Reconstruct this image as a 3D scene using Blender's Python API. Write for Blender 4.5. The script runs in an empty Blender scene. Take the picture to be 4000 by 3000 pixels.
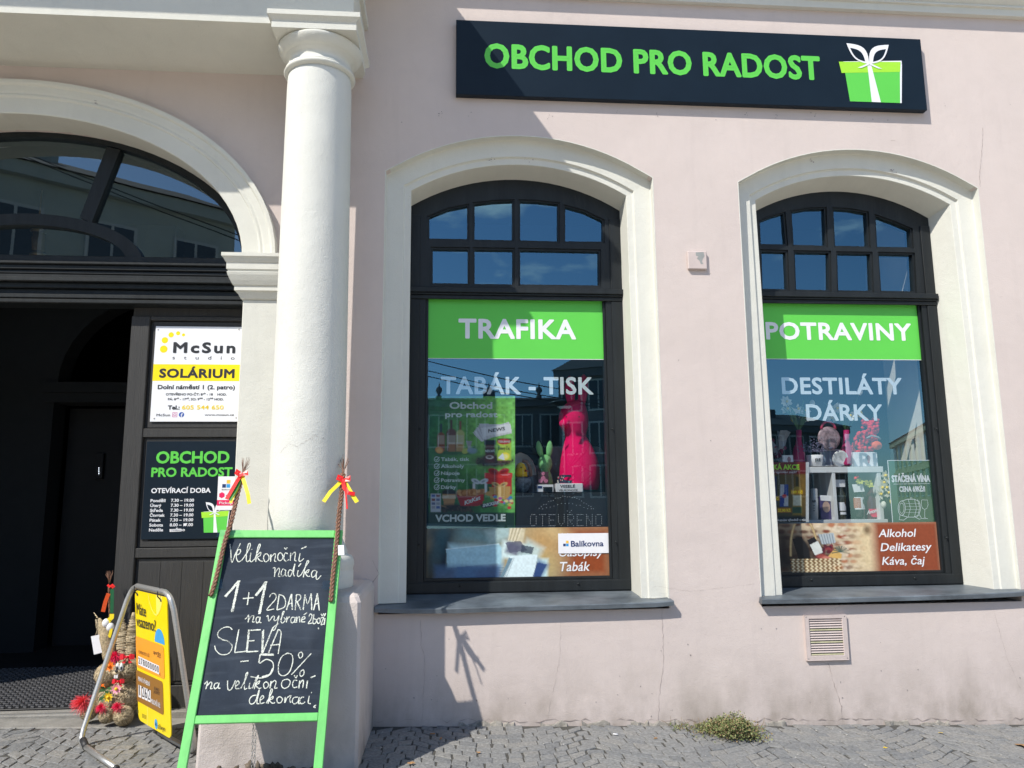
import bpy, math, random
import numpy as np
from mathutils import Vector, Matrix
from mathutils.geometry import tessellate_polygon
random.seed(7); RNG = np.random.default_rng(7)
SC = bpy.context.scene; COL = SC.collection
R = math.radians
# ------------------------------------------------------------------ camera
CAM = np.array([0.0, -5.5, 1.55]); FPX = 3000.0
TILT, YAW, ROLL = 0.15298, 0.08167, -0.008576
def _axes():
    cy, sy, ct, st = math.cos(YAW), math.sin(YAW), math.cos(TILT), math.sin(TILT)
    f = np.array([sy*ct, cy*ct, st]); r = np.array([cy, -sy, 0]); u = np.cross(r, f)
    c, s = math.cos(ROLL), math.sin(ROLL)
    return c*r+s*u, -s*r+c*u, f
AR, AU, AF = _axes()
cd = bpy.data.cameras.new('camera'); cam = bpy.data.objects.new('camera', cd); COL.objects.link(cam)
cd.sensor_width = 36; cd.lens = 27.0; cd.clip_start = .05; cd.clip_end = 600
M4 = Matrix([[AR[i], AU[i], -AF[i], CAM[i]] for i in range(3)] + [[0, 0, 0, 1]])
cam.matrix_world = M4; SC.camera = cam
# ------------------------------------------------------------------ world, sun, exposure
SUN = Vector((1.12, 1.0, -1.60)).normalized()          # direction light travels
EL = math.asin(-SUN.z); AZ = math.atan2(-SUN.x, -SUN.y)  # azimuth of the sun, from +y towards +x
w = bpy.data.worlds.new('World'); SC.world = w; w.use_nodes = True
nt = w.node_tree; nt.nodes.clear(); N = nt.nodes; LK = nt.links
sky = N.new('ShaderNodeTexSky'); sky.sky_type = 'NISHITA'; sky.sun_disc = False
sky.sun_elevation = EL; sky.sun_rotation = AZ
sky.air_density = 1.0; sky.dust_density = .2; sky.ozone_density = 2.6
tc = N.new('ShaderNodeTexCoord'); mp = N.new('ShaderNodeMapping'); mp.inputs['Scale'].default_value = (1.2, 1.2, 3.2)
mp.inputs['Location'].default_value = (.35, .1, .2)
no = N.new('ShaderNodeTexNoise'); no.inputs['Scale'].default_value = 5.5; no.inputs['Detail'].default_value = 9; no.inputs['Roughness'].default_value = .58
rp = N.new('ShaderNodeValToRGB'); rp.color_ramp.elements[0].position = .60; rp.color_ramp.elements[1].position = .76
mx = N.new('ShaderNodeMix'); mx.data_type = 'RGBA'; mx.inputs[7].default_value = (7.5, 7.8, 8.2, 1)
bg = N.new('ShaderNodeBackground'); out = N.new('ShaderNodeOutputWorld')
geo = N.new('ShaderNodeTexCoord'); dp = N.new('ShaderNodeVectorMath'); dp.operation = 'DOT_PRODUCT'; dp.inputs[1].default_value = Vector((.06, -.925, .375)).normalized()
nrm = N.new('ShaderNodeVectorMath'); nrm.operation = 'NORMALIZE'; LK.new(geo.outputs['Generated'], nrm.inputs[0]); LK.new(nrm.outputs[0], dp.inputs[0])
cb = N.new('ShaderNodeMapRange'); cb.inputs[1].default_value = .982; cb.inputs[2].default_value = .998; cb.inputs[3].default_value = 0; cb.inputs[4].default_value = .15; LK.new(dp.outputs['Value'], cb.inputs[0])
ca = N.new('ShaderNodeMath'); ca.operation = 'ADD'; LK.new(cb.outputs[0], ca.inputs[0])
LK.new(tc.outputs['Generated'], mp.inputs[0]); LK.new(mp.outputs[0], no.inputs['Vector']); LK.new(no.outputs[0], ca.inputs[1]); LK.new(ca.outputs[0], rp.inputs[0])
LK.new(rp.outputs[0], mx.inputs[0]); hs = N.new('ShaderNodeHueSaturation'); hs.inputs['Saturation'].default_value = 1.0; LK.new(sky.outputs[0], hs.inputs['Color']); LK.new(hs.outputs[0], mx.inputs[6]); LK.new(mx.outputs[2], bg.inputs[0]); LK.new(bg.outputs[0], out.inputs[0])
bg.inputs[1].default_value = .108
sl = bpy.data.lights.new('sun', 'SUN'); sl.energy = 3.1; sl.angle = R(.53); sl.color = (1, .95, .86)
so = bpy.data.objects.new('sun', sl); COL.objects.link(so); so.rotation_euler = SUN.to_track_quat('-Z', 'Y').to_euler(); so.location = (-8, -8, 14)
SC.view_settings.view_transform = 'Standard'; SC.view_settings.look = 'None'; SC.view_settings.exposure = .77; SC.view_settings.gamma = 1
SC.view_settings.use_curve_mapping = False
SC.cycles.max_bounces = 8; SC.cycles.transparent_max_bounces = 16; SC.cycles.caustics_reflective = False; SC.cycles.caustics_refractive = False
try: SC.cycles.use_denoising = True
except Exception: pass

# ------------------------------------------------------------------ measuring: a photo pixel (4000 x 3000) seen on a known plane
def ray(px, py): return (px-2000)/FPX*AR-(py-1500)/FPX*AU+AF
def at(px, py, y=0.0):
    d = ray(px, py); t = (y-CAM[1])/d[1]; return Vector(CAM+t*d)
def atz(px, py, z):
    d = ray(px, py); t = (z-CAM[2])/d[2]; return Vector(CAM+t*d)
def atd(px, py, dep): return Vector(CAM+dep*ray(px, py))
def onpl(px, py, p0, n):
    d = Vector(ray(px, py)); c = Vector(CAM); t = (Vector(p0)-c).dot(n)/d.dot(n); return c+t*d
def gz(x): return .063-.0273*x                      # the street falls to the right

# ------------------------------------------------------------------ materials
def lin(v): v /= 255.; return v/12.92 if v <= .04045 else ((v+.055)/1.055)**2.4
def c3(r, g, b): return (lin(r), lin(g), lin(b))
MATS = {}
def mat(name, col, rough=.6, var=.08, scale=9, bump=0., bscale=60, metal=0., spec=.5, stretch=None, coat=0., trans=0.):
    if name in MATS: return MATS[name]
    m = bpy.data.materials.new(name); m.use_nodes = True; MATS[name] = m
    t = m.node_tree; n = t.nodes; l = t.links; b = n['Principled BSDF']
    b.inputs['Roughness'].default_value = rough; b.inputs['Metallic'].default_value = metal
    b.inputs['Specular IOR Level'].default_value = spec
    if coat: b.inputs['Coat Weight'].default_value = coat
    b.inputs['Base Color'].default_value = (*col, 1)
    tcn = n.new('ShaderNodeTexCoord'); vec = tcn.outputs['Object']
    if stretch:
        mm = n.new('ShaderNodeMapping'); mm.inputs['Scale'].default_value = stretch; l.new(vec, mm.inputs[0]); vec = mm.outputs[0]
    if var:
        nz = n.new('ShaderNodeTexNoise'); nz.inputs['Scale'].default_value = scale; nz.inputs['Detail'].default_value = 6; nz.inputs['Roughness'].default_value = .65
        l.new(vec, nz.inputs['Vector'])
        rr = n.new('ShaderNodeMapRange'); rr.inputs[1].default_value = .3; rr.inputs[2].default_value = .7; rr.inputs[3].default_value = 1-var; rr.inputs[4].default_value = 1+var
        l.new(nz.outputs[0], rr.inputs[0])
        mu = n.new('ShaderNodeVectorMath'); mu.operation = 'SCALE'; mu.inputs[0].default_value = col; l.new(rr.outputs[0], mu.inputs['Scale'])
        l.new(mu.outputs[0], b.inputs['Base Color'])
    if bump:
        nb = n.new('ShaderNodeTexNoise'); nb.inputs['Scale'].default_value = bscale; nb.inputs['Detail'].default_value = 4; l.new(vec, nb.inputs['Vector'])
        bp = n.new('ShaderNodeBump'); bp.inputs['Strength'].default_value = bump; bp.inputs['Distance'].default_value = .01
        l.new(nb.outputs[0], bp.inputs['Height']); l.new(bp.outputs[0], b.inputs['Normal'])
    return m
def attr_mat(name, rough=.5, spec=.3):
    m = bpy.data.materials.new(name); m.use_nodes = True; t = m.node_tree; b = t.nodes['Principled BSDF']
    a = t.nodes.new('ShaderNodeAttribute'); a.attribute_name = 'Col'; t.links.new(a.outputs['Color'], b.inputs['Base Color'])
    b.inputs['Roughness'].default_value = rough; b.inputs['Specular IOR Level'].default_value = spec
    MATS[name] = m; return m
def glass_mat(name, refl=.11, tint=(.93, .96, .97), coat=(.36, .68, .88)):
    m = bpy.data.materials.new(name); m.use_nodes = True; t = m.node_tree; n = t.nodes; l = t.links; n.clear()
    o = n.new('ShaderNodeOutputMaterial'); tr = n.new('ShaderNodeBsdfTransparent'); tr.inputs[0].default_value = (*tint, 1)
    gl = n.new('ShaderNodeBsdfGlossy'); gl.inputs['Roughness'].default_value = 0.0; gl.inputs[0].default_value = (*coat, 1)
    lw = n.new('ShaderNodeLayerWeight'); lw.inputs[0].default_value = .5; fr = n.new('ShaderNodeMath'); fr.operation = 'POWER'; fr.inputs[1].default_value = 4.5; l.new(lw.outputs['Facing'], fr.inputs[0])
    ad = n.new('ShaderNodeMath'); ad.operation = 'MULTIPLY_ADD'; ad.inputs[1].default_value = 1-refl; ad.inputs[2].default_value = refl
    nz = n.new('ShaderNodeTexNoise'); nz.inputs['Scale'].default_value = 2.2; nz.inputs['Detail'].default_value = 1
    tcn = n.new('ShaderNodeTexCoord'); l.new(tcn.outputs['Object'], nz.inputs['Vector'])
    bp = n.new('ShaderNodeBump'); bp.inputs['Strength'].default_value = .06; bp.inputs['Distance'].default_value = .004; l.new(nz.outputs[0], bp.inputs['Height'])
    l.new(bp.outputs[0], gl.inputs['Normal'])
    mi = n.new('ShaderNodeMixShader'); l.new(fr.outputs[0], ad.inputs[0]); l.new(ad.outputs[0], mi.inputs[0]); l.new(tr.outputs[0], mi.inputs[1]); l.new(gl.outputs[0], mi.inputs[2]); l.new(mi.outputs[0], o.inputs[0])
    MATS[name] = m; return m
def emit_mat(name, col, s):
    m = bpy.data.materials.new(name); m.use_nodes = True; b = m.node_tree.nodes['Principled BSDF']
    b.inputs['Base Color'].default_value = (*col, 1); b.inputs['Emission Color'].default_value = (*col, 1); b.inputs['Emission Strength'].default_value = s
    MATS[name] = m; return m

def plaster(name, col, dirt=None, dirtz=None, dirt2=.0, bump=.24):
    """painted render: trowel unevenness, fine grain, patchy tone; splash dirt and grime near the pavement"""
    m = mat(name, col, rough=.85, var=.045, scale=1.7, spec=.2)
    t = m.node_tree; n = t.nodes; l = t.links; b = n['Principled BSDF']
    src = b.inputs['Base Color'].links[0].from_socket
    tcn = n.new('ShaderNodeTexCoord'); vec = tcn.outputs['Object']
    def noise(sc, det=5, mapping=None):
        q = n.new('ShaderNodeTexNoise'); q.inputs['Scale'].default_value = sc; q.inputs['Detail'].default_value = det; q.inputs['Roughness'].default_value = .6
        if mapping:
            mm = n.new('ShaderNodeMapping'); mm.inputs['Scale'].default_value = mapping; l.new(vec, mm.inputs[0]); l.new(mm.outputs[0], q.inputs['Vector'])
        else: l.new(vec, q.inputs['Vector'])
        return q.outputs[0]
    def mixc(fac, a, colr):
        q = n.new('ShaderNodeMix'); q.data_type = 'RGBA'; l.new(fac, q.inputs[0]); l.new(a, q.inputs[6]); q.inputs[7].default_value = (*colr, 1); return q.outputs[2]
    def rng(sock, a, b_, c, d):
        q = n.new('ShaderNodeMapRange'); q.inputs[1].default_value = a; q.inputs[2].default_value = b_; q.inputs[3].default_value = c; q.inputs[4].default_value = d; l.new(sock, q.inputs[0]); return q.outputs[0]
    def mul(a, b_):
        q = n.new('ShaderNodeMath'); q.operation = 'MULTIPLY'; l.new(a, q.inputs[0])
        if isinstance(b_, float): q.inputs[1].default_value = b_
        else: l.new(b_, q.inputs[1])
        return q.outputs[0]
    # faint rain streaks and specks
    pt = rng(noise(.9, 3), .45, .62, 0, .10); src = mixc(pt, src, tuple(x*y for x, y in zip(col, (1.02, 1.03, .99)))); st = rng(noise(3, 6, (3.5, 1, .35)), .54, .8, 0, .2); src = mixc(st, src, tuple(.72*x for x in col))
    sp = rng(noise(46, 2), .74, .8, 0, .45); src = mixc(sp, src, tuple(.45*x for x in col))
    if dirtz:
        sep = n.new('ShaderNodeSeparateXYZ'); l.new(vec, sep.inputs[0])
        h = rng(sep.outputs[2], dirtz[0], dirtz[1], 1, 0); p = n.new('ShaderNodeMath'); p.operation = 'POWER'; p.inputs[1].default_value = 1.6; l.new(h, p.inputs[0])
        f = mul(p.outputs[0], rng(noise(5, 8, (1, 1, .6)), .36, .68, .1, 1.0)); src = mixc(mul(f, dirt2), src, dirt)
    l.new(src, b.inputs['Base Color'])
    ad = n.new('ShaderNodeMath'); ad.operation = 'MULTIPLY_ADD'; ad.inputs[1].default_value = .35
    l.new(noise(130, 3), ad.inputs[0]); l.new(noise(7, 5), ad.inputs[2])
    bp = n.new('ShaderNodeBump'); bp.inputs['Strength'].default_value = bump; bp.inputs['Distance'].default_value = .02
    l.new(ad.outputs[0], bp.inputs['Height']); l.new(bp.outputs[0], b.inputs['Normal'])
    return m
PINK = plaster('pink_plaster', (.635, .55, .515), (.30, .255, .215), (.02, .62), .85)
CREAM = plaster('cream_plaster', (.68, .675, .615), (.42, .39, .34), (.0, .9), .3, bump=.3)
COLM = plaster('column_plaster', (.69, .69, .645), (.42, .39, .34), (.0, .8), .3, bump=.34)
PEDM = plaster('pedestal_plaster', (.62, .55, .52), (.20, .175, .15), (.05, .55), .9, bump=.5)
DARK = mat('dark_green_black_paint', (.0125, .0155, .0175), rough=.5, var=.3, scale=14, bump=.25, bscale=30, stretch=(1, 1, .12), spec=.35)
WOOD = mat('weathered_black_wood', (.034, .033, .032), rough=.6, var=.2, scale=18, bump=.4, bscale=40, stretch=(6, 6, .25))
WORN = mat('worn_brown_wood', (.06, .04, .032), rough=.7, var=.4, scale=20)
SILLM = mat('sill_sheet_metal', (.15, .175, .20), rough=.45, var=.45, scale=5, bump=.1, bscale=9, metal=.35, stretch=(.6, 1, 1))
GLASS = glass_mat('window_glass', .24)
FGLASS = glass_mat('fanlight_glass', .22, (.80, .86, .88), (.60, .76, .84))
GREEN = mat('green_vinyl', c3(98, 203, 80), rough=.4, var=.03, scale=1.5, spec=.35)
LIME = mat('lime_vinyl', c3(165, 225, 55), rough=.4, var=0)
WHITE = mat('white_vinyl', (.82, .83, .87), rough=.45, var=.02)
PAPER = mat('white_paper', (.80, .80, .83), rough=.6, var=.03)
NAVY = mat('black_sign_face', (.0085, .0165, .027), rough=.38, var=.12, scale=3, spec=.18)
BLACK = mat('black_print', (.018, .02, .026), rough=.5, var=0)
YEL = mat('yellow_print', c3(250, 222, 10), rough=.4, var=.02)
STEEL = mat('brushed_steel', (.52, .51, .49), rough=.40, var=.12, scale=30, metal=.75, stretch=(1, 1, 8))
BLACKP = mat('black_rubber', (.02, .02, .022), rough=.55, var=.15)
PRINT = attr_mat('printed_picture', .45, .3)

# ------------------------------------------------------------------ mesh building
class MB:
    def __init__(s): s.v = []; s.f = []; s.mi = []; s.ms = []; s.cur = 0; s.smooth = set(); s.col = None
    def m(s, material):
        if material not in s.ms: s.ms.append(material)
        s.cur = s.ms.index(material); return s
    def face(s, idx, smooth=False):
        s.f.append(tuple(idx)); s.mi.append(s.cur)
        if smooth: s.smooth.add(len(s.f)-1)
    def add(s, pts): b = len(s.v); s.v.extend(tuple(p) for p in pts); return b
    def poly(s, pts): b = s.add(pts); s.face(range(b, b+len(pts))); return s
    def box(s, x0, x1, y0, y1, z0, z1, mtx=None, bev=0.):
        if bev: return s.bbox(x0, x1, y0, y1, z0, z1, bev, mtx)
        p = [Vector((x, y, z)) for z in (z0, z1) for y in (y0, y1) for x in (x0, x1)]
        if mtx is not None: p = [mtx @ q for q in p]
        b = s.add(p)
        for q in ((0, 2, 3, 1), (4, 5, 7, 6), (0, 1, 5, 4), (2, 6, 7, 3), (0, 4, 6, 2), (1, 3, 7, 5)): s.face([b+i for i in q])
        return s
    def bbox(s, x0, x1, y0, y1, z0, z1, e, mtx=None):
        """box with chamfered edges"""
        lo = (x0, y0, z0); hi = (x1, y1, z1); V_ = {}
        for sx in (0, 1):
            for sy in (0, 1):
                for sz in (0, 1):
                    sg = (sx, sy, sz)
                    for ax in range(3):
                        p = [0, 0, 0]
                        for k in range(3):
                            q = hi[k] if sg[k] else lo[k]
                            if k != ax: q += -e if sg[k] else e
                            p[k] = q
                        p = Vector(p); V_[(sg, ax)] = s.add([mtx @ p if mtx is not None else p])
        for ax in range(3):
            o = [k for k in range(3) if k != ax]
            for sd in (0, 1):
                c = []
                for a, b in ((0, 0), (1, 0), (1, 1), (0, 1)):
                    sg = [0, 0, 0]; sg[ax] = sd; sg[o[0]] = a; sg[o[1]] = b; c.append(V_[(tuple(sg), ax)])
                s.face(c)
            for a in (0, 1):
                for b in (0, 1):
                    s0 = [0, 0, 0]; s0[o[0]] = a; s0[o[1]] = b; s1 = list(s0); s1[ax] = 1
                    s.face([V_[(tuple(s0), o[0])], V_[(tuple(s0), o[1])], V_[(tuple(s1), o[1])], V_[(tuple(s1), o[0])]])
        for sx in (0, 1):
            for sy in (0, 1):
                for sz in (0, 1): s.face([V_[((sx, sy, sz), k)] for k in range(3)])
        return s
    def plate(s, outer, holes, y0, y1):
        """flat board in the xz plane with holes, from y0 (front) to y1"""
        loops = [outer]+list(holes); vs = [[Vector((p[0], p[1], 0)) for p in lp] for lp in loops]
        tri = tessellate_polygon(vs); flat = [p for lp in loops for p in lp]
        b0 = s.add([(p[0], y0, p[1]) for p in flat]); b1 = s.add([(p[0], y1, p[1]) for p in flat])
        for t in tri: s.face([b0+i for i in t]); s.face([b1+i for i in reversed(t)])
        k = 0
        for lp in loops:
            n = len(lp)
            for i in range(n): a, b = k+i, k+(i+1) % n; s.face([b0+a, b0+b, b1+b, b1+a])
            k += n
        return s
    def tube(s, pts, r, n=8, closed=False, cap=True):
        pts = [Vector(p) for p in pts]; rs = r if isinstance(r, (list, tuple)) else [r]*len(pts); L = len(pts)
        up = None; rings = []
        for i, p in enumerate(pts):
            a = pts[i-1] if (i > 0 or closed) else pts[0]; b = pts[(i+1) % L] if (i < L-1 or closed) else pts[-1]
            t = (b-a).normalized() if (b-a).length > 1e-9 else Vector((0, 0, 1))
            if up is None: up = Vector((0, 0, 1)) if abs(t.z) < .9 else Vector((1, 0, 0))
            x = up-t*up.dot(t); x = x.normalized() if x.length > 1e-6 else t.orthogonal().normalized(); up = x; y = t.cross(x)
            rings.append(s.add([p+rs[i]*(math.cos(q)*x+math.sin(q)*y) for q in (2*math.pi*j/n for j in range(n))]))
        for i in range(L if closed else L-1):
            a, b = rings[i], rings[(i+1) % L]
            for j in range(n): s.face([a+j, a+(j+1) % n, b+(j+1) % n, b+j], True)
        if cap and not closed: s.face(list(range(rings[0], rings[0]+n))[::-1]); s.face(range(rings[-1], rings[-1]+n))
        return s
    def lathe(s, prof, cx, cy, n=40, sq=1.0, ang=0.):
        """profile of (r, z) turned about a vertical axis"""
        rings = [s.add([(cx+r*math.cos(2*math.pi*j/n+ang), cy+r*sq*math.sin(2*math.pi*j/n+ang), z) for j in range(n)]) for r, z in prof]
        for a, b in zip(rings, rings[1:]):
            for j in range(n): s.face([a+j, a+(j+1) % n, b+(j+1) % n, b+j], True)
        s.face(list(range(rings[0], rings[0]+n))[::-1]); s.face(range(rings[-1], rings[-1]+n)); return s
    def ell(s, c, r, rot=None, n=18, k=12, noise=0., seed=0):
        rg = random.Random(seed); c = Vector(c); rr = (r, r, r) if isinstance(r, (int, float)) else r; rows = []
        for i in range(k+1):
            th = math.pi*i/k; row = []
            for j in range(n if 0 < i < k else 1):
                ph = 2*math.pi*j/n; d = Vector((math.sin(th)*math.cos(ph)*rr[0], math.sin(th)*math.sin(ph)*rr[1], math.cos(th)*rr[2]))*(1+noise*(rg.random()-.5))
                row.append(c+(rot @ d if rot is not None else d))
            rows.append((s.add(row), len(row)))
        for (a, na), (b, nb) in zip(rows, rows[1:]):
            for j in range(n):
                j2 = (j+1) % n
                if na == 1: s.face([a, b+j, b+j2], True)
                elif nb == 1: s.face([a+j, b, a+j2], True)
                else: s.face([a+j, b+j, b+j2, a+j2], True)
        return s
    def strip(s, pts, w, nrm, j=0.):
        """flat ribbon along pts, width w (number or list), lying across nrm; j lifts it steadily so crossings never share a plane"""
        pts = [Vector(p) for p in pts]; nrm = Vector(nrm).normalized(); L = len(pts); base = []
        for i, p in enumerate(pts):
            t = (pts[min(i+1, L-1)]-pts[max(i-1, 0)]); x = t.cross(nrm); x = x.normalized() if x.length > 1e-9 else Vector((1, 0, 0))
            ww = (w[i] if isinstance(w, (list, tuple)) else w)/2
            base.append(s.add([p-x*ww+nrm*(j*i), p+x*ww+nrm*(j*i)]))
        for a, b in zip(base, base[1:]): s.face([a, a+1, b+1, b])
        return s
    def text(s, body, O, ux, uz, width=None, cap=None, bold=0., shear=0., lift=0., font_w=1., align='L', spacing=1.):
        """lettering fitted to width x cap height; O is the baseline start, ux and uz unit axes"""
        c = bpy.data.curves.new('lettering', 'FONT'); c.body = body; c.resolution_u = 3; c.shear = shear; c.space_character = spacing
        o = bpy.data.objects.new('lettering', c); COL.objects.link(o); dg = bpy.context.evaluated_depsgraph_get(); dg.update()
        me = bpy.data.meshes.new_from_object(o.evaluated_get(dg)); bpy.data.objects.remove(o); bpy.data.curves.remove(c)
        co = [v.co.copy() for v in me.vertices]
        if not co: return s
        x0 = min(v.x for v in co); x1 = max(v.x for v in co); CAPH = .70
        sz = (cap/CAPH) if cap else width/(x1-x0); sx = (width/(x1-x0)) if width else sz*font_w
        O = Vector(O); ux = Vector(ux); uz = Vector(uz); nr = uz.cross(ux)*-1 if False else ux.cross(uz)
        off = {'L': x0, 'C': (x0+x1)/2, 'R': x1}[align]
        def P(x, y, k): return O+ux*((x-off)*sx)+uz*(y*sz)+nr*(lift+k)
        b = s.add([P(v.x, v.y, 0) for v in co])
        for p in me.polygons: s.face([b+i for i in p.vertices])
        if bold:
            cnt = {}
            for p in me.polygons:
                vs = list(p.vertices)
                for i in range(len(vs)):
                    e = tuple(sorted((vs[i], vs[(i+1) % len(vs)]))); cnt[e] = cnt.get(e, 0)+1
            hw = bold*sz; k = 0
            for (i, j), q in cnt.items():
                if q != 1: continue
                k += 1; dz = .00005+.00004*(k % 23)
                a = P(co[i].x, co[i].y, dz); d = P(co[j].x, co[j].y, dz); t = d-a
                if t.length < 1e-7: continue
                t.normalize(); nn = t.cross(nr)*hw; e = t*hw*.75
                q = s.add([a-nn-e*.0, a-nn*.7-e, a+nn*.7-e, a+nn, d+nn, d+nn*.7+e, d-nn*.7+e, d-nn]); s.face(range(q, q+8))
        bpy.data.meshes.remove(me); return s
    def build(s, name, material=None, parent=None, bevel=0., origin=None):
        me = bpy.data.meshes.new(name); O = Vector(origin) if origin is not None else Vector((0, 0, 0))
        me.from_pydata([tuple(Vector(v)-O) for v in s.v], [], s.f)
        if material is not None: me.materials.append(material)
        else:
            for q in s.ms: me.materials.append(q)
            me.polygons.foreach_set('material_index', s.mi)
        if s.smooth: me.polygons.foreach_set('use_smooth', [i in s.smooth for i in range(len(s.f))])
        if s.col is not None:
            a = me.color_attributes.new('Col', 'FLOAT_COLOR', 'POINT'); a.data.foreach_set('color', np.asarray(s.col, dtype=np.float32).ravel())
        me.update(); o = bpy.data.objects.new(name, me); COL.objects.link(o)
        if origin is not None: o.location = O
        if parent is not None:
            o.parent = parent; o.location = O-parent_loc(parent)
        if bevel:
            bm = o.modifiers.new('edge', 'BEVEL'); bm.width = bevel; bm.segments = 1; bm.limit_method = 'ANGLE'
        return o
def parent_loc(o):
    p = Vector(o.location)
    while o.parent is not None: o = o.parent; p += Vector(o.location)
    return p
def tag(o, label, cat, group=None):
    o['label'] = label; o['category'] = cat
    if group: o['group'] = group
    return o
def thing(name, label, cat, loc=(0, 0, 0), group=None):
    o = bpy.data.objects.new(name, None); COL.objects.link(o); o.location = loc; o.empty_display_size = .1; return tag(o, label, cat, group)
def struct(o, kind='structure'): o['kind'] = kind; return o
X_, Z_ = Vector((1, 0, 0)), Vector((0, 0, 1))
def wtext(mb, body, pxl, pxr, pyb, pyt, y, **k):
    """lettering on a wall-parallel plane, measured from photo pixels: left, right, baseline, cap top"""
    a = at(pxl, pyb, y); b = at(pxr, pyb, y); t = at((pxl+pxr)/2, pyt, y)
    al = k.pop('fit', True)
    return mb.text(body, (a.x, y, (a.z+b.z)/2), X_, Z_, width=(b.x-a.x) if al else None, cap=t.z-(a.z+b.z)/2, **k)

class Pic:
    """a printed picture: a fine grid on a plane whose points carry the printed colour; painted in photo pixels"""
    def __init__(s, x0, y0, x1, y1, step, base, fn):
        s.X, s.Y = np.meshgrid(np.linspace(x0, x1, int((x1-x0)/step)+1), np.linspace(y0, y1, int((y1-y0)/step)+1))
        s.C = np.ones(s.X.shape+(3,))*np.array(c3(*base)); s.fn = fn; s.b = (x0, y0, x1, y1)
    def _p(s, a, col): s.C = s.C*(1-a[..., None])+np.array(c3(*col))*a[..., None]; return s
    def rect(s, x0, y0, x1, y1, col, soft=1.5, al=1., ang=0.):
        cx, cy = (x0+x1)/2, (y0+y1)/2; ca, sa = math.cos(ang), math.sin(ang)
        u = (s.X-cx)*ca+(s.Y-cy)*sa; v = -(s.X-cx)*sa+(s.Y-cy)*ca
        d = np.maximum(abs(u)-(x1-x0)/2, abs(v)-(y1-y0)/2); return s._p(al*np.clip(.5-d/(2*soft), 0, 1), col)
    def ell(s, cx, cy, rx, ry, col, soft=.06, al=1., ang=0.):
        ca, sa = math.cos(ang), math.sin(ang); u = (s.X-cx)*ca+(s.Y-cy)*sa; v = -(s.X-cx)*sa+(s.Y-cy)*ca
        d = np.sqrt((u/rx)**2+(v/ry)**2)-1; return s._p(al*np.clip(.5-d/(2*soft), 0, 1), col)
    def poly(s, pts, col, al=1.):
        ins = np.zeros(s.X.shape, bool); n = len(pts)
        for i in range(n):
            (x0, y0), (x1, y1) = pts[i], pts[(i+1) % n]
            if y0 == y1: continue
            cnd = ((y0 > s.Y) != (y1 > s.Y)) & (s.X < (x1-x0)*(s.Y-y0)/(y1-y0)+x0); ins ^= cnd
        return s._p(al*ins.astype(float), col)
    def line(s, pts, w, col, al=1., soft=1.2):
        for (x0, y0), (x1, y1) in zip(pts, pts[1:]):
            L2 = (x1-x0)**2+(y1-y0)**2+1e-9; t = np.clip(((s.X-x0)*(x1-x0)+(s.Y-y0)*(y1-y0))/L2, 0, 1)
            d = np.hypot(s.X-x0-t*(x1-x0), s.Y-y0-t*(y1-y0)); s._p(al*np.clip(.5-(d-w/2)/(2*soft), 0, 1), col)
        return s
    def noise(s, amt, cell, seed=1):
        rg = np.random.default_rng(seed); h, w_ = s.X.shape; x0, y0, x1, y1 = s.b
        gx, gy = int((x1-x0)/cell)+3, int((y1-y0)/cell)+3; g = rg.random((gy, gx))-.5
        u = (s.X-x0)/cell; v = (s.Y-y0)/cell; i = u.astype(int); j = v.astype(int); fu = u-i; fv = v-j; fu = fu*fu*(3-2*fu); fv = fv*fv*(3-2*fv)
        q = (g[j, i]*(1-fu)+g[j, i+1]*fu)*(1-fv)+(g[j+1, i]*(1-fu)+g[j+1, i+1]*fu)*fv
        s.C = np.clip(s.C*(1+2*amt*q[..., None]), 0, 1); return s
    def build(s, name, parent=None, extra=None):
        mb = MB().m(PRINT); h, w_ = s.X.shape
        mb.v = [tuple(s.fn(x, y)) for x, y in zip(s.X.ravel(), s.Y.ravel())]
        for j in range(h-1):
            for i in range(w_-1): a = j*w_+i; mb.face((a, a+w_, a+w_+1, a+1))
        mb.col = np.concatenate([s.C.reshape(-1, 3), np.ones((h*w_, 1))], 1); return mb.build(name, None, parent)
def smooth_pts(pts, n=5):
    """Catmull-Rom through pts"""
    if len(pts) < 3: return pts
    P = [np.array(p, float) for p in pts]; P = [2*P[0]-P[1]]+P+[2*P[-1]-P[-2]]; out = []
    for i in range(1, len(P)-2):
        for k in range(n):
            t = k/n; a, b, c, d = P[i-1:i+3]
            out.append(.5*((2*b)+(c-a)*t+(2*a-5*b+4*c-d)*t*t+(3*b-a-3*c+d)*t**3))
    out.append(P[-2]); return [tuple(o) for o in out]
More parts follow.
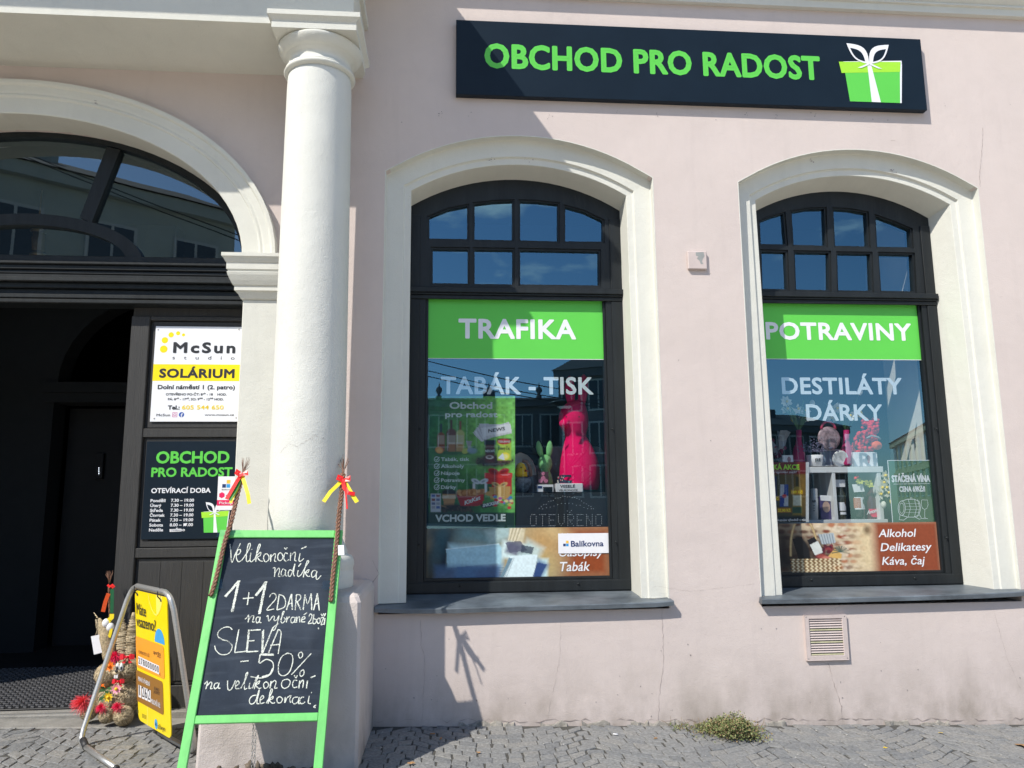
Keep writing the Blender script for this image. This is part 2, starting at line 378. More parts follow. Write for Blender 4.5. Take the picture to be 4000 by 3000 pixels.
# ================================================================== the ground
def ground():
    m = mat('pale_bounce_ground', (.56, .50, .41), rough=.9, var=.15, scale=3)  # out-of-view ground made pale and warm to bounce fill light
    mb = MB().m(m)
    xs = [-90, -40, -14, 16, 40, 90]; ys = [-90, -40, -16, -3.2]
    for a, b in zip(xs, xs[1:]):
        for c, d in zip(ys, ys[1:]): mb.poly([(a, c, gz(a)), (b, c, gz(b)), (b, d, gz(b)), (a, d, gz(a))])
    mb.poly([(-14, -3.2, gz(-14)-.012), (16, -3.2, gz(16)-.012), (16, .03, gz(16)-.012), (-14, .03, gz(-14)-.012)])
    return struct(mb.build('ground'))
ground()
def setts():
    """granite setts laid in segmental arcs, each a chamfered stone with its own tilt"""
    st = mat('granite_setts', (.215, .215, .212), rough=.8, var=.34, scale=55, bump=.6, bscale=60, spec=.35)
    st2 = mat('granite_setts_dark', (.185, .188, .19), rough=.8, var=.34, scale=55, bump=.6, bscale=60, spec=.35)
    st3 = mat('granite_setts_warm', (.235, .23, .22), rough=.8, var=.34, scale=55, bump=.6, bscale=60, spec=.35)
    mb = MB(); rg = random.Random(3); SEG = 1.15
    x0, x1, y0, y1 = -4.2, 6.4, -3.2, .02
    def yoff(x): u = ((x+.25)/SEG) % 1-.5; return -.30*(1-4*u*u)
    k = -8
    while True:
        yb = y1+.35-k*.093; k += 1
        if yb < y0-.4: break
        x = x0+rg.uniform(0, .1)
        while x < x1:
            wd = rg.uniform(.075, .13); xa, xb = x, x+wd; x += wd
            g = rg.choice((.001, .0015, .0025, .004, .008)); dp = .093
            pts = []
            for px, py in ((xa+g, 0), (xb-g, 0), (xb-g, 1), (xa+g, 1)):
                yy = yb+yoff(px)-(dp-g*1.6)*py-g*.8+rg.uniform(-.005, .005)
                pts.append((px+rg.uniform(-.006, .006), yy))
            if max(p[1] for p in pts) > y1+.02 or min(p[1] for p in pts) < y0: continue
            # the entrance step and the pedestal stand clear of the stones
            mb.m(rg.choice((st, st, st2, st3, st)))
            cx = sum(p[0] for p in pts)/4; cy = sum(p[1] for p in pts)/4
            h = rg.uniform(-.0016, .0016); tx, ty = rg.uniform(-.014, .014), rg.uniform(-.016, .016)
            lo = mb.add([(p[0], p[1], gz(p[0])-.03) for p in pts])
            md = mb.add([(p[0], p[1], gz(p[0])+h-.0045+(p[0]-cx)*tx+(p[1]-cy)*ty) for p in pts])
            hi = mb.add([(cx+(p[0]-cx)*.93, cy+(p[1]-cy)*.93, gz(p[0])+h+(p[0]-cx)*tx+(p[1]-cy)*ty) for p in pts])
            tp = mb.add([(cx, cy, gz(cx)+h+.0015)])
            for i in range(4):
                j = (i+1) % 4; mb.face((lo+i, lo+j, md+j, md+i)); mb.face((md+i, md+j, hi+j, hi+i)); mb.face((hi+i, hi+j, tp))
    return struct(mb.build('cobbled_pavement'))
setts()
bed = MB().m(mat('sett_joint_grit', (.07, .067, .06), rough=1, var=.35, scale=60))
bed.poly([(-4.3, -3.2, gz(-4.3)-.006), (6.5, -3.2, gz(6.5)-.006), (6.5, .02, gz(6.5)-.006), (-4.3, .02, gz(-4.3)-.006)])
struct(bed.build('pavement_bed'))

# ================================================================== the shop building
B = thing('shop_building', 'pale pink rendered shop building with cream arched windows and columned entrance', 'building', (1.0, 0.0, .03))
def archpath(xl, xr, zb, zs, za, off=0., n=20):
    """opening outline: up the left jamb, over the segmental arch, down the right jamb"""
    w_ = (xr-xl)/2; cx = (xl+xr)/2; h = za-zs; r = (w_*w_+h*h)/(2*h); cz = za-r; r2 = r+off; x_ = w_+off
    zz = cz+math.sqrt(max(r2*r2-x_*x_, 0)); a = math.asin(x_/r2)
    p = [(xl-off, zb)]
    for i in range(n+1): t = -a+2*a*i/n; p.append((cx+r2*math.sin(t), cz+r2*math.cos(t)))
    return p+[(xr+off, zb)]
WIN = [dict(xl=-.298, xr=1.364, zb=.868, zs=3.905, za=4.137), dict(xl=2.402, xr=4.018, zb=.868, zs=3.895, za=4.118)]; SOFF = (.186, .174)
ECX, EZS = -3.15, 3.305          # entrance arch
def ellpath(a, b, zb, n=36, cx=ECX, zs=EZS):
    return [(cx-a, zb)]+[(cx+a*math.cos(math.pi*(1-i/n)), zs+b*math.sin(math.pi*(1-i/n))) for i in range(n+1)]+[(cx+a, zb)]
holes = [archpath(off=o_+.003, **dict(W, zb=.80)) for W, o_ in zip(WIN, SOFF)]+[ellpath(1.69, 1.07, .0)]
wall = MB().m(PINK)
wall.plate([(-9, -.3), (-9, 9), (13, 9), (13, -.3)], holes, 0., .5)
WALL = wall.build('wall', None, B)
# ---- cracks, chips and stains with a shape of their own
CRK = mat('crack_fracture', (.32, .265, .245), rough=1, var=.2)  # darker fracture tone of the flat crack ribbons
def crack(pts, wd=.0035, y=-.0025):
    rg = random.Random(len(pts)*7+int(pts[0][0])); P = [at(a, b, y) for a, b in pts]; q = []
    for a, b in zip(P, P[1:]):
        n = max(2, int((b-a).length/.02))
        for i in range(n): t = i/n; q.append(a.lerp(b, t)+Vector((rg.uniform(-.004, .004), 0, rg.uniform(-.004, .004))))
    ck = MB(); ck.strip(q, [wd*rg.uniform(.08, .5) for _ in q], (0, -1, 0)); return ck.build('crack', CRK, B)
for pts, wd in (([(1642, 2420), (1645, 2520), (1660, 2570), (1655, 2700), (1648, 2830)], .004), ([(2190, 2420), (2188, 2560), (2160, 2700), (2135, 2825)], .0025),
                ([(2585, 2380), (2590, 2480), (2592, 2600), (2575, 2720), (2572, 2825)], .005), ([(3235, 2590), (3260, 2680), (3285, 2750), (3292, 2825)], .007),
                ([(3265, 2375), (3255, 2400)], .004), ([(3840, 500), (3835, 600), (3826, 690), (3830, 740)], .006), ([(3880, 2380), (3930, 2560), (3990, 2700)], .003),
                ([(2560, 2290), (2700, 2310), (2960, 2280)], .0025), ([(1455, 2190), (1480, 2240), (1440, 2300), (1420, 2320)], .008), ([(3480, 548), (3520, 552)], .004)):
    crack(pts, wd)
spot = MB().m(mat('grey_patch', (.33, .29, .28), rough=1, var=.25)); rg = random.Random(11)
for _ in range(70):
    px, py = rg.uniform(1500, 3990), rg.choice((rg.uniform(400, 480), rg.uniform(2450, 2800), rg.uniform(2600, 2800), rg.uniform(100, 2400)))
    c = at(px, py, -.0024)
    if any(W['xl']-.3 < c.x < W['xr']+.3 and .75 < c.z < 4.4 for W in WIN): continue
    r_ = rg.uniform(.002, .007); spot.poly([c+Vector((math.cos(a)*r_*rg.uniform(.5, 1.3), 0, math.sin(a)*r_*rg.uniform(.5, 1.3))) for a in (0, 1, 2, 3, 4, 5)])
for px, py, yy_ in ((1720, 440, -.0024), (1712, 448, -.0024), (2150, 455, -.0024), (2420, 430, -.0024), (2560, 445, -.0024), (2920, 447, -.0024), (3030, 455, -.0024), (3180, 450, -.0024), (3370, 460, -.0024), (1923, 622, .0705), (2070, 624, .0705), (3168, 625, .0705), (3492, 668, .0705), (380, 395, -.0625), (760, 540, -.0625)):
    for _ in range(9 if yy_ > 0 or px < 800 else 4):
        c = at(px+rg.gauss(0, 9), py+rg.gauss(0, 5), yy_); r_ = rg.uniform(.001, .006); spot.poly([c+Vector((math.cos(a)*r_*rg.uniform(.4, 1.5), 0, math.sin(a)*r_*rg.uniform(.5, 1.3))) for a in (0, 1, 2, 3, 4, 5)])
spot.build('plaster_chips', None, B)['kind'] = 'stuff'
# ---- broken render along the foot of the wall
rb = MB().m(mat('broken_mortar', (.27, .25, .22), rough=1, var=.35, scale=25, bump=.6, bscale=40)); rg = random.Random(5); x = -.55
while x < 6.2:
    L = rg.uniform(.05, .22); z = gz(x)
    if rg.random() < .42:
        n = 5; hh = [rg.uniform(.004, .034) for _ in range(n+1)]; dd = [rg.uniform(.004, .028) for _ in range(n+1)]
        for i in range(n):
            a, b = x+L*i/n, x+L*(i+1)/n
            rb.poly([(a, -dd[i], z-.01), (b, -dd[i+1], z-.01), (b, -dd[i+1]*.6, z+hh[i+1]*.7), (a, -dd[i]*.6, z+hh[i]*.7)])
            rb.poly([(a, -dd[i]*.6, z+hh[i]*.7), (b, -dd[i+1]*.6, z+hh[i+1]*.7), (b, .001, z+hh[i+1]), (a, .001, z+hh[i])])
    x += L*rg.uniform(.7, 1.25)
rb.build('broken_mortar_edge', None, B)['kind'] = 'stuff'
ln = MB().m(CRK); q = []; x = -.5
while x < 6.2: q.append((x, -.003, gz(x)+.03+rg.uniform(-.012, .016))); x += .035
ln.strip(q, [max(.0003, rg.gauss(.001, .0035)) for _ in q], (0, -1, 0)); ln.build('foot_crack', None, B)

# ---- moulded frames swept round the openings
def sweep(mb, path, prof, foot=1.):
    """prof: list of (offset outwards from the opening, y)"""
    n = len(path); P = [Vector((p[0], p[1])) for p in path]; nor = []
    for i in range(n):
        a = P[max(i-1, 0)]; b = P[i]; c = P[min(i+1, n-1)]
        def nn(u, v): d = (v-u); d = d.normalized() if d.length > 1e-9 else None; return Vector((-d.y, d.x)) if d else None
        n1 = nn(a, b) if i > 0 else None; n2 = nn(b, c) if i < n-1 else None
        if n1 is None: nor.append(n2)
        elif n2 is None: nor.append(n1)
        else: s_ = n1+n2; nor.append(s_/max(s_.dot(n1), .2))
    rings = [mb.add([(P[i].x+nor[i].x*o, y*(foot if i in (0, n-1) and 0 < y < .2 else 1.), P[i].y+nor[i].y*o) for i in range(n)]) for o, y in prof]
    for a, b in zip(rings, rings[1:]):
        for i in range(n-1): mb.face([a+i, a+i+1, b+i+1, b+i])
    for e in (0, n-1): mb.face([r+e for r in rings] if e else [r+e for r in rings][::-1])
    return mb
OPN = [dict(xl=-.312, xr=1.354, zb=.885, zs=3.858, za=4.100), dict(xl=2.440, xr=3.957, zb=.885, zs=3.855, za=4.068)]
def sprof(o): return [(.0, .106), (.003, .102), (.046, .100), (.050, .096), (.056, .080), (o-.012, .074), (o-.004, .072), (o-.001, .066), (o-.001, -.0012), (o+.006, -.0012), (o+.006, .006)]
SUR = []
for k, W in enumerate(WIN):
    mb = MB().m(CREAM); sweep(mb, archpath(**W), sprof(SOFF[k]), .42); fp, bk_ = archpath(**W), archpath(**dict(OPN[k], zb=W['zb'])); n = len(fp)
    ra = mb.add([(q[0], .106*(.42 if i in (0, n-1) else 1), q[1]) for i, q in enumerate(fp)]); rb_ = mb.add([(q[0], .318, q[1]) for q in bk_])
    for i in range(n-1): mb.face([rb_+i, rb_+i+1, ra+i+1, ra+i])
    SUR.append(mb.build('window_surround', None, B, bevel=.003))
    # the worn plaster foot of each jamb and the black gap above the flashing
# ---- dark timber windows
def glass_rect(poly, y): return [(p.x, p.z) for p in (at(a, b, y) for a, b in poly)]
GY = .345
PANES = [[ # upper row, lower row (photo pixels)
  [(1675, 848), (1750, 818), (1827, 803), (1827, 936), (1675, 934)], [(1852, 797), (1925, 788), (2003, 785), (2003, 941), (1852, 938)],
  [(2030, 785), (2100, 788), (2180, 797), (2180, 945), (2030, 941)], [(2206, 806), (2280, 826), (2355, 862), (2355, 946), (2206, 945)],
  [(1688, 972), (1829, 974), (1829, 1110), (1688, 1108)], [(1852, 974), (2004, 976), (2004, 1113), (1852, 1111)], [(2030, 976), (2340, 982), (2340, 1117), (2030, 1113)]],
 [[(2966, 866), (3010, 848), (3060, 834), (3070, 957), (2970, 955)], [(3090, 828), (3155, 817), (3220, 815), (3226, 962), (3098, 958)],
  [(3253, 816), (3320, 820), (3385, 832), (3392, 965), (3260, 962)], [(3418, 843), (3490, 868), (3556, 896), (3560, 968), (3424, 966)],
  [(2972, 981), (3070, 984), (3076, 1132), (2977, 1130)], [(3102, 985), (3238, 987), (3240, 1136), (3108, 1133)],
  [(3268, 989), (3400, 991), (3405, 1138), (3272, 1136)], [(3430, 991), (3565, 994), (3572, 1140), (3440, 1138)]]]
MAIN = [(-.172, 1.204), (2.492, 3.815)]
ZMB, ZMT = .998, at(2020, 1170, GY).z
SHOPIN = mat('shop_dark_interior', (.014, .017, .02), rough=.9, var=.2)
WO = []
for k, W in enumerate(WIN):
    mb = MB().m(DARK); op = archpath(off=.003, **OPN[k])
    hs = [glass_rect(p, .32) for p in PANES[k]]; xa, xb = MAIN[k]; hs.append([(xa, ZMB), (xb, ZMB), (xb, ZMT), (xa, ZMT)])
    def grow(h, d):
        cx = sum(p[0] for p in h)/len(h); cz = sum(p[1] for p in h)/len(h); sx = max(abs(p[0]-cx) for p in h); sz = max(abs(p[1]-cz) for p in h)
        return [(cx+(p[0]-cx)*(1+d/sx), cz+(p[1]-cz)*(1+d/sz)) for p in h]
    mb.plate(op, [grow(h, .012) for h in hs[:-1]]+[grow(hs[-1], .016)], .305, .42)
    for h in hs: mb.plate(grow(h, .0135), [grow(h, -.004)], .318+.004*(h is hs[-1]), .40)     # glazing beads
    # outer stiles and arch rail stand a little proud; transom moulding and bottom rail
    zt = at(2020, 1142, .29).z; xl, xr = OPN[k]['xl']-.002, OPN[k]['xr']+.002
    for z0, z1, y in ((zt-.012, zt+.030, .262), (zt-.028, zt-.013, .275), (zt-.060, zt-.029, .288)): mb.bbox(xl, xr, y, .306, z0, z1, .004)
    mb.bbox(xl, xr, .292, .306, .90, ZMB-.022, .004)
    for sx in (0, 1):
        a, b = (xl, xa-.062) if not sx else (xb+.062, xr)
        mb.bbox(a, b, .294, .3052, .905, zt-.062, .003); mb.bbox(a, b, .294, .3052, zt+.033, OPN[k]['zs']-.07, .003)
    wo = mb.build('window', None, B); WO.append(wo)
    bolts = []
    for sx in (xa-.05, xb+.04):
        for z in (1.25, 2.1): bolts.append(MB().m(DARK).ell((sx, .292, z), .008, n=8, k=6))
    for sx in (xa+.25, xb-.25): bolts.append(MB().m(DARK).ell((sx, .29, .95), .009, n=8, k=6))
    [q_.build('bolt', None, wo) for q_ in bolts]
    for h in hs[:-1]: MB().m(GLASS).poly([(p[0], GY, p[1]) for p in grow(h, .01)][::-1]).build('pane', None, wo)
    h = hs[-1]; MB().m(GLASS).poly([(p[0], GY, p[1]) for p in grow(h, .012)]).build('shop_pane', None, wo)
    # sheet metal sill: slopes out, turned down at the front, slightly dented
    sl_ = MB().m(SILLM); fr = [at(a, b, -.055) for a, b in (((1462, 2372), (1600, 2377), (1760, 2376), (2000, 2368), (2300, 2360), (2560, 2352), (2632, 2346)), ((2975, 2340), (3100, 2338), (3300, 2334), (3600, 2326), (3850, 2318), (4060, 2306)))[k]]
    zb_ = .893; bk = []; rg = random.Random(k)
    top = [(p.x, -.055, p.z) for p in fr]; back = [(min(max(p.x, W['xl']-.16), W['xr']+.16), .31, zb_) for p in fr]
    n = len(fr)
    midp = [((a[0]+b[0])/2, .1, (a[2]+b[2])/2+.006+rg.uniform(-.004, .004)) for a, b in zip(top, back)]
    a = sl_.add(back); b = sl_.add(midp); c = sl_.add(top); d = sl_.add([(p[0], -.0615, p[2]-.006) for p in top]); e = sl_.add([(p[0], -.058, p[2]-.034) for p in top]); f = sl_.add([(p[0], .0, p[2]-.030) for p in top])
    for u, v in ((a, b), (b, c), (c, d), (d, e), (e, f)):
        for i in range(n-1): sl_.face([u+i, v+i, v+i+1, u+i+1])
    for i in (0, n-1): sl_.face([a+i, b+i, c+i, d+i, e+i, f+i])
    sl_.build('sill', None, wo)
    # the niche behind the glass: side walls, back, floor, ceiling
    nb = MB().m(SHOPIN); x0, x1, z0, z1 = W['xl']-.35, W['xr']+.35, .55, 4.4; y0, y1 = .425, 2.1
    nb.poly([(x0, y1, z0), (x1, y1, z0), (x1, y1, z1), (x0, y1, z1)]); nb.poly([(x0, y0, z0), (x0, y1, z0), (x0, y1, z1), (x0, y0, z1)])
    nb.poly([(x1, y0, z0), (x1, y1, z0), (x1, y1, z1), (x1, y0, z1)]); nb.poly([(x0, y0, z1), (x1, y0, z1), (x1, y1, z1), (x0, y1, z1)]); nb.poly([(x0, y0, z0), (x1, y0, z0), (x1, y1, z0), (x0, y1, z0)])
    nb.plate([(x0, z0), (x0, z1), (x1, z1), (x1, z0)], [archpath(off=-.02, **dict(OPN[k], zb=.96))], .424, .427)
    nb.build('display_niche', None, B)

# ---- string course along the top
def course(mb, x0, x1, prof, ret=False):
    """horizontal moulding along x; prof (y, z) from bottom to top"""
    a = mb.add([(x0, y, z) for y, z in prof]); b = mb.add([(x1, y, z) for y, z in prof]); n = len(prof)
    for i in range(n-1): mb.face([a+i, b+i, b+i+1, a+i+1])
    mb.face(list(range(a, a+n))); mb.face(list(range(b, b+n))[::-1]); return mb
zc = at(3300, 47, -.05).z+.035
mb = MB().m(CREAM); course(mb, -.30, 12.9, [(.01, zc), (-.045, zc), (-.05, zc+.055), (-.07, zc+.06), (-.07, zc+.075), (-.06, zc+.078), (-.085, zc+.10), (-.14, zc+.155), (-.16, zc+.165), (-.16, zc+.25), (-.24, zc+.27), (-.24, zc+.34), (.01, zc+.36)])
mb.build('string_course', None, B)

# ---- entrance: arch mouldings, imposts, jambs
EPROF = [(.02, .34), (.0, -.04), (.006, -.046), (.12, -.046), (.128, -.058), (.136, -.06), (.15, -.056), (.165, -.062), (.205, -.066), (.214, -.082), (.222, -.086), (.244, -.086), (.246, .01)]
mb = MB().m(CREAM); sweep(mb, [(ECX+1.655*math.cos(math.pi*(1-i/40)), EZS+1.055*math.sin(math.pi*(1-i/40))) for i in range(41)], EPROF); mb.build('entrance_arch', None, B)
JX = -1.475
IMP = [(.0, 2.995), (.012, 3.0), (.035, 3.045), (.05, 3.052), (.05, 3.085), (.06, 3.09), (.075, 3.12), (.09, 3.155), (.095, 3.175), (.088, 3.18), (.09, 3.19), (.098, 3.194), (.098, 3.24), (.104, 3.245), (.118, 3.27), (.128, 3.28), (.128, 3.305)]
for side, (xa, xb) in enumerate(((JX, JX+.28), (2*ECX-JX-.28, 2*ECX-JX))):
    mb = MB().m(CREAM); n = len(IMP)
    for (o, z), (o2, z2) in zip(IMP, IMP[1:]):
        if z2-z < 1e-6: continue
        mb.poly([(xa-o, -.04-o, z), (xb+o, -.04-o, z), (xb+o2, -.04-o2, z2), (xa-o2, -.04-o2, z2)])
        for s_ in (0, 1):
            xx = (xa-o, xa-o2) if not s_ else (xb+o, xb+o2); mb.poly([(xx[0], -.04-o, z), (xx[0], .30, z), (xx[1], .30, z2), (xx[1], -.04-o2, z2)])
    o = IMP[-1][0]; mb.poly([(xa-o, -.04-o, 3.305), (xb+o, -.04-o, 3.305), (xb+o, .30, 3.305), (xa-o, .30, 3.305)]); mb.poly([(xa, -.04, 2.995), (xb, -.04, 2.995), (xb, .30, 2.995), (xa, .30, 2.995)])
    mb.build('impost', None, B)
    mb = MB().m(CREAM); mb.box(xa, xb, -.04, .345, .05, 2.996); mb.build('entrance_jamb', None, B, bevel=.006)

# ---- portico: column on a pedestal, entablature with balcony slab above
CX, CY = -.905, -.475
ZSO = 4.753; AH = .276
colp = MB().m(COLM)
prof = [(.226, 1.335), (.232, 1.35), (.232, 1.6)]+[(.232-.016*(t/12)**1.6, 1.6+2.75*t/12) for t in range(1, 13)]+[(.213, 4.43), (.212, 4.447)]
colp.lathe(prof, CX, CY, 56)
PC = colp.build('portico_column', None, B)
def shaftcrack(pts, wd):
    q = []; rg = random.Random(len(pts)); 
    for (a, b), (c_, d_) in zip(pts, pts[1:]):
        for i in range(9): t = i/9; an, z_ = a+(c_-a)*t, b+(d_-b)*t+rg.uniform(-.005, .005); r_ = .2335; q.append(Vector((CX+r_*math.cos(R(an)), CY+r_*math.sin(R(an)), z_)))
    ck = MB(); L = len(q)
    rows = [ck.add([p_, p_+Vector((0, 0, wd*rg.uniform(.1, .45)))]) for p_ in q]
    for i, (u, v) in enumerate(zip(rows, rows[1:])): ck.face([u, v, v+1, u+1])
    ck.build('hairline_crack', CRK, PC)
shaftcrack([(-125, 1.86), (-110, 1.92), (-95, 1.90), (-70, 1.97), (-52, 1.94)], .004); shaftcrack([(-100, 1.90), (-96, 1.98), (-104, 2.06)], .003); shaftcrack([(-60, 1.60), (-45, 1.66), (-30, 1.64)], .003)
cap = MB().m(CREAM)
cap.lathe([(.207, 4.446), (.214, 4.448), (.234, 4.456), (.241, 4.468), (.236, 4.480), (.229, 4.483), (.233, 4.489), (.229, 4.496), (.212, 4.502), (.211, 4.556), (.219, 4.560), (.221, 4.567), (.230, 4.570), (.232, 4.578), (.242, 4.581), (.258, 4.598), (.274, 4.618), (.283, 4.636), (.284, 4.646), (.278, 4.654), (.262, 4.660)], CX, CY, 56)
zb = 4.659
for h, z0, z1 in ((AH, zb, zb+.042),): cap.box(CX-h, CX+h, CY-h, CY+h, z0, z1)
h0, h1 = AH-.004, AH+.026; zc0 = zb+.042
pr = [(h0, zc0), (h0+.004, zc0+.012), (h0+.018, zc0+.028), (h1-.003, zc0+.036), (h1, zc0+.038), (h1, ZSO+.02)]
for (a, z0), (b, z1) in zip(pr, pr[1:]):
    for sx in range(4):
        def cn(hh, k): return [(CX-hh, CY-hh), (CX+hh, CY-hh), (CX+hh, CY+hh), (CX-hh, CY+hh)][k % 4]
        p, q = cn(a, sx), cn(a, sx+1); r_, s_ = cn(b, sx+1), cn(b, sx)
        cap.poly([(p[0], p[1], z0), (q[0], q[1], z0), (r_[0], r_[1], z1), (s_[0], s_[1], z1)])
a = pr[-1][0]; cap.poly([(CX-a, CY-a, ZSO+.02), (CX+a, CY-a, ZSO+.02), (CX+a, CY+a, ZSO+.02), (CX-a, CY+a, ZSO+.02)])
cap.build('capital', None, PC)
bs = MB().m(COLM); PZ = 1.035
bs.lathe([(.30, PZ), (.302, PZ+.01), (.302, PZ+.10), (.298, PZ+.106), (.30, PZ+.115), (.306, PZ+.14), (.304, PZ+.165), (.292, PZ+.19), (.27, PZ+.20), (.262, PZ+.205), (.262, PZ+.225), (.252, PZ+.25), (.236, PZ+.285), (.226, PZ+.31)], CX, CY, 56)
bs.build('column_base', None, PC)
pd = MB().m(PEDM); PH = .40
pxl, pxr, pyf = -1.385, -.512, -.845
def pedring(x0, x1, yf, z): return pd.add([(x0, yf, z), (x1, yf, z), (x1, .01, z), (x0, .01, z)])
rr = [pedring(pxl-.015, pxr+.006, pyf-.02, .03), pedring(pxl-.012, pxr+.005, pyf-.015, .12), pedring(pxl-.004, pxr+.004, pyf-.004, .5), pedring(pxl, pxr, pyf, 1.0), pedring(pxl+.03, pxr-.035, pyf+.03, PZ+.002)]
for a, b in zip(rr, rr[1:]):
    for i in range(4): pd.face([a+i, a+(i+1) % 4, b+(i+1) % 4, b+i])
pd.face(range(rr[-1], rr[-1]+4)); pd.build('pedestal', None, PC, bevel=.018)
brk = MB().m(mat('exposed_brick_rubble', (.13, .105, .08), rough=1, var=.6, scale=22, bump=.8, bscale=35)); rg = random.Random(8)
for i in range(44):
    x = pxl+.06+rg.random()*.62; r_ = rg.uniform(.012, .03); brk.ell((x, pyf-.016, .075+rg.uniform(0, .04)*(1-abs((x-pxl-.36)/.4))), (r_*1.4, r_*.5, r_*.6), Matrix.Rotation(rg.uniform(0, 3), 3, 'Y'), n=6, k=4, noise=.7, seed=i)
brk.build('exposed_rubble', None, PC)['kind'] = 'stuff'
# chipped render corner: a paler fresh break
pc = MB().m(mat('raw_pale_plaster', (.62, .56, .52), rough=1, var=.2, bump=.6))
# entablature
en = MB().m(CREAM); yF = -.645; xR = -.665
en.box(-8.5, xR, yF, .02, ZSO, ZSO+.40)
en.box(-8.5, xR+.028, yF-.03, .02, ZSO+.40, ZSO+.46)
en.box(-8.5, xR+.0, yF+.002, .02, ZSO+.46, 5.50)
en.box(-8.5, xR+.06, yF-.055, .02, 5.50, 5.56); en.box(-8.5, xR+.12, yF-.12, .02, 5.56, 5.60)
en.box(-8.5, -.335, -1.147, .02, 5.60, 5.78); en.box(-8.5, -.30, -1.185, .02, 5.78, 5.86)
en.build('entablature', None, B)

# ---- entrance joinery: fanlight, transom, fixed leaf
DY = .27
fl = MB().m(DARK); fa, fb = 1.60, 1.04
outer = [(ECX+1.70*math.cos(t), 3.33+1.10*math.sin(t)) for t in [math.pi*(1-i/40) for i in range(41)]]
inner = [(ECX+1.575*math.cos(t), 3.352+.985*math.sin(t)) for t in [math.pi*(1-i/40) for i in range(41)]]
fl.plate(outer, [inner], DY, DY+.08)
arc = []; A0 = [at(a*.678, b*.678, DY) for a, b in ((0, 1240), (200, 1232), (400, 1250), (600, 1335), (750, 1440), (818, 1516))]
A1 = [at(a*.678, b*.678, DY) for a, b in ((0, 1300), (200, 1296), (400, 1340), (550, 1410), (660, 1470), (728, 1515))]
z0_ = 3.355
def half(n_, rx, rz): return [(ECX+rx*math.cos(math.pi*(1-i/n_)), z0_+rz*math.sin(math.pi*(1-i/n_))) for i in range(n_+1)]
rx0 = A0[-1].x-ECX; rx1 = A1[-1].x-ECX; rz0 = max(p.z for p in A0)-z0_; rz1 = max(p.z for p in A1)-z0_
ho, hi_ = half(30, rx0, rz0), half(30, rx1, rz1)
fl.plate(ho+hi_[::-1], [], DY-.006, DY+.074)
for sgn in (1, -1):
    p = [at(a, b, DY) for a, b in ((417, 575), (470, 585), (358, 870), (312, 850))]
    pts = [(ECX+sgn*(q.x-ECX), q.z) for q in p]; fl.plate(pts, [], DY-.003, DY+.07)
FL = fl.build('fanlight', None, B)
MB().m(FGLASS).poly([(p[0], DY+.04, p[1]) for p in outer]).build('pane', None, FL)
tb = MB().m(DARK); xa, xb = 2*ECX-JX-.02, JX+.02
z = [at(0, 900+b*.452, .25).z for b in (255, 305, 370, 440, 470, 575, 600, 655)]
for (z1, z0, y) in ((3.40, 3.345, .262), (3.345, 3.322, .225), (3.322, 3.285, .245), (3.285, 3.255, .26), (3.255, 3.215, .262), (3.215, 3.182, .20), (3.182, 3.14, .235), (3.14, 3.085, .262), (3.085, 3.052, .19), (3.046, 3.015, .185), (3.052, 3.046, .22)):
    tb.bbox(xa, xb, y, .36, z0, z1-.0005, .006)
TB = tb.build('transom_beam', None, B)
# fixed door leaf with panels
LX0, LX1 = -2.362, JX+.02; LY = .28
df = MB().m(WOOD)
zs_ = {k_: at(700, v_, LY).z for k_, v_ in dict(t0=1228, t1=1252, p1=1690, m1=1703, m0=1668, b1=2140, b0=2178, f1=2205, f0=2660).items()}
zt, zb_ = 2.992, gz(-2)+.02
xs0 = at(582, 1300, LY).x
df.bbox(LX0, xs0, LY, LY+.06, zb_, zt-.045, .005)
df.bbox(xs0+.001, LX1, LY+.004, LY+.06, zs_['t1'], zt-.045, .004); df.bbox(LX0, LX1, LY+.03, LY+.06, zt-.044, zt+.03, .003)
df.bbox(xs0+.001, LX1, LY+.004, LY+.06, zs_['m0']-.075, zs_['m0']-.01, .004)
df.bbox(xs0+.001, LX1, LY+.004, LY+.06, zs_['b0'], zs_['b1'], .004)
df.bbox(xs0+.001, LX1, LY+.0045, LY+.06, zb_, zb_+.17, .004)
DL = df.build('door_leaf', None, B)
def panel(z0, z1, planks=False):
    p = MB().m(WOOD); x0, x1 = xs0+.03, LX1+.3
    p.box(xs0, x1, LY+.04, LY+.055, z0, z1)
    for q, yy in ((.028, LY+.027), (.05, LY+.02)): p.plate([(x0-.005, z0+.008), (x1, z0+.008), (x1, z1-.008), (x0-.005, z1-.008)], [[(x0+q, z0+q), (x1-q, z0+q), (x1-q, z1-q), (x0+q, z1-q)]], yy, LY+.041)
    if planks:
        n = 5; wdt = (x1-.3-x0)/n
        for i in range(n): p.bbox(x0+i*wdt+.0006, x0+(i+1)*wdt-.0006, LY+.012, LY+.04, z0+.03, z1-.03, .0014)
    return p.build('door_panel', None, DL)
panel(zs_['m0']-.01, zs_['t1']); panel(zs_['b1'], zs_['m0']-.075); panel(zb_+.17, zs_['b0'], True)
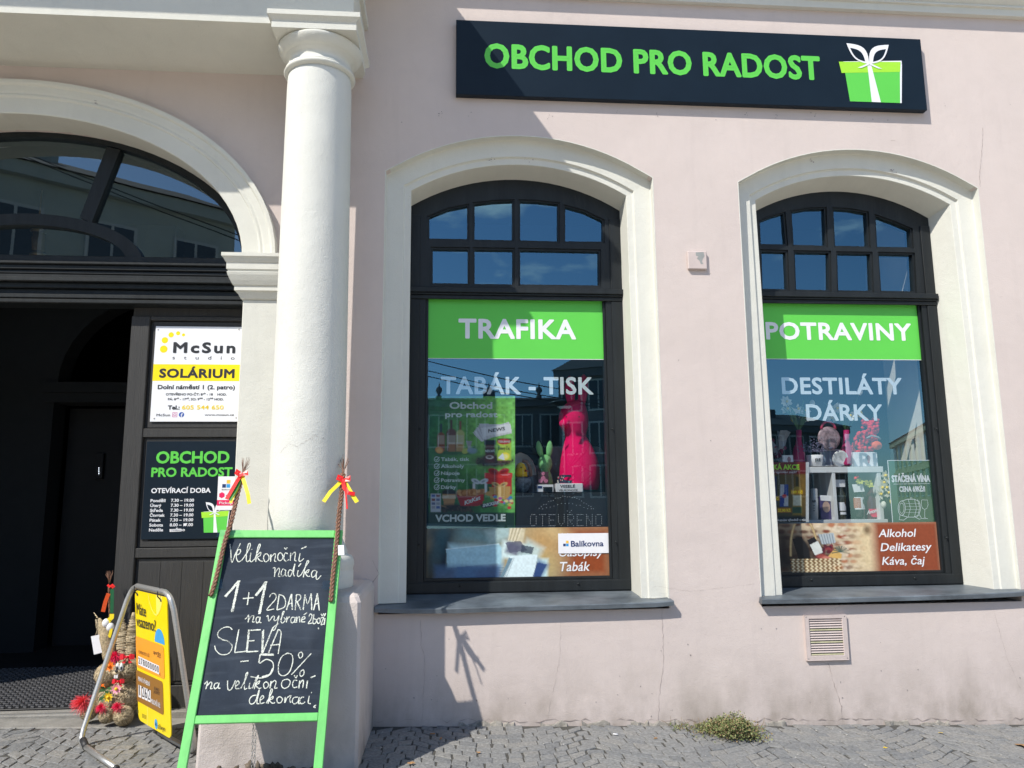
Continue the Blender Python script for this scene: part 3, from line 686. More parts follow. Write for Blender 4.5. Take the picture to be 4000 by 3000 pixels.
# ---- hallway behind the open leaf
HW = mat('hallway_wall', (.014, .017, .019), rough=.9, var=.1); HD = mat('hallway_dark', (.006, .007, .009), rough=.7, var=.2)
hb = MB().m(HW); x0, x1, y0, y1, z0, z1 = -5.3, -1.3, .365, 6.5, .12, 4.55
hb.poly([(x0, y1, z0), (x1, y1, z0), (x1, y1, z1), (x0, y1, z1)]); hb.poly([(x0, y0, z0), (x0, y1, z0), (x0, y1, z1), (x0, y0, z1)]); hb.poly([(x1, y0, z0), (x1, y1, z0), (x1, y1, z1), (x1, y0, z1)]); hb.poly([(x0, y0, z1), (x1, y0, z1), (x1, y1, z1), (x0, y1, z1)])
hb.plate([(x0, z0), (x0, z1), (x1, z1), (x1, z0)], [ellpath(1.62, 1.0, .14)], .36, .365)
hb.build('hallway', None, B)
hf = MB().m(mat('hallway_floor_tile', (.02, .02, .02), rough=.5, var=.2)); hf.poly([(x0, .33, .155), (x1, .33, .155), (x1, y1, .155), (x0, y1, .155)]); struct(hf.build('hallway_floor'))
ia = MB().m(HW); IY = 2.6
a0 = [at(a*.6028, 1100+b*.6028, IY) for a, b in ((360, 650), (400, 480), (500, 320), (640, 165))]
ix = a0[0].x; zs2 = at(200, 1495, IY).z
ar = [(ix+.02+1.5*(1-math.cos(t))*.72, zs2+.95*math.sin(t)) for t in [math.pi/2*i/10 for i in range(11)]]
ia.plate([(x0+.01, .147), (ix, .147), (ix, zs2)]+ar+[(ix+1.1, 4.5), (x0+.01, 4.5)], [], IY, IY+.25)
ia.box(at(165, 1495, IY-.06).x, ix+.9, IY-.06, IY+.3, at(200, 1535, IY).z, at(200, 1495, IY).z); ia.box(at(172, 1535, IY-.03).x, ix+.9, IY-.03, IY+.29, at(200, 1572, IY).z, at(200, 1535, IY).z-.001)
ia.build('inner_arch', None, B)
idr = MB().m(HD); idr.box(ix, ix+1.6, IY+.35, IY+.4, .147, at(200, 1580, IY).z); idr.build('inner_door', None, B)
# threshold step
ts = MB().m(mat('threshold_stone', (.25, .24, .22), rough=.85, var=.2, scale=8, bump=.4)); t0 = gz(-3)+.0
ts.bbox(-5.2, -1.40, -.02, .20, .0, .119, .008); ts.v = [(v[0], v[1], v[2]-(.0273*(v[0]+2.0) if v[2] > .08 else 0)) for v in ts.v]; ts.bbox(-5.2, -1.42, .20, .34, .03, .158, .006); TS = ts.build('threshold', None, B)
el = MB().m(STEEL); el.box(-5.1, -2.37, .215, .235, .157, .164); el.build('edge_strip', None, TS)
# ================================================================== signs on the wall, the door and the glass
FRONT = -1
def gift(parts, fn, mats=(GREEN, LIME, WHITE)):
    """the wrapped-gift emblem; fn(u, v, layer) maps emblem units (0..1 wide, 0..1 high) to space"""
    g, l_, w_ = mats
    def P(mb, pts, k): mb.poly([fn(u, v, k) for u, v in pts])
    b = MB().m(w_); P(b, [(.10, 0), (.925, .0), (.985, .70), (.94, .70), (.89, .02), (.10, .0)], 1); P(b, [(.06, .71), (.985, .765), (.985, .72), (.95, .60)], 0)
    b.m(g); P(b, [(.125, .0), (.90, .0), (.945, .62), (.075, .62)], 2); b.m(l_); P(b, [(.0, .70), (.965, .74), (.945, .56), (.03, .50)], 3)
    b.m(w_); P(b, [(.44, .66), (.50, .66), (.60, .0), (.46, .0)], 4)
    yield ('gift_box', b)
    b = MB().m(w_)
    def leaf(sg, k, sc=1.):
        o = []; i_ = []
        for t in range(17):
            a = t/16; x = .47+sg*(.30*math.sin(a*math.pi*.5)*sc); z = .70+(.32*a)*sc
            o.append((x-sg*.02, z)); 
        # outer leaf as two arcs
        A = [(.47, .68)]+[(.47+sg*(.33*q+.05*math.sin(q*math.pi)), .68+.36*q-.09*math.sin(q*math.pi)) for q in [i/10 for i in range(1, 11)]]
        Bk = [(.47+sg*(.33*q-.10*math.sin(q*math.pi)), .68+.36*q+.10*math.sin(q*math.pi)) for q in [i/10 for i in range(10, 0, -1)]]
        P(b, A+Bk, k)
        hole = [(.47+sg*(.06+.22*q+.03*math.sin(q*math.pi)), .72+.24*q-.05*math.sin(q*math.pi)) for q in [i/8 for i in range(9)]]+[(.47+sg*(.06+.22*q-.05*math.sin(q*math.pi)), .72+.24*q+.055*math.sin(q*math.pi)) for q in [i/8 for i in range(8, 0, -1)]]
        b.m(NAVY); P(b, hole, k+1); b.m(w_)
    leaf(-1, 5); leaf(1, 7)
    P(b, [(.46, .70), (.40, .66), (.28, .60), (.34, .60), (.43, .645), (.47, .67)], 9); P(b, [(.48, .70), (.54, .66), (.66, .60), (.60, .60), (.51, .645), (.47, .67)], 9)
    yield ('bow', b)
# ---- main fascia sign
SY = -.058
c = [at(1780, 75, SY), at(3599, 154, SY), at(3620, 430, SY), at(1783, 368, SY)]
x0, x1 = (c[0].x+c[3].x)/2, (c[1].x+c[2].x)/2; z0, z1 = (c[2].z+c[3].z)/2, (c[0].z+c[1].z)/2
t = thing('shop_sign', 'long black fascia sign reading OBCHOD PRO RADOST above both windows', 'sign', ((x0+x1)/2, SY, z0))
MB().m(NAVY).bbox(x0, x1, SY, -.002, z0, z1, .003).build('sign_box', None, t)
mb = MB().m(GREEN)
a = at(1897, 267, SY); b = at(3203, 313, SY); ct = at(1950, 181, SY); zb_ = (a.z+b.z)/2+.01
mb.text('OBCHOD PRO RADOST', (a.x, SY-.001, zb_), X_, Z_, width=b.x-a.x, cap=.192, bold=.034, lift=.0, spacing=1.06); mb.build('lettering', None, t)
e0, e1 = at(3288, 395, SY), at(3520, 183, SY); gw, gh = e1.x-e0.x, e1.z-e0.z
for nme, m_ in gift(t, lambda u, v, k: Vector((e0.x+u*gw, SY-.0015-.0006*k, e0.z+v*gh*.98))): m_.build(nme, None, t)

# ---- green panels and white lettering on the panes
def glass_sign(name, label, k, pxl, pxr, pyt, pyb, txt, tl, tr, tb_, tt):
    y = GY-.004; xa, xb = MAIN[k]; zt = ZMT+.004; zb_ = at((pxl+pxr)/2, pyb, y).z
    t = thing(name, label, 'sign', ((xa+xb)/2, y, zb_), 'green panels across the top of the shop panes')
    MB().m(GREEN).poly([(xa+.002, y, zb_), (xb-.002, y, zb_), (xb-.002, y, zt), (xa+.002, y, zt)]).build('green_panel', None, t)
    MB().m(PAPER).poly([(xa+.002, y-.0005, zb_-.004), (xb-.002, y-.0005, zb_-.004), (xb-.002, y-.0005, zb_), (xa+.002, y-.0005, zb_)]).build('edge', None, t)
    mb = MB().m(WHITE); wtext(mb, txt, tl, tr, tb_, tt, y-.001, bold=.03, spacing=1.06); mb.build('lettering', None, t)
glass_sign('window_sign', 'green window panel with white word TRAFIKA, half in shadow', 0, 1675, 2364, 1170, 1401, 'TRAFIKA', 1794, 2247, 1321, 1248)
glass_sign('window_sign', 'green window panel with white word POTRAVINY', 1, 2960, 3600, 1188, 1403, 'POTRAVINY', 2996, 3560, 1326, 1262)
LETM = mat('pale_window_letters', (.70, .77, .80), rough=.5, var=.02)
def letters(label, rows):
    t = None
    mb = MB().m(LETM)
    for body, l_, r_, b_, tt in rows: wtext(mb, body, l_, r_, b_, tt, GY+.003, bold=.026, spacing=1.05)
    return tag(mb.build('window_lettering'), label, 'lettering', 'white letters stuck behind the panes')
letters('pale letters TABÁK - TISK on the glass above the pink rabbit', [('TABÁK - TISK', 1724, 2316, 1538, 1473)])
letters('pale letters DESTILÁTY over DÁRKY on the glass', [('DESTILÁTY', 3058, 3524, 1538, 1476), ('DÁRKY', 3153, 3447, 1641, 1580)])

# ---- poster of the shop (window on the left)
PY = GY+.012
p = Pic(1674, 1548, 2012, 2062, 2.4, (52, 130, 62), lambda x, y: at(x, y, PY))
p.ell(1930, 1620, 120, 120, (120, 190, 90), .9, .7); p.ell(1960, 1760, 150, 160, (150, 205, 85), .9, .6); p.ell(1760, 1960, 150, 120, (30, 95, 55), .9, .6); p.ell(1700, 1560, 90, 60, (45, 110, 80), .9, .7); p.rect(1988, 1548, 2012, 2062, (140, 220, 110), 14, .5)
p.noise(.28, 9, 3).noise(.2, 26, 5)
p.ell(1772, 1768, 80, 9, (20, 60, 35), .4, .6)
for cx, top, bw, colr, nk in ((1723, 1655, 15, (150, 75, 40), (60, 65, 80)), (1763, 1640, 19, (110, 60, 50), (95, 50, 45)), (1798, 1645, 16, (190, 195, 120), (150, 85, 70))):
    p.rect(cx-4, top, cx+4, top+46, nk, 1.5); p.ell(cx, top+52, bw, 18, colr, .15); p.rect(cx-bw, top+50, cx+bw, 1762, colr, 2); p.rect(cx-bw+2, 1700, cx+bw-2, 1735, (205, 200, 180), 2, .55); p.rect(cx-bw+3, top+52, cx-bw+6, 1760, (235, 235, 225), 1, .5)
for cx in (1765, 1795): p.rect(cx-13, 1732, cx+13, 1764, (190, 130, 70), 2, .75); p.rect(cx-13, 1728, cx+13, 1735, (225, 220, 205), 1, .7)
p.ell(1716, 1758, 16, 13, (230, 150, 60), .1, 1, .3); p.ell(1716, 1760, 11, 9, (245, 190, 110), .2); p.ell(1818, 1762, 14, 10, (190, 200, 90), .1, 1, -.4); p.poly([(1820, 1722), (1844, 1722), (1838, 1748), (1844, 1762), (1824, 1762), (1828, 1748)], (165, 165, 165)); p.ell(1845, 1760, 18, 12, (140, 165, 190), .3, .8); p.ell(1852, 1746, 8, 5, (60, 120, 60), .3)
for i in range(6): p.poly([(1846+i*5, 1690-i*7), (1988-i*2, 1648+i*2), (1996, 1680), (1880+i*3, 1726-i*2)], (205-i*6+(i % 2)*25, 205-i*6+(i % 2)*25, 210-i*5+(i % 2)*25))
p.poly([(1878, 1672), (1994, 1655), (2000, 1692), (1888, 1716)], (228, 228, 232))
for i in range(4): p.line([(1892, 1706+i*2.6), (1994, 1688+i*2.2)], .8, (150, 150, 155), .7)
p.ell(1930, 1800, 78, 22, (60, 42, 30), .3); p.noise(.0, 5)
rgp = random.Random(4)
for _ in range(90): a = rgp.random()*6.28; q = rgp.random()**.5; p.ell(1930+74*q*math.cos(a), 1802+20*q*math.sin(a), 4.5, 2.8, rgp.choice(((75, 52, 38), (45, 30, 22), (100, 72, 52))), .3, 1, rgp.random()*3)
p.rect(1895, 1734, 1932, 1806, (88, 24, 24), 4); p.rect(1891, 1718, 1936, 1738, (28, 26, 30), 2); p.rect(1896, 1752, 1932, 1772, (60, 20, 25), 2); p.ell(1913, 1786, 15, 7, (235, 230, 225), .2); p.ell(1912, 1785, 10, 4, (70, 25, 25), .3)
p.rect(1942, 1712, 1997, 1798, (175, 200, 65), 1.5); p.rect(1942, 1712, 1997, 1724, (40, 90, 50), 2); p.ell(1969, 1725, 26, 11, (185, 25, 40), .1); p.ell(1974, 1782, 17, 15, (245, 225, 60), .12); p.ell(1974, 1783, 11, 9, (250, 240, 150), .3); p.poly([(1945, 1790), (1965, 1770), (1972, 1798)], (225, 230, 235)); p.poly([(1942, 1730), (1955, 1745), (1942, 1775)], (95, 150, 60))
# gifts
p.poly([(1895, 1858), (1998, 1858), (1998, 1930), (1895, 1930)], (190, 40, 38)); p.poly([(1893, 1848), (2000, 1848), (2000, 1866), (1893, 1866)], (208, 52, 48))
for sx in (-1, 1): p.ell(1948+sx*20, 1842, 22, 12, (170, 28, 32), .15, 1, -sx*.35); p.ell(1948+sx*18, 1842, 12, 6, (110, 15, 22), .3, .8, -sx*.35)
p.poly([(1830, 1890), (1922, 1890), (1918, 1925), (1834, 1925)], (40, 95, 55)); p.rect(1846, 1888, 1857, 1925, (215, 220, 225), 1); p.rect(1893, 1888, 1903, 1925, (205, 210, 215), 1)
for sx in (-1, 1): p.ell(1874+sx*16, 1880, 18, 9, (210, 215, 225), .15, 1, -sx*.4); p.ell(1874+sx*15, 1880, 9, 4, (120, 130, 140), .3, .8, -sx*.4)
p.poly([(1910, 1902), (1995, 1900), (1990, 1952), (1916, 1950)], (190, 150, 85)); p.rect(1946, 1900, 1958, 1952, (225, 195, 140), 1)
for sx in (-1, 1): p.ell(1952+sx*15, 1893, 17, 8, (205, 170, 110), .15, 1, -sx*.4); p.ell(1952+sx*14, 1893, 9, 4, (120, 90, 50), .3, .8, -sx*.4)
# coffee cup, bowl, bars, sweets, beans
p.poly([(1728, 1925), (1780, 1925), (1774, 1975), (1734, 1975)], (200, 150, 95)); p.rect(1728, 1934, 1780, 1948, (225, 205, 175), 1.5); p.rect(1728, 1918, 1780, 1930, (30, 28, 28), 2); p.ell(1754, 1918, 22, 6, (40, 38, 38), .1)
p.ell(1780, 1985, 70, 16, (48, 32, 24), .4)
for _ in range(80): p.ell(1712+rgp.random()*140, 1975+rgp.random()*30, 4.2, 2.6, rgp.choice(((70, 48, 36), (40, 27, 20), (92, 66, 48))), .3, 1, rgp.random()*3)
p.poly([(1780, 1928), (1893, 1928), (1882, 1975), (1800, 1978)], (165, 28, 32)); p.ell(1838, 1926, 56, 14, (170, 110, 60), .1)
for _ in range(22): p.ell(1790+rgp.random()*96, 1916+rgp.random()*16, 9, 6, rgp.choice(((195, 140, 85), (165, 105, 55), (215, 165, 110))), .2, 1, rgp.random()*3)
p.poly([(1806, 1955), (1886, 1930), (1892, 1955), (1812, 1978)], (190, 30, 36)); p.ell(1910, 1928, 14, 9, (200, 160, 100), .2)
p.poly([(1876, 1970), (1950, 1955), (1958, 1972), (1884, 1986)], (52, 34, 34)); p.poly([(1886, 1972), (1946, 1960), (1949, 1970), (1890, 1982)], (40, 45, 110))
for _ in range(34): p.ell(1928+rgp.random()*70, 1936+rgp.random()*48, 8, 5.5, rgp.choice(((200, 55, 60), (70, 130, 190), (200, 190, 80), (110, 160, 90), (180, 90, 160), (225, 215, 150))), .15)
p.line([(1680, 1960), (1712, 1972), (1740, 1980)], 5, (150, 115, 75))
p.C = np.clip(p.C*(.72+.42*np.clip((p.X-1760)/240, 0, 1))[..., None], 0, 1); p.rect(1682, 1928, 1722, 2000, (185, 190, 200), 1)  # print dimmed left, brightened right: sunlight on the sheet painted into its colours
for i in range(4):
    for j in range(2): p.rect(1686+j*18, 1932+i*15, 1700+j*18, 1942+i*15, ((70, 95, 160), (120, 60, 60), (90, 100, 140), (150, 150, 160))[(i+j) % 4], 1)
p.rect(1674, 2002, 2012, 2062, (36, 62, 52), 3)
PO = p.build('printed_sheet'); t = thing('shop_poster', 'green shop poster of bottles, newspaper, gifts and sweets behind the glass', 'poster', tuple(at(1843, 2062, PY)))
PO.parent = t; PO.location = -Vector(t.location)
PT = mat('poster_letters', (.62, .70, .68), rough=.5, var=0)
mb = MB().m(PT); yy = PY-.0012
wtext(mb, 'Obchod', 1757, 1922, 1596, 1571, yy, bold=.035); wtext(mb, 'pro radost', 1740, 1942, 1629, 1608, yy, bold=.035)
for k, s_ in enumerate(('Tabák, tisk', 'Alkoholy', 'Nápoje', 'Potraviny', 'Dárky')):
    b_ = 1800+k*27.3; wtext(mb, s_, 1723, (1832, 1812, 1795, 1816, 1781)[k], b_, b_-13, yy, bold=.03)
    cc = at(1706, b_-6, yy); ring = [(cc.x+.019*math.cos(q), yy, cc.z+.019*math.sin(q)) for q in [i*math.pi/8+.9 for i in range(15)]]; mb.strip(ring, .005, (0, -1, 0), .00002)
    mb.strip([(cc.x-.010, yy-.0006, cc.z+.002), (cc.x-.002, yy-.0006, cc.z-.009), (cc.x+.02, yy-.0006, cc.z+.017)], .006, (0, -1, 0), .00003)
wtext(mb, 'VCHOD VEDLE', 1702, 1974, 2036, 2010, yy, bold=.04); mb.build('lettering', None, t)
mb = MB().m(BLACK); a = at(1908, 1690, yy); b = at(1972, 1680, yy); mb.text('NEWS', tuple(a), (b-a).normalized(), Z_, width=(b-a).length, cap=.026, bold=.02)
wtext(mb, 'Zelený Čaj', 1945, 1990, 1756, 1745, yy, bold=.01); mb.build('printed_words', None, t)
mb = MB().m(PT); wtext(mb, 'NESCAFÉ', 1896, 1932, 1766, 1757, yy, bold=.02); wtext(mb, 'TEEKANNE', 1946, 1992, 1729, 1721, yy, bold=.02)
a = at(1816, 1972, yy); b = at(1876, 1950, yy); mb.text('KitKat', tuple(a), (b-a).normalized(), Z_, width=(b-a).length, cap=.030, bold=.04)
a = at(1886, 1981, yy); b = at(1947, 1968, yy); mb.text('SNICKERS', tuple(a), (b-a).normalized(), Z_, width=(b-a).length, cap=.022, bold=.05, shear=.15); mb.build('brand_words', None, t)

# ---- picture strip of newspapers
def strip_sign(k, pic, name, label, title_rows, pyt, pyb, bot):
    o = pic.build('printed_sheet'); t = thing(name, label, 'sign', tuple(at((pic.b[0]+pic.b[2])/2, pyb, pic_y)), 'picture strips along the bottom of the shop panes'); o.parent = t; o.location = -Vector(t.location)
    mb = MB().m(PAPER)
    for body, l_, r_, b_, tt in title_rows: wtext(mb, body, l_, r_, b_, tt, pic_y-.0015, bold=.012, shear=.2)
    mb.build('lettering', None, t); return t
pic_y = GY-.003
def fnW(k):
    xa, xb = MAIN[k]; zt_, zb_ = at(2020, 2062, pic_y).z if k == 0 else at(3350, 2042, pic_y).z, ZMB-.003
    b = (1668, 2062, 2386, 2254) if k == 0 else (3020, 2042, 3690, 2226)
    return b, (lambda x, y: (xa+.002+(x-b[0])/(b[2]-b[0])*(xb-xa-.004), pic_y, zt_+(y-b[1])/(b[3]-b[1])*(zb_-zt_)))
b_, f_ = fnW(0)
p = Pic(*b_, 2.6, (165, 150, 115), f_)
p.rect(1668, 2050, 1800, 2260, (12, 40, 56), 60); p.rect(1668, 2050, 2000, 2100, (38, 74, 88), 30, .7); p.rect(1668, 2150, 1700, 2260, (10, 22, 30), 30); p.ell(1720, 2120, 26, 90, (40, 90, 105), .5, .6, .3); p.rect(1790, 2060, 1960, 2130, (110, 150, 155), 30, .9, .25); p.rect(2205, 2050, 2400, 2270, (140, 68, 34), 45); p.ell(2130, 2120, 70, 80, (190, 150, 95), .7, .8); p.ell(2100, 2210, 60, 50, (185, 165, 110), .7, .8)
p.rect(1755, 2128, 1965, 2215, (172, 212, 222), 12, 1, .06); p.rect(1780, 2200, 1960, 2262, (96, 130, 165), 14, 1, .05); p.rect(1860, 2215, 1950, 2262, (92, 88, 110), 10, .8, -.3); p.rect(1820, 2160, 1960, 2172, (120, 165, 190), 6, .7, .08)
p.rect(1905, 2060, 2000, 2110, (165, 190, 190), 12, .9, -.3); p.rect(1990, 2062, 2050, 2120, (205, 195, 165), 4, 1, .15)
for i in range(7): p.line([(2000+i*7, 2062), (1985+i*6, 2118)], 2, (110, 90, 55) if i % 2 else (230, 222, 200), .8)
p.rect(1960, 2120, 2070, 2185, (205, 225, 225), 8, 1, .2); p.rect(1980, 2122, 2030, 2165, (96, 98, 120), 7, .9, .35); p.rect(2030, 2140, 2080, 2170, (70, 80, 95), 7, .9, .3); p.rect(1995, 2180, 2140, 2262, (200, 232, 235), 8, 1, .05); p.rect(2040, 2120, 2110, 2200, (190, 215, 215), 14, .8, .5)
for i in range(5): p.line([(1990-i*7, 2255), (2000-i*4, 2190), (2012-i*2, 2180), (2090, 2176+i*2)], 1.8, (60, 85, 95) if i % 2 == 0 else (215, 235, 235), .9)
p.rect(2085, 2190, 2130, 2262, (45, 75, 130), 10, .9, .5); p.rect(2062, 2190, 2092, 2225, (125, 120, 110), 8, .8, .4); p.rect(2135, 2070, 2250, 2110, (205, 180, 130), 25, .6, .5)
for i in range(26): p.line([(1940+(i % 6)*7, 2215+(i//6)*9), (1944+(i % 6)*7, 2215+(i//6)*9)], 2.2, (60, 90, 105), .8)
p.poly([(1745, 2140), (1950, 2122), (1962, 2140), (1958, 2196), (1750, 2212)], (158, 200, 216), .8); p.line([(1745, 2141), (1950, 2123)], 3, (215, 235, 240), .9); p.rect(1700, 2205, 1950, 2258, (62, 100, 142), 10, .7, .03)
p.poly([(1990, 2176), (2000, 2168), (2102, 2166), (2086, 2252), (1952, 2254)], (214, 232, 236)); p.poly([(1990, 2176), (1952, 2254), (1966, 2254), (2003, 2180)], (120, 150, 165))
for i in range(4): p.line([(1956+i*7, 2254), (1994+i*5, 2178)], 1.6, (70, 95, 110), .9)
p.poly([(1975, 2118), (2035, 2112), (2062, 2150), (1992, 2158)], (84, 86, 108), .85); p.poly([(2040, 2128), (2088, 2138), (2080, 2164), (2036, 2156)], (52, 62, 80), .85); p.poly([(2100, 2196), (2138, 2204), (2112, 2254), (2080, 2254)], (40, 66, 118), .85)
p.noise(.10, 7, 8)
strip_sign(0, p, 'picture_sign', 'wide strip picture of folded newspapers with the words Časopisy and Tabák', [('Noviny', 2190, 2305, 2112, 2082), ('Časopisy', 2185, 2357, 2172, 2142), ('Tabák', 2188, 2304, 2230, 2194)], 2062, 2254, 0)
t = thing('white_sticker', 'white sticker reading Balíkovna stuck over the newspaper strip', 'sticker', tuple(at(2280, 2160, GY-.008)))
y = GY-.009; c = [at(2180, 2084, y), at(2376, 2082, y), at(2378, 2160, y), at(2181, 2162, y)]
MB().m(PAPER).poly([(q.x, y, q.z) for q in c][::-1]).build('sticker_sheet', None, t)
NB = mat('navy_print', c3(22, 50, 105), rough=.5, var=0); SB = mat('sky_blue_print', c3(45, 150, 215), rough=.5, var=0); OB = mat('amber_print', c3(245, 190, 60), rough=.5, var=0)
def logo3(mb, x, z, s_, y):
    for m_, i, j in ((NB, 0, 0), (SB, 1.15, 0), (OB, 1.15, 1.15)): mb.m(m_).poly([(x+i*s_, y, z+j*s_), (x+(i+1)*s_, y, z+j*s_), (x+(i+1)*s_, y, z+(j+1)*s_), (x+i*s_, y, z+(j+1)*s_)])
mb = MB(); q = at(2200, 2134, y); logo3(mb, q.x, q.z, .019, y-.0006); mb.build('logo', None, t)
mb = MB().m(NB); wtext(mb, 'Balíkovna', 2231, 2357, 2134, 2112, y-.0006, bold=.022); mb.build('lettering', None, t)
# dotted OPEN display behind the lower left pane
y = GY+.02; t = thing('open_display', 'dark dotted light display spelling OTEVŘENO above the newspaper strip', 'display', tuple(at(2230, 2058, y)))
c = [at(2016, 1925, y), at(2376, 1925, y), at(2382, 2058, y), at(2016, 2060, y)]
MB().m(mat('black_display', (.012, .015, .02), rough=.3, var=.1)).poly([(q.x, y, q.z) for q in c][::-1]).build('display_board', None, t)
GL = {'O': '01110 10001 10001 10001 10001 10001 01110', 'T': '11111 00100 00100 00100 00100 00100 00100', 'E': '11111 10000 10000 11110 10000 10000 11111', 'V': '10001 10001 10001 10001 10001 01010 00100', 'Ř': '11110 10001 10001 11110 10100 10010 10001', 'N': '10001 11001 11001 10101 10011 10011 10001'}
dm = MB().m(mat('white_diode', (.70, .72, .74), rough=.4, var=0)); dots = []
for i, ch in enumerate('OTEVŘENO'):
    for r_, row in enumerate(GL[ch].split()):
        for q_, v_ in enumerate(row):
            if v_ == '1' and (r_+q_) % 1 == 0: dots.append((2072+i*36.5+q_*5.6, 2010+r_*7.2))
dots += [(2216, 1996), (2226, 2001), (2232, 1994)]
rgp = random.Random(9)
for i in range(24): q = i/23; dots.append((2106+q*212, 1986-46*math.sin(q*math.pi)+rgp.uniform(-3, 3)))
for i in range(14): q = i/13; dots.append((2120+q*190, 1990-22*math.sin(q*math.pi)+rgp.uniform(-3, 3)))
for px, py in dots:
    o = at(px, py, y-.003); dm.poly([o+Vector((.0026*math.cos(a), 0, .0026*math.sin(a))) for a in [-i*math.pi/3 for i in range(6)]])
dm.build('diode_dots', None, t)['kind'] = 'stuff'

# ---- right window: basket picture strip and posters
b_, f_ = fnW(1)
p = Pic(*b_, 2.2, (214, 198, 172), f_)
rgp = random.Random(2); p.noise(.18, 26, 9)
for j in range(9):
    for i in range(12):
        cx = 3030+i*44+(j % 2)*22; cy = 2048+j*23
        if cx > 3400 or rgp.random() < .14: continue
        p.ell(cx+rgp.uniform(-5, 5), cy+rgp.uniform(-3, 3), rgp.uniform(14, 21), rgp.uniform(6, 9), rgp.choice(((150, 70, 45), (128, 58, 40), (100, 50, 40), (185, 112, 75))), .35, rgp.uniform(.6, .95))
for _ in range(60): p.ell(3150+rgp.random()*230, 2050+rgp.random()*170, rgp.uniform(5, 15), rgp.uniform(3, 6), (236, 226, 206), .6, .7)
p.rect(2990, 2030, 3120, 2240, (20, 18, 24), 60, .95); p.ell(3160, 2150, 95, 62, (46, 34, 30), .5, .9); p.C = p.C*np.array([.82, .78, .74])
p.rect(3350, 2040, 3440, 2230, (215, 195, 155), 40, .85); p.ell(3400, 2070, 14, 16, (90, 65, 40), .6, .8); p.rect(3425, 2030, 3700, 2240, (140, 70, 45), 22); p.ell(3050, 2180, 40, 60, (15, 18, 25), .6, .8)
p.line([(3088+50-56*math.cos(a), 2160-140*math.sin(a)) for a in [math.pi*i/14 for i in range(0, 13)]], 9, (150, 125, 85), 1, 2); p.line([(3088+50-56*math.cos(a), 2160-140*math.sin(a)) for a in [math.pi*i/14 for i in range(0, 13)]], 3, (205, 185, 140), .8, 2)
p.poly([(3092, 2100), (3130, 2092), (3165, 2180), (3118, 2190)], (16, 18, 22)); p.ell(3130, 2130, 22, 46, (22, 24, 28), .15, 1, -.5); p.poly([(3152, 2105), (3182, 2092), (3220, 2160), (3186, 2178)], (24, 24, 28)); p.poly([(3162, 2122), (3196, 2108), (3216, 2150), (3180, 2162)], (200, 205, 200))
p.poly([(3198, 2084), (3262, 2078), (3268, 2115), (3212, 2122)], (165, 175, 180))
for i in range(6): p.line([(3200+i*11, 2084), (3210+i*10, 2120)], 2.5, (70, 85, 100), .8)
for _ in range(26): p.ell(3215+rgp.random()*50, 2125+rgp.random()*26, 6, 5.5, rgp.choice(((90, 35, 45), (130, 55, 60), (70, 30, 45))), .3)
p.poly([(3232, 2168), (3262, 2136), (3290, 2160), (3284, 2176)], (205, 165, 95)); p.ell(3205, 2165, 20, 9, (150, 70, 65), .4); p.ell(3225, 2172, 16, 7, (190, 120, 105), .4)
for _ in range(40): a = rgp.random()*3.1; p.line([(3285, 2150), (3285+36*math.cos(a), 2150-30*math.sin(a)+8)], 1.6, (70, 90, 80), .8)
for j in range(8):
    for i in range(22):
        x = 3084+i*9.2+(j % 2)*4.6; y_ = 2176+j*6.6
        if x < 3300-(j*3): p.ell(x, y_, 5, 2.8, (222, 206, 168) if (i+j) % 2 else (128, 100, 64), .3)
p.noise(.08, 6, 4)
strip_sign(1, p, 'picture_sign', 'wide strip picture of a wicker gift basket with the words Alkohol, Delikatesy, Káva, čaj', [('Alkohol', 3432, 3580, 2097, 2066), ('Delikatesy', 3440, 3640, 2151, 2120), ('Káva, čaj', 3446, 3614, 2205, 2174)], 2042, 2226, 0)
PY2 = GY+.014
p = Pic(2985, 1805, 3160, 2040, 2.2, (40, 42, 30), lambda x, y: at(x, y, PY2))
p.ell(3130, 1900, 60, 90, (150, 110, 30), .9, .7); p.ell(3065, 1960, 50, 80, (75, 70, 30), .9, .7); p.rect(2985, 1805, 3150, 1852, (110, 22, 24), 3); p.rect(2985, 2018, 3160, 2040, (25, 28, 32), 3); p.rect(3148, 1800, 3162, 2042, (205, 208, 210), 1.2)
p.rect(2985, 1862, 3035, 1975, (32, 42, 90), 3); p.rect(2985, 1872, 3000, 1970, (140, 30, 40), 3); p.poly([(3048, 1892), (3078, 1892), (3080, 1980), (3046, 1980)], (35, 60, 140)); p.poly([(3048, 1892), (3064, 1892), (3062, 1936), (3047, 1936)], (190, 195, 205)); p.poly([(3064, 1936), (3080, 1936), (3080, 1976), (3062, 1976)], (190, 195, 205)); p.ell(3064, 1938, 9, 7, (200, 50, 45), .2)
p.rect(3108, 1862, 3120, 1905, (60, 55, 25), 2); p.ell(3114, 1915, 17, 14, (150, 130, 50), .2); p.rect(3096, 1915, 3132, 2012, (140, 118, 40), 3); p.rect(3098, 1935, 3130, 1975, (200, 200, 180), 2); p.rect(3096, 1980, 3132, 2005, (45, 75, 50), 2); p.rect(3090, 1914, 3136, 1930, (190, 130, 30), 2); p.rect(3036, 1984, 3092, 2002, (170, 110, 25), 2); p.rect(2985, 1938, 3046, 1956, (170, 110, 25), 2); p.noise(.14, 8, 2)
o = p.build('printed_sheet'); t = thing('offer_poster', 'dark red and gold offer poster with cans and bottle, VELKÁ AKCE', 'poster', tuple(at(3070, 2040, PY2))); o.parent = t; o.location = -Vector(t.location)
mb = MB().m(LIME); yy = PY2-.001; wtext(mb, 'VELKÁ AKCE', 2982, 3122, 1834, 1815, yy, bold=.04); mb.build('headline', None, t)
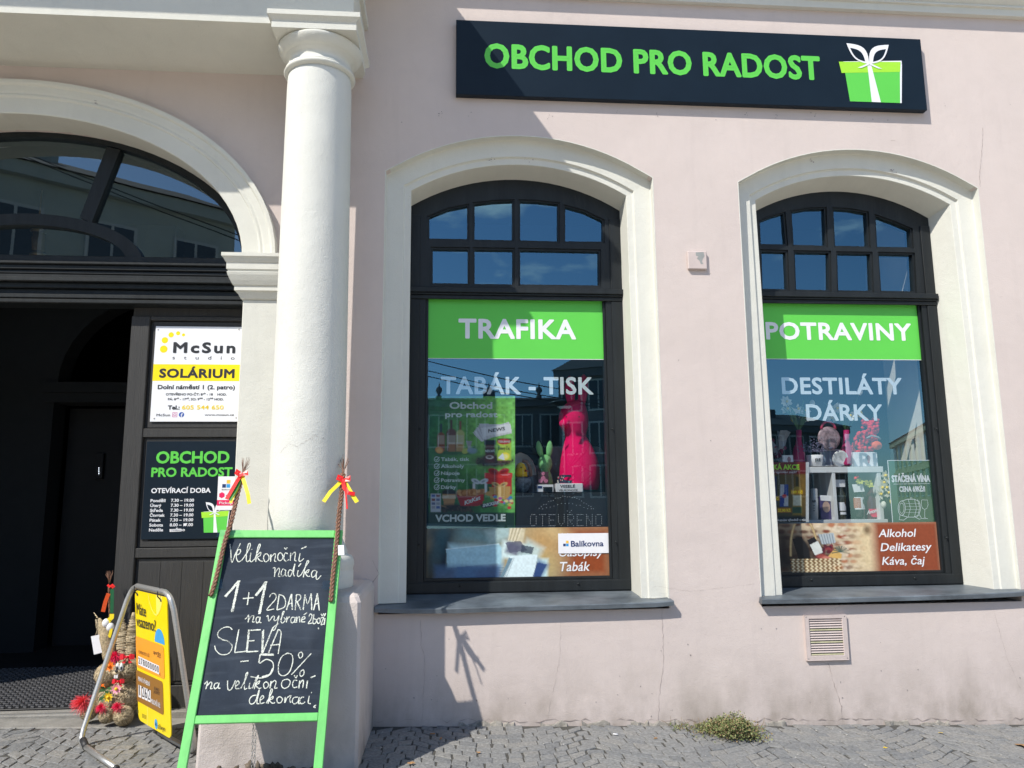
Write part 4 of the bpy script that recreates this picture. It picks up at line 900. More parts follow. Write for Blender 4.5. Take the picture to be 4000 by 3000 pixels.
mb = MB().m(PAPER); wtext(mb, 'Platí do vyprodání zásob!', 2990, 3112, 1848, 1840, yy); wtext(mb, 'Nakupujte výhodně u nás!', 3024, 3150, 2035, 2026, yy, bold=.02)
a = at(3020, 1960, yy); mb.text('TIGER', (a.x, yy, a.z), Z_, (-1, 0, 0), width=.22, cap=.032, bold=.05); mb.build('lettering', None, t)
mb = MB().m(YEL); wtext(mb, '189 Kč', 3093, 3134, 1927, 1917, yy, bold=.04); wtext(mb, '37,90 Kč', 3040, 3088, 1999, 1988, yy, bold=.04); wtext(mb, '25 Kč', 2992, 3042, 1953, 1942, yy, bold=.04); mb.build('price_words', None, t)
# wine notice
WG = mat('wine_notice_green', c3(58, 92, 62), rough=.5, var=.12, scale=6); y = GY+.010
t = thing('wine_notice', 'dark green notice STÁČENÁ VÍNA with white barrel and wine glass drawing', 'poster', tuple(at(3560, 2040, y)))
xa = at(3474, 1900, y).x; xb = MAIN[1][1]+.004; zt_ = at(3560, 1797, y).z; zb_ = at(3560, 2041, y).z
MB().m(WG).poly([(xa, y, zb_), (xb, y, zb_), (xb, y, zt_), (xa, y, zt_)]).build('notice_sheet', None, t)
mb = MB().m(PAPER)
for (u0, u1, v0, v1) in ((xa, xa+.006, zb_, zt_), (xa+.006, xb, zt_-.005, zt_)): mb.poly([(u0, y-.0005, v0), (u1, y-.0005, v0), (u1, y-.0005, v1), (u0, y-.0005, v1)])
wtext(mb, 'STÁČENÁ VÍNA', 3485, 3633, 1882, 1857, y-.001, bold=.04); wtext(mb, 'CENA 69Kč/l', 3514, 3613, 1920, 1900, y-.001, bold=.035)
L = lambda pts, w_=.004, j=.00002: mb.strip([(q.x, y-.001, q.z) for q in (at(a, b, y) for a, b in pts)], w_, (0, -1, 0), j)
L([(3490, 1891), (3632, 1889)], .003)
L([(3522+14*math.cos(a), 1985+28*math.sin(a)) for a in [i*math.pi/10 for i in range(21)]]); L([(3522+9*math.cos(a), 1985+20*math.sin(a)) for a in [i*math.pi/10 for i in range(21)]], .003)
L([(3522, 1957), (3545, 1950), (3570, 1950), (3590, 1958), (3596, 1985), (3590, 2012), (3570, 2020), (3545, 2020), (3522, 2013)])
for x in (3548, 3572, 3584): L([(x, 1951), (x+8, 1985), (x, 2019)], .003)
for dy in (-18, -7, 5, 17): L([(3536, 1985+dy), (3592, 1985+dy)], .0016)
L([(3516, 2010), (3512, 2030), (3530, 2032), (3545, 2020)]); L([(3575, 2020), (3590, 2028), (3600, 2026), (3592, 2012)]); L([(3556, 1950), (3556, 1944), (3562, 1944), (3562, 1950)], .003)
L([(3600, 1953), (3598, 1972), (3603, 1985), (3612, 1990), (3621, 1985), (3625, 1972), (3622, 1953), (3600, 1953)], .003); L([(3612, 1990), (3612, 2022), (3602, 2026), (3624, 2026), (3612, 2022)], .003)
mb.build('white_drawing', None, t)

# ---- signs screwed to the door leaf
y = LY+.008; A = at(606, 1274, y); Bq = at(945, 1276, y); Cq = at(588.5, 1647, y)
t = thing('solarium_sign', 'white and yellow McSun SOLÁRIUM sign on the upper door panel', 'sign', (A.x+.3, y, Cq.z))
x0, x1, z0, z1 = (A.x+Cq.x)/2, JX+.03, Cq.z, A.z
MB().m(WHITE).bbox(x0, x1, y, y+.006, z0, z1, .001).build('sign_board', None, t)
yb = [at(700, v, y).z for v in (1488, 1423)]; MB().m(YEL).poly([(x0, y-.0006, yb[0]), (x1, y-.0006, yb[0]), (x1, y-.0006, yb[1]), (x0, y-.0006, yb[1])]).build('yellow_band', None, t)
Q = lambda a, b: at(550+a*.2713, 1230+b*.2713, y)
mb = MB().m(YEL)
for a, b, r_ in ((330, 493, 52), (347, 365, 44), (437, 287, 37), (537, 265, 29), (615, 288, 22)):
    o = Q(a, b); r2 = r_*.2713*.00195; mb.poly([(o.x+r2*math.cos(q), y-.0006, o.z+r2*math.sin(q)) for q in [-i*math.pi/12 for i in range(24)]])
mb.build('sun_dots', None, t)
mb = MB().m(BLACK)
def zt3(body, l_, r_, b_, tt, bold=.02, sp=1., m_=None, fit=True):
    if m_: mb.m(m_)
    f = lambda a, b: (550+a*.2713, 1230+b*.2713)
    L_, Bt = f(l_, b_); R_, Tt = f(r_, tt); wtext(mb, body, L_, R_, Bt, Tt, y-.0012, bold=bold, spacing=sp)
zt3('McSun', 472, 1350, 542, 400, .045, 1.25); zt3('studio', 455, 1350, 642, 590, 0, 3.2); zt3('SOLÁRIUM', 270, 1340, 900, 780, .045, 1.08); zt3('Dolní náměstí 1 (2. patro)', 245, 1352, 1068, 1010, .03)
zt3('OTEVŘENO PO-ČT: 8³⁰ - 18    HOD.', 360, 1235, 1160, 1128, .02); zt3('PÁ: 8³⁰ - 17³⁰, SO: 9⁰⁰ - 12⁰⁰ HOD.', 390, 1190, 1230, 1198, .02); zt3('Tel.:', 390, 555, 1360, 1305, .04); zt3('McSun', 225, 420, 1458, 1424, .02, 1.1); zt3('www.mcsun.cz', 920, 1340, 1452, 1424, .02)
zt3('605 544 650', 592, 1190, 1360, 1302, .02, 1., YEL); mb.build('lettering', None, t)
mb = MB().m(mat('blue_print', c3(24, 80, 170), rough=.5, var=0)); o = Q(586, 1437); mb.poly([(o.x+.019*math.cos(q), y-.0008, o.z+.019*math.sin(q)) for q in [-i*math.pi/10 for i in range(20)]]); mb.m(PAPER); wtext(mb, 'f', 550+575*.2713, 550+600*.2713, 1230+1470*.2713, 1230+1418*.2713, y-.0014, bold=.04)
mb.build('round_logo', None, t)
mb = MB().m(mat('magenta_print', c3(200, 80, 150), rough=.5, var=0)); o = Q(490, 1437); sq = [(-1, -1), (1, -1), (1, 1), (-1, 1), (-1, -1)]
mb.strip([(o.x+.015*a, y-.0008, o.z+.016*b) for a, b in sq], .004, (0, -1, 0), .00003); mb.strip([(o.x+.008*math.cos(q), y-.0008, o.z+.008*math.sin(q)) for q in [i*math.pi/8 for i in range(17)]], .003, (0, -1, 0), .00002); mb.build('square_logo', None, t)
for a, b in ((250, 212), (1413, 210), (193, 1490), (1371, 1480)): o = Q(a, b); MB().m(STEEL).ell((o.x, y-.001, o.z), (.006, .003, .006), n=8, k=5).build('screw', None, t)
# opening hours
y = LY+.010; Q = lambda a, b: at(550+a*.2832, 1680+b*.2832, y)
A, Cq = Q(75, 155), Q(8, 1510)
t = thing('opening_hours_sign', 'black opening hours sign with green shop name on the middle door panel', 'sign', (A.x+.3, y, Cq.z))
x0, x1, z0, z1 = (A.x+Cq.x)/2, JX+.03, Cq.z, A.z
MB().m(NAVY).bbox(x0, x1, y, y+.006, z0, z1, .001).build('sign_board', None, t)
mb = MB()
def zt4(m_, body, l_, r_, b_, tt, bold=.02):
    mb.m(m_); wtext(mb, body, 550+l_*.2832, 550+r_*.2832, 1680+b_*.2832, 1680+tt*.2832, y-.0012, bold=bold)
zt4(GREEN, 'OBCHOD', 215, 1212, 452, 295, .032); zt4(GREEN, 'PRO RADOST', 148, 1256, 638, 518, .032); mb.build('green_lettering', None, t)
mb = MB(); zt4(WHITE, 'OTEVÍRACÍ DOBA', 145, 960, 865, 800, .025)
days = ['Pondělí', 'Úterý', 'Středa', 'Čtvrtek', 'Pátek', 'Sobota', 'Neděle']; wd = [342, 280, 303, 326, 272, 305, 305]
for k, dn in enumerate(days):
    b_ = 992+k*67.5; zt4(WHITE, dn, 135-k*3.4, wd[k], b_, b_-40, .03)
    zt4(WHITE, '7.30 – 19.00' if k < 5 else ('8.00 – 17.00' if k == 5 else 'zavřeno'), 418-k*3.6, (732-k*3 if k < 6 else 606), b_-4, b_-44, .03)
mb.build('white_lettering', None, t)
mb = MB().m(PAPER); c = [Q(400, 1368), Q(556, 1360), Q(558, 1398), Q(402, 1404)]; mb.poly([(q.x, y-.0024, q.z) for q in c][::-1]); c = [Q(592, 1290), Q(632, 1285), Q(632, 1318), Q(592, 1322)]; mb.poly([(q.x, y-.0024, q.z) for q in c][::-1]); mb.m(BLACK); mb.m(mat('pen_grey', (.25, .26, .3), rough=.6, var=0)); wtext(mb, 'OTEVŘENO', 550+412*.2832, 550+548*.2832, 1680+1392*.2832, 1680+1372*.2832, y-.0034, bold=.02); mb.build('correction_tape', None, t)
e0, e1 = Q(820, 1415), Q(1235, 1000); gw, gh = e1.x-e0.x, e1.z-e0.z
for nme, m_ in gift(t, lambda u, v, k: Vector((e0.x+u*gw, y-.0012-.0004*k, e0.z+v*gh*.98))): m_.build(nme, None, t)
t = thing('parcel_sticker', 'white parcel pickup sticker with pink band on the opening hours sign', 'sticker', tuple(Q(1160, 1095)))
c = [Q(1072, 640), Q(1308, 637), Q(1262, 1095), Q(1050, 1103)]; xs_ = (c[0].x+c[3].x)/2
mb = MB().m(PAPER).poly([(xs_, y-.0065, c[3].z), (JX+.02, y-.0065, c[3].z), (JX+.02, y-.0065, c[0].z), (xs_, y-.0065, c[0].z)]); mb.build('sticker_sheet', None, t)
PK = mat('pink_print', c3(225, 20, 90), rough=.5, var=0); k0, k1 = Q(1100, 1042).z, Q(1100, 965).z
MB().m(PK).poly([(xs_, y-.0072, k0), (JX+.02, y-.0072, k0), (JX+.02, y-.0072, k1), (xs_, y-.0072, k1)]).build('pink_band', None, t)
mb = MB(); o = Q(1126, 795); logo3(mb, o.x, o.z, .026, y-.0072); mb.m(PK); o = Q(1122, 898); mb.poly([(o.x+.022*math.sin(q), y-.0072, o.z+.022*math.cos(q)) for q in [i*math.pi/3 for i in range(6)]]); mb.build('logos', None, t)
mb = MB().m(PAPER); zt4(PAPER, 'Pickup', 1085, 1270, 1020, 985, .01); mb.v = [(v[0], v[1]-.0072, v[2]) for v in mb.v]; mb.build('band_lettering', None, t)
mb = MB(); zt4(BLACK, 'Balíkovna', 1122, 1262, 828, 812, .01); zt4(BLACK, 'dpd', 1178, 1250, 915, 885, .01); mb.v = [(v[0], v[1]-.0065, v[2]) for v in mb.v]; mb.build('lettering', None, t)

# ---- fittings on the wall
VY = -.022; c = [at(3143, 2404, VY), at(3304, 2402, VY), at(3318, 2577, VY), at(3152, 2575, VY)]
x0, x1 = (c[0].x+c[3].x)/2, (c[1].x+c[2].x)/2; z0, z1 = c[2].z, c[0].z
VM = mat('vent_pink_paint', (.58, .49, .46), rough=.6, var=.08)
t = thing('vent_grille', 'pink painted louvred vent grille low on the wall below the right window', 'vent', ((x0+x1)/2, 0, z0))
mb = MB().m(VM); bw = .032; mb.plate([(x0, z0), (x1, z0), (x1, z1), (x0, z1)], [[(x0+bw, z0+bw), (x1-bw, z0+bw), (x1-bw, z1-bw*.8), (x0+bw, z1-bw*.8)]], VY, -.001); mb.build('vent_frame', None, t, bevel=.003)
MB().m(BLACK).poly([(x0+.02, -.002, z0+.02), (x1-.02, -.002, z0+.02), (x1-.02, -.002, z1-.02), (x0+.02, -.002, z1-.02)]).build('vent_backing', None, t)
n = 15
for i in range(n):
    zz = z0+bw+.004+(z1-z0-bw*1.8)*i/n; hh = (z1-z0-bw*1.8)/n
    mb = MB().m(VM if i % 5 else mat('mossy_louvre', (.42, .40, .26), rough=.8, var=.3)); mb.poly([(x0+bw-.002, VY+.004, zz), (x1-bw+.002, VY+.004, zz), (x1-bw+.002, VY+.016, zz+hh*.72), (x0+bw-.002, VY+.016, zz+hh*.72)]); mb.poly([(x0+bw-.002, VY+.004, zz), (x1-bw+.002, VY+.004, zz), (x1-bw+.002, VY+.005, zz-.002), (x0+bw-.002, VY+.005, zz-.002)]); mb.build('louvre', None, t)
for a in (x0+.012, x1-.012):
    for b in (z0+.012, z1-.012): MB().m(BLACK).ell((a, VY, b), .003, n=6, k=4).build('screw', None, t)
JYY = -.028; c = [at(2686, 980, JYY), at(2760, 980, JYY), at(2762, 1050, JYY), at(2690, 1050, JYY)]
x0, x1, z0, z1 = c[0].x, c[1].x, c[3].z, c[0].z
t = thing('junction_box', 'small square painted junction box with peeling grey patch between the windows', 'junction box', ((x0+x1)/2, 0, z0))
MB().m(VM).bbox(x0, x1, JYY, -.001, z0, z1, .005).build('box_cover', None, t)
mb = MB().m(mat('peeled_grey', (.30, .31, .30), rough=.6, var=.15)); mb.poly([at(a, b, JYY-.0008) for a, b in ((2718, 986), (2748, 984), (2752, 1000), (2745, 1012), (2742, 1022), (2748, 1030), (2738, 1032), (2732, 1018), (2722, 1010), (2728, 1002), (2718, 998))][::-1]); mb.build('peeled_paint', None, t)
# ================================================================== goods in the left window
def rev(mb, rows, yd, sq=1., n=24):
    """upright rounded form from rows of (centre px, row px, half width px) seen at depth yd"""
    R_ = []
    for cx, py, hw in rows:
        o = at(cx, py, yd); r = abs(at(cx+hw, py, yd).x-o.x)
        R_.append(mb.add([(o.x+r*math.cos(2*math.pi*j/n), yd+sq*r*math.sin(2*math.pi*j/n), o.z) for j in range(n)]))
    for a, b in zip(R_, R_[1:]):
        for j in range(n): mb.face([a+j, b+j, b+(j+1) % n, a+(j+1) % n], True)
    mb.face(range(R_[0], R_[0]+n)); mb.face(list(range(R_[-1], R_[-1]+n))[::-1]); return mb
def pbox(mb, px0, px1, py0, py1, y0, y1, bev=.002):
    a, b = at(px0, py1, y0), at(px1, py0, y0); return mb.bbox(a.x, b.x, y0, y1, a.z, b.z, bev)
def base(px, py, y): return tuple(at(px, py, y))
SY1 = .50
SHZ = at(2250, 1924, SY1).z
t = thing('display_shelf', 'dark display shelf behind the left pane carrying the rabbits', 'shelf', (.9, SY1, .95))
MB().m(mat('shelf_dark_cloth', (.016, .018, .022), rough=.9, var=.2)).bbox(-.30, 1.34, SY1-.02, 1.15, .97, SHZ-.001, .004).build('shelf_body', None, t)
HOT = mat('hot_pink_flock', c3(238, 10, 100), rough=.95, var=.06, scale=60, bump=.3, bscale=300, spec=.1)
yd = .68
t = thing('rabbit_figure', 'tall hot pink flocked rabbit figure standing on the window shelf', 'figurine', base(2262, 1924, yd), 'rabbits in the left window')
mb = MB().m(HOT); dz = at(2262, 1924, yd).z-SHZ; rows = [(2264, 1560, 4), (2248, 1575, 34), (2242, 1592, 47), (2240, 1615, 55), (2240, 1640, 58), (2243, 1665, 54), (2247, 1688, 44), (2250, 1706, 39), (2253, 1725, 48), (2258, 1755, 60), (2262, 1790, 71), (2264, 1825, 77), (2265, 1860, 79), (2265, 1890, 77), (2265, 1908, 72), (2265, 1914, 66)]
rev(mb, rows, yd, .9, 32)
q = at(2206, 1655, yd-.06); mb.ell(q, (.045, .05, .038), n=18, k=12)                       # muzzle
mb.build('rabbit_body', None, t)
for sx, top in ((-22, 1470), (26, 1462)):
    mb = MB().m(HOT); rev(mb, [(2250+sx*1.15, top, 3), (2250+sx*1.15, top+14, 14), (2250+sx*1.1, top+45, 20), (2250+sx, top+85, 18), (2250+sx*.8, 1590, 12)], yd, .6, 14); mb.build('ear', None, t)
[MB().m(BLACK).ell(at(a, 1628, yd-b), .006, n=8, k=6).build('eye', None, t) for a, b in ((2212, .118), (2262, .128))]
MINT = mat('mint_flock', c3(130, 200, 130), rough=.95, var=.06, scale=60, bump=.3, bscale=300, spec=.1)
yd = .72
t = thing('rabbit_figure', 'small mint green rabbit figure with tall ears behind the little boxes', 'figurine', base(2130, 1922, yd), 'rabbits in the left window')
mb = MB().m(MINT); rev(mb, [(2129, 1776, 6), (2129, 1784, 20), (2129, 1798, 27), (2129, 1815, 29), (2129, 1830, 24), (2130, 1840, 18), (2130, 1856, 24), (2131, 1885, 30), (2131, 1912, 30), (2131, 1918, 27)], yd, .9, 20); mb.build('rabbit_body', None, t)
for a, b in ((2103, 2116), (2148, 2142)):
    mb = MB().m(MINT); rev(mb, [(a, 1722, 2), (a, 1730, 8), (a+(b-a)*.2, 1748, 13), (a+(b-a)*.5, 1768, 12), (b, 1786, 7)], yd, .6, 12); mb.build('ear', None, t)
# egg with chick
yd = .60
t = thing('chick_egg', 'large white ceramic egg with a yellow chick hatching on the shelf', 'ornament', base(2030, 1924, yd))
ESH = mat('white_ceramic', (.74, .75, .76), rough=.3, var=.03); PAINTED = mat('painted_flower_shell', (.20, .24, .30), rough=.35, var=.9, scale=28)
mb = MB().m(ESH); n = 22
rowsE = [(2032, 1768, 3), (2034, 1778, 26), (2038, 1800, 42), (2042, 1830, 50), (2044, 1856, 51)]
rr = []
for cx, py, hw in rowsE:
    o = at(cx, py, yd); r = at(cx+hw, py, yd).x-o.x; rr.append(mb.add([(o.x+r*math.cos(q), yd+r*.8*math.sin(q), o.z) for q in [-.35+(math.pi+.7)*j/n for j in range(n+1)]]))
for a, b in zip(rr, rr[1:]):
    for j in range(n): mb.face([a+j, b+j, b+j+1, a+j+1], True)
mb.build('upper_shell', None, t)
rev(MB().m(PAINTED), [(2036, 1864, 44), (2036, 1880, 43), (2036, 1900, 36), (2036, 1918, 24), (2036, 1923, 20)], yd, .9, 22).build('lower_shell', None, t)
mb = MB().m(mat('chick_yellow', c3(245, 205, 20), rough=.9, var=.1, scale=50)); rev(mb, [(2034, 1806, 3), (2034, 1812, 14), (2035, 1826, 20), (2034, 1842, 24), (2034, 1862, 27)], yd-.06, .9, 18); mb.m(mat('beak_orange', c3(225, 110, 50), rough=.5, var=0)); q = at(2052, 1838, yd-.10); mb.tube([q, q+Vector((.026, -.02, -.008))], [.010, .001], 8); mb.m(BLACK); mb.ell(at(2036, 1826, yd-.105), .006, n=8, k=6); mb.build('chick', None, t)
mb = MB().m(mat('twig_nest', (.28, .16, .12), rough=1, var=.5, scale=40)); mb.tube([at(2050+a, b, yd-.02) for a, b in ((-10, 1800), (4, 1802), (16, 1815), (22, 1840), (24, 1862))], .014, 8); mb.build('nest_rim', None, t)
# small boxes
t = thing('toy_box', 'small dark toy box with pink print standing on a white box', 'box', base(2121, 1892, .55))
mb = MB().m(mat('dark_red_carton', (.07, .03, .04), rough=.5, var=.3, scale=40)); pbox(mb, 2101, 2143, 1842, 1891, .55, .62); mb.build('carton', None, t)
mb = MB().m(mat('pink_carton_print', c3(200, 120, 150), rough=.5, var=.5, scale=60)); 
for a, b, r_ in ((2112, 1878, 8), (2132, 1878, 8), (2122, 1868, 9), (2122, 1850, 7)): o = at(a, b, .549); mb.poly([o+Vector((r_*.002*math.cos(q), 0, r_*.002*math.sin(q))) for q in [-i*math.pi/8 for i in range(16)]])
mb.build('carton_print', None, t)
t = thing('toy_box', 'flat white toy box with a clear front under the dark toy box', 'box', base(2130, 1923, .53))
mb = MB().m(PAPER); pbox(mb, 2098, 2162, 1893, 1922, .53, .63); mb.build('carton', None, t)
mb = MB().m(NAVY); pbox(mb, 2122, 2158, 1902, 1921, .528, .531, .0004); mb.m(NB); pbox(mb, 2101, 2118, 1898, 1908, .528, .531, .0004); mb.build('carton_print', None, t)
t = thing('gift_carton', 'white gift carton reading VESELÉ VELIKONOCE with flowery navy handle', 'box', base(2228, 1923, .53))
mb = MB().m(PAPER); pbox(mb, 2172, 2276, 1888, 1922, .53, .66); mb.build('carton', None, t)
FLO = mat('navy_flower_paper', (.02, .03, .07), rough=.5, var=.2)
a, b = at(2174, 1887, .53), at(2274, 1887, .53); tz = at(2225, 1855, .56).z
mb = MB().m(FLO); pts = [(a.x, a.z), (a.x+.02, (a.z+tz)/2), (a.x+.035, tz), (b.x-.03, tz), (b.x-.012, (a.z+tz)/2), (b.x, a.z)]
cxm = (a.x+b.x)/2; zc_ = (a.z+tz)/2+.002; hole = [(cxm+.042*math.cos(q), zc_+.014*math.sin(q)) for q in [i*math.pi/8 for i in range(16)]]
mb.plate(pts, [hole], .555, .559)
rgp = random.Random(12); cols = [mat('flower_'+n_, c3(*c_), rough=.5, var=0) for n_, c_ in (('coral', (235, 110, 120)), ('cream', (235, 225, 205)), ('teal', (90, 160, 160)), ('rose', (200, 60, 90)))]
for i in range(46):
    u, v = rgp.random(), rgp.random(); x = a.x+.012+u*(b.x-a.x-.024); z = a.z+.004+v*(tz-a.z-.008)
    if ((x-cxm)/.048)**2+((z-zc_)/.02)**2 < 1: continue
    mb.m(cols[i % 4]); r_ = rgp.uniform(.002, .0055); mb.poly([(x+r_*math.cos(q), .5545-.00003*i, z+r_*math.sin(q)*1.2) for q in [-k*math.pi/4 for k in range(8)]])
mb.build('carton_handle', None, t)
mb = MB().m(BLACK); wtext(mb, 'VESELÉ', 2188, 2246, 1905, 1894, .5285, bold=.02); wtext(mb, 'VELIKONOCE', 2182, 2256, 1918, 1911, .5285, bold=.01); mb.build('lettering', None, t)
GP = mat('grey_plastic_panel', (.20, .21, .225), rough=.4, var=.05)
def rpanel(px0, px1, py0, py1, y, rad):
    a, b = at(px0, py1, y), at(px1, py0, y); x0, x1, z0, z1 = a.x, b.x, SHZ, b.z; p = [(x0, z0)]
    for k in range(7): q = math.pi-math.pi/2*k/6; p.append((x0+rad+rad*math.cos(q), z1-rad+rad*math.sin(q)))
    for k in range(7): q = math.pi/2-math.pi/2*k/6; p.append((x1-rad+rad*math.cos(q), z1-rad+rad*math.sin(q)))
    p.append((x1, z0)); return MB().m(GP).plate(p, [], y, y+.02)
tag(rpanel(2150, 2354, 1744, 1922, .92, .05).build('plastic_screen'), 'wide rounded grey display panel behind the pink rabbit', 'panel', 'grey panels behind the window goods')
tag(rpanel(2066, 2140, 1818, 1922, .90, .03).build('plastic_screen'), 'narrow low grey display panel behind the mint rabbit', 'panel', 'grey panels behind the window goods')
t = thing('flower_pot', 'dark flower pot with grey blossom under the egg in the left window', 'pot', base(2030, 2040, .47))
rev(MB().m(mat('dark_pot', (.03, .035, .045), rough=.5, var=.2)), [(2036, 1940, 30), (2036, 1985, 28), (2036, 2040, 22)], .44, .9, 18).build('pot_body', None, t)
mb = MB().m(mat('grey_lettering', (.35, .38, .42), rough=.5, var=0)); wtext(mb, 'OST', 2016, 2040, 1972, 1960, .385, bold=.03); mb.build('lettering', None, t)

# ================================================================== goods in the right window
SW = mat('white_shelf_board', (.74, .75, .76), rough=.5, var=.03)
Y0, Y1 = .52, .86
t = thing('white_shelf', 'white open shelf unit with bottles inside behind the right pane', 'shelf', base(3300, 2042, Y0))
zs_t = at(3300, 1823, Y0).z; zs_b = at(3300, 1846, Y0).z; zb_t = at(3300, 2030, Y0).z; zb_b = at(3300, 2043, Y0).z
X0, X1 = at(2990, 1830, Y0).x, at(3450, 1830, Y0).x
MB().m(SW).bbox(X0, X1, Y0, Y1, zs_b, zs_t, .002).build('top_board', None, t); MB().m(SW).bbox(X0, X1+.005, Y0, Y1, zb_b, zb_t, .002).build('bottom_board', None, t)
for a, b in ((3257, 3270), (3434, 3449), (2990, 3003)):
    MB().m(SW).bbox(at(a, 1940, Y0).x, at(b, 1940, Y0).x, Y0+.004, Y1, zb_t+.0005, zs_b-.0005, .002).build('upright', None, t)
MB().m(mat('shelf_back_board', (.10, .10, .11), rough=.7, var=.1)).box(X0, X1, Y1+.001, Y1+.01, zb_b, zs_t-.003).build('back_board', None, t)
cab = thing('display_plinth', 'dark plinth under the white shelf behind the basket picture', 'plinth', (3.2, Y0, .95))
MB().m(mat('shelf_dark_cloth', (0, 0, 0))).bbox(2.36, 3.90, Y0-.02, 1.2, .97, zb_b-.002, .004).build('plinth_body', None, cab)
# pale inner reveal at the right, catching streaks of sun
struct_r = MB().m(CREAM).bbox(3.865, 3.885, .428, .98, .99, 4.02, .002).build('inner_reveal', None, B)
def bottle(label, rows, glass, yd, parts, py=2030, cap=None):
    t = thing('bottle', label, 'bottle', base(rows[-1][0], py, yd), 'bottles on the white shelf'); o = rev(MB().m(glass), rows, yd, 1., 20).build('bottle_glass', None, t)
    for nme, m_, px0, px1, py0, py1 in parts:
        cx = rows[-1][0]; hw = max(r[2] for r in rows); mb = MB().m(m_); r = at(cx+hw, 1990, yd).x-at(cx, 1990, yd).x+.0012; o = at(cx, 1990, yd).x; ang = [-math.pi/2+(px-cx)/hw*1.25 for px in (px0, px1)]
        z0, z1 = at(cx, py1, yd-r).z, at(cx, py0, yd-r).z; k = 12; aa = mb.add([(o+r*math.cos(ang[0]+(ang[1]-ang[0])*i/k), yd+r*math.sin(ang[0]+(ang[1]-ang[0])*i/k), z0) for i in range(k+1)]); bb = mb.add([(o+r*math.cos(ang[0]+(ang[1]-ang[0])*i/k), yd+r*math.sin(ang[0]+(ang[1]-ang[0])*i/k), z1) for i in range(k+1)])
        for i in range(k): mb.face([aa+i, aa+i+1, bb+i+1, bb+i], True)
        mb.build(nme, None, t)
    return t
BG1 = mat('clear_dark_spirit', (.045, .045, .03), rough=.08, var=.1, coat=.5); BG2 = mat('green_bottle_glass', (.012, .022, .015), rough=.06, var=.1, coat=.5); BG3 = mat('rose_bottle_glass', (.085, .016, .03), rough=.08, var=.1, coat=.5)
KRAFT = mat('brown_label', c3(170, 95, 65), rough=.6, var=.1)
t = bottle('dark spirit bottle with white neck tag, first in the shelf compartment', [(3283, 1878, 8), (3283, 1905, 8), (3283, 1915, 10), (3283, 1935, 19), (3283, 1955, 20), (3283, 2026, 20), (3283, 2030, 19)], BG1, .60, [('bottle_label', PAPER, 3272, 3296, 1962, 1995), ('lower_label', PAPER, 3274, 3296, 2000, 2010)])
mb = MB().m(PAPER); q = at(3283, 1888, .57); mb.bbox(q.x-.042, q.x+.042, .575, .578, q.z-.03, q.z+.03, .001); mb.build('neck_tag', None, t)
t = bottle('dark green wine bottle with white and brown label and torn paper tag', [(3352, 1880, 8), (3352, 1908, 9), (3352, 1922, 12), (3352, 1940, 22), (3352, 1955, 24), (3352, 2026, 24), (3352, 2030, 23)], BG2, .60, [('bottle_label', PAPER, 3334, 3374, 1942, 1990), ('label_picture', KRAFT, 3331, 3352, 1945, 1985)])
mb = MB().m(PAPER); mb.poly([at(a, b, .55) for a, b in ((3328, 1892), (3370, 1890), (3378, 1920), (3336, 1923))][::-1]); mb.build('paper_tag', None, t)
t = bottle('rosé wine bottle with pink label at the right of the shelf', [(3402, 1890, 7), (3402, 1915, 8), (3402, 1930, 14), (3402, 1950, 22), (3402, 2026, 23), (3402, 2030, 22)], BG3, .62, [('bottle_label', PK, 3387, 3424, 1988, 2020)])
mb = MB().m(PAPER); a = at(3386, 2010, .565); b = at(3424, 2000, .565); mb.text('Avon', tuple(a), (b-a).normalized(), Z_, width=(b-a).length, cap=.03, bold=.03, shear=.3); mb.build('lettering', None, t)
t = thing('spray_can', 'slim pale spray can in the left shelf compartment', 'can', base(3180, 2030, .60)); CANM = mat('pale_can_paint', (.50, .50, .50), rough=.35, var=.05, metal=.2)
rev(MB().m(CANM), [(3180, 1908, 10), (3180, 1912, 13), (3180, 1945, 13), (3180, 1948, 15), (3180, 2028, 15), (3180, 2030, 14)], .60, 1, 20).build('can_body', None, t)
mb = MB().m(BLACK); wtext(mb, 'taft', 3172, 3188, 1962, 1952, .563, bold=.03); [mb.ell(at(3180, b, .564), .005, n=8, k=4) for b in (1975, 1985, 1995)]; mb.build('lettering', None, t)
t = thing('dye_box', 'violet hair dye box with a face beside the spray can', 'box', base(3228, 2030, .60))
pbox(MB().m(mat('violet_carton', c3(75, 65, 110), rough=.5, var=.3, scale=30)), 3208, 3252, 1938, 2030, .58, .64).build('carton', None, t)
mb = MB().m(PAPER); mb.poly([at(a, b, .577) for a, b in ((3203, 1934), (3250, 1936), (3247, 1958), (3206, 1955))][::-1]); mb.m(mat('skin_print', c3(190, 160, 145), rough=.5, var=.15, scale=30)); o = at(3228, 1980, .5785); mb.poly([o+Vector((.032*math.cos(q), 0, .045*math.sin(q))) for q in [-i*math.pi/8 for i in range(16)]]); mb.build('carton_print', None, t)
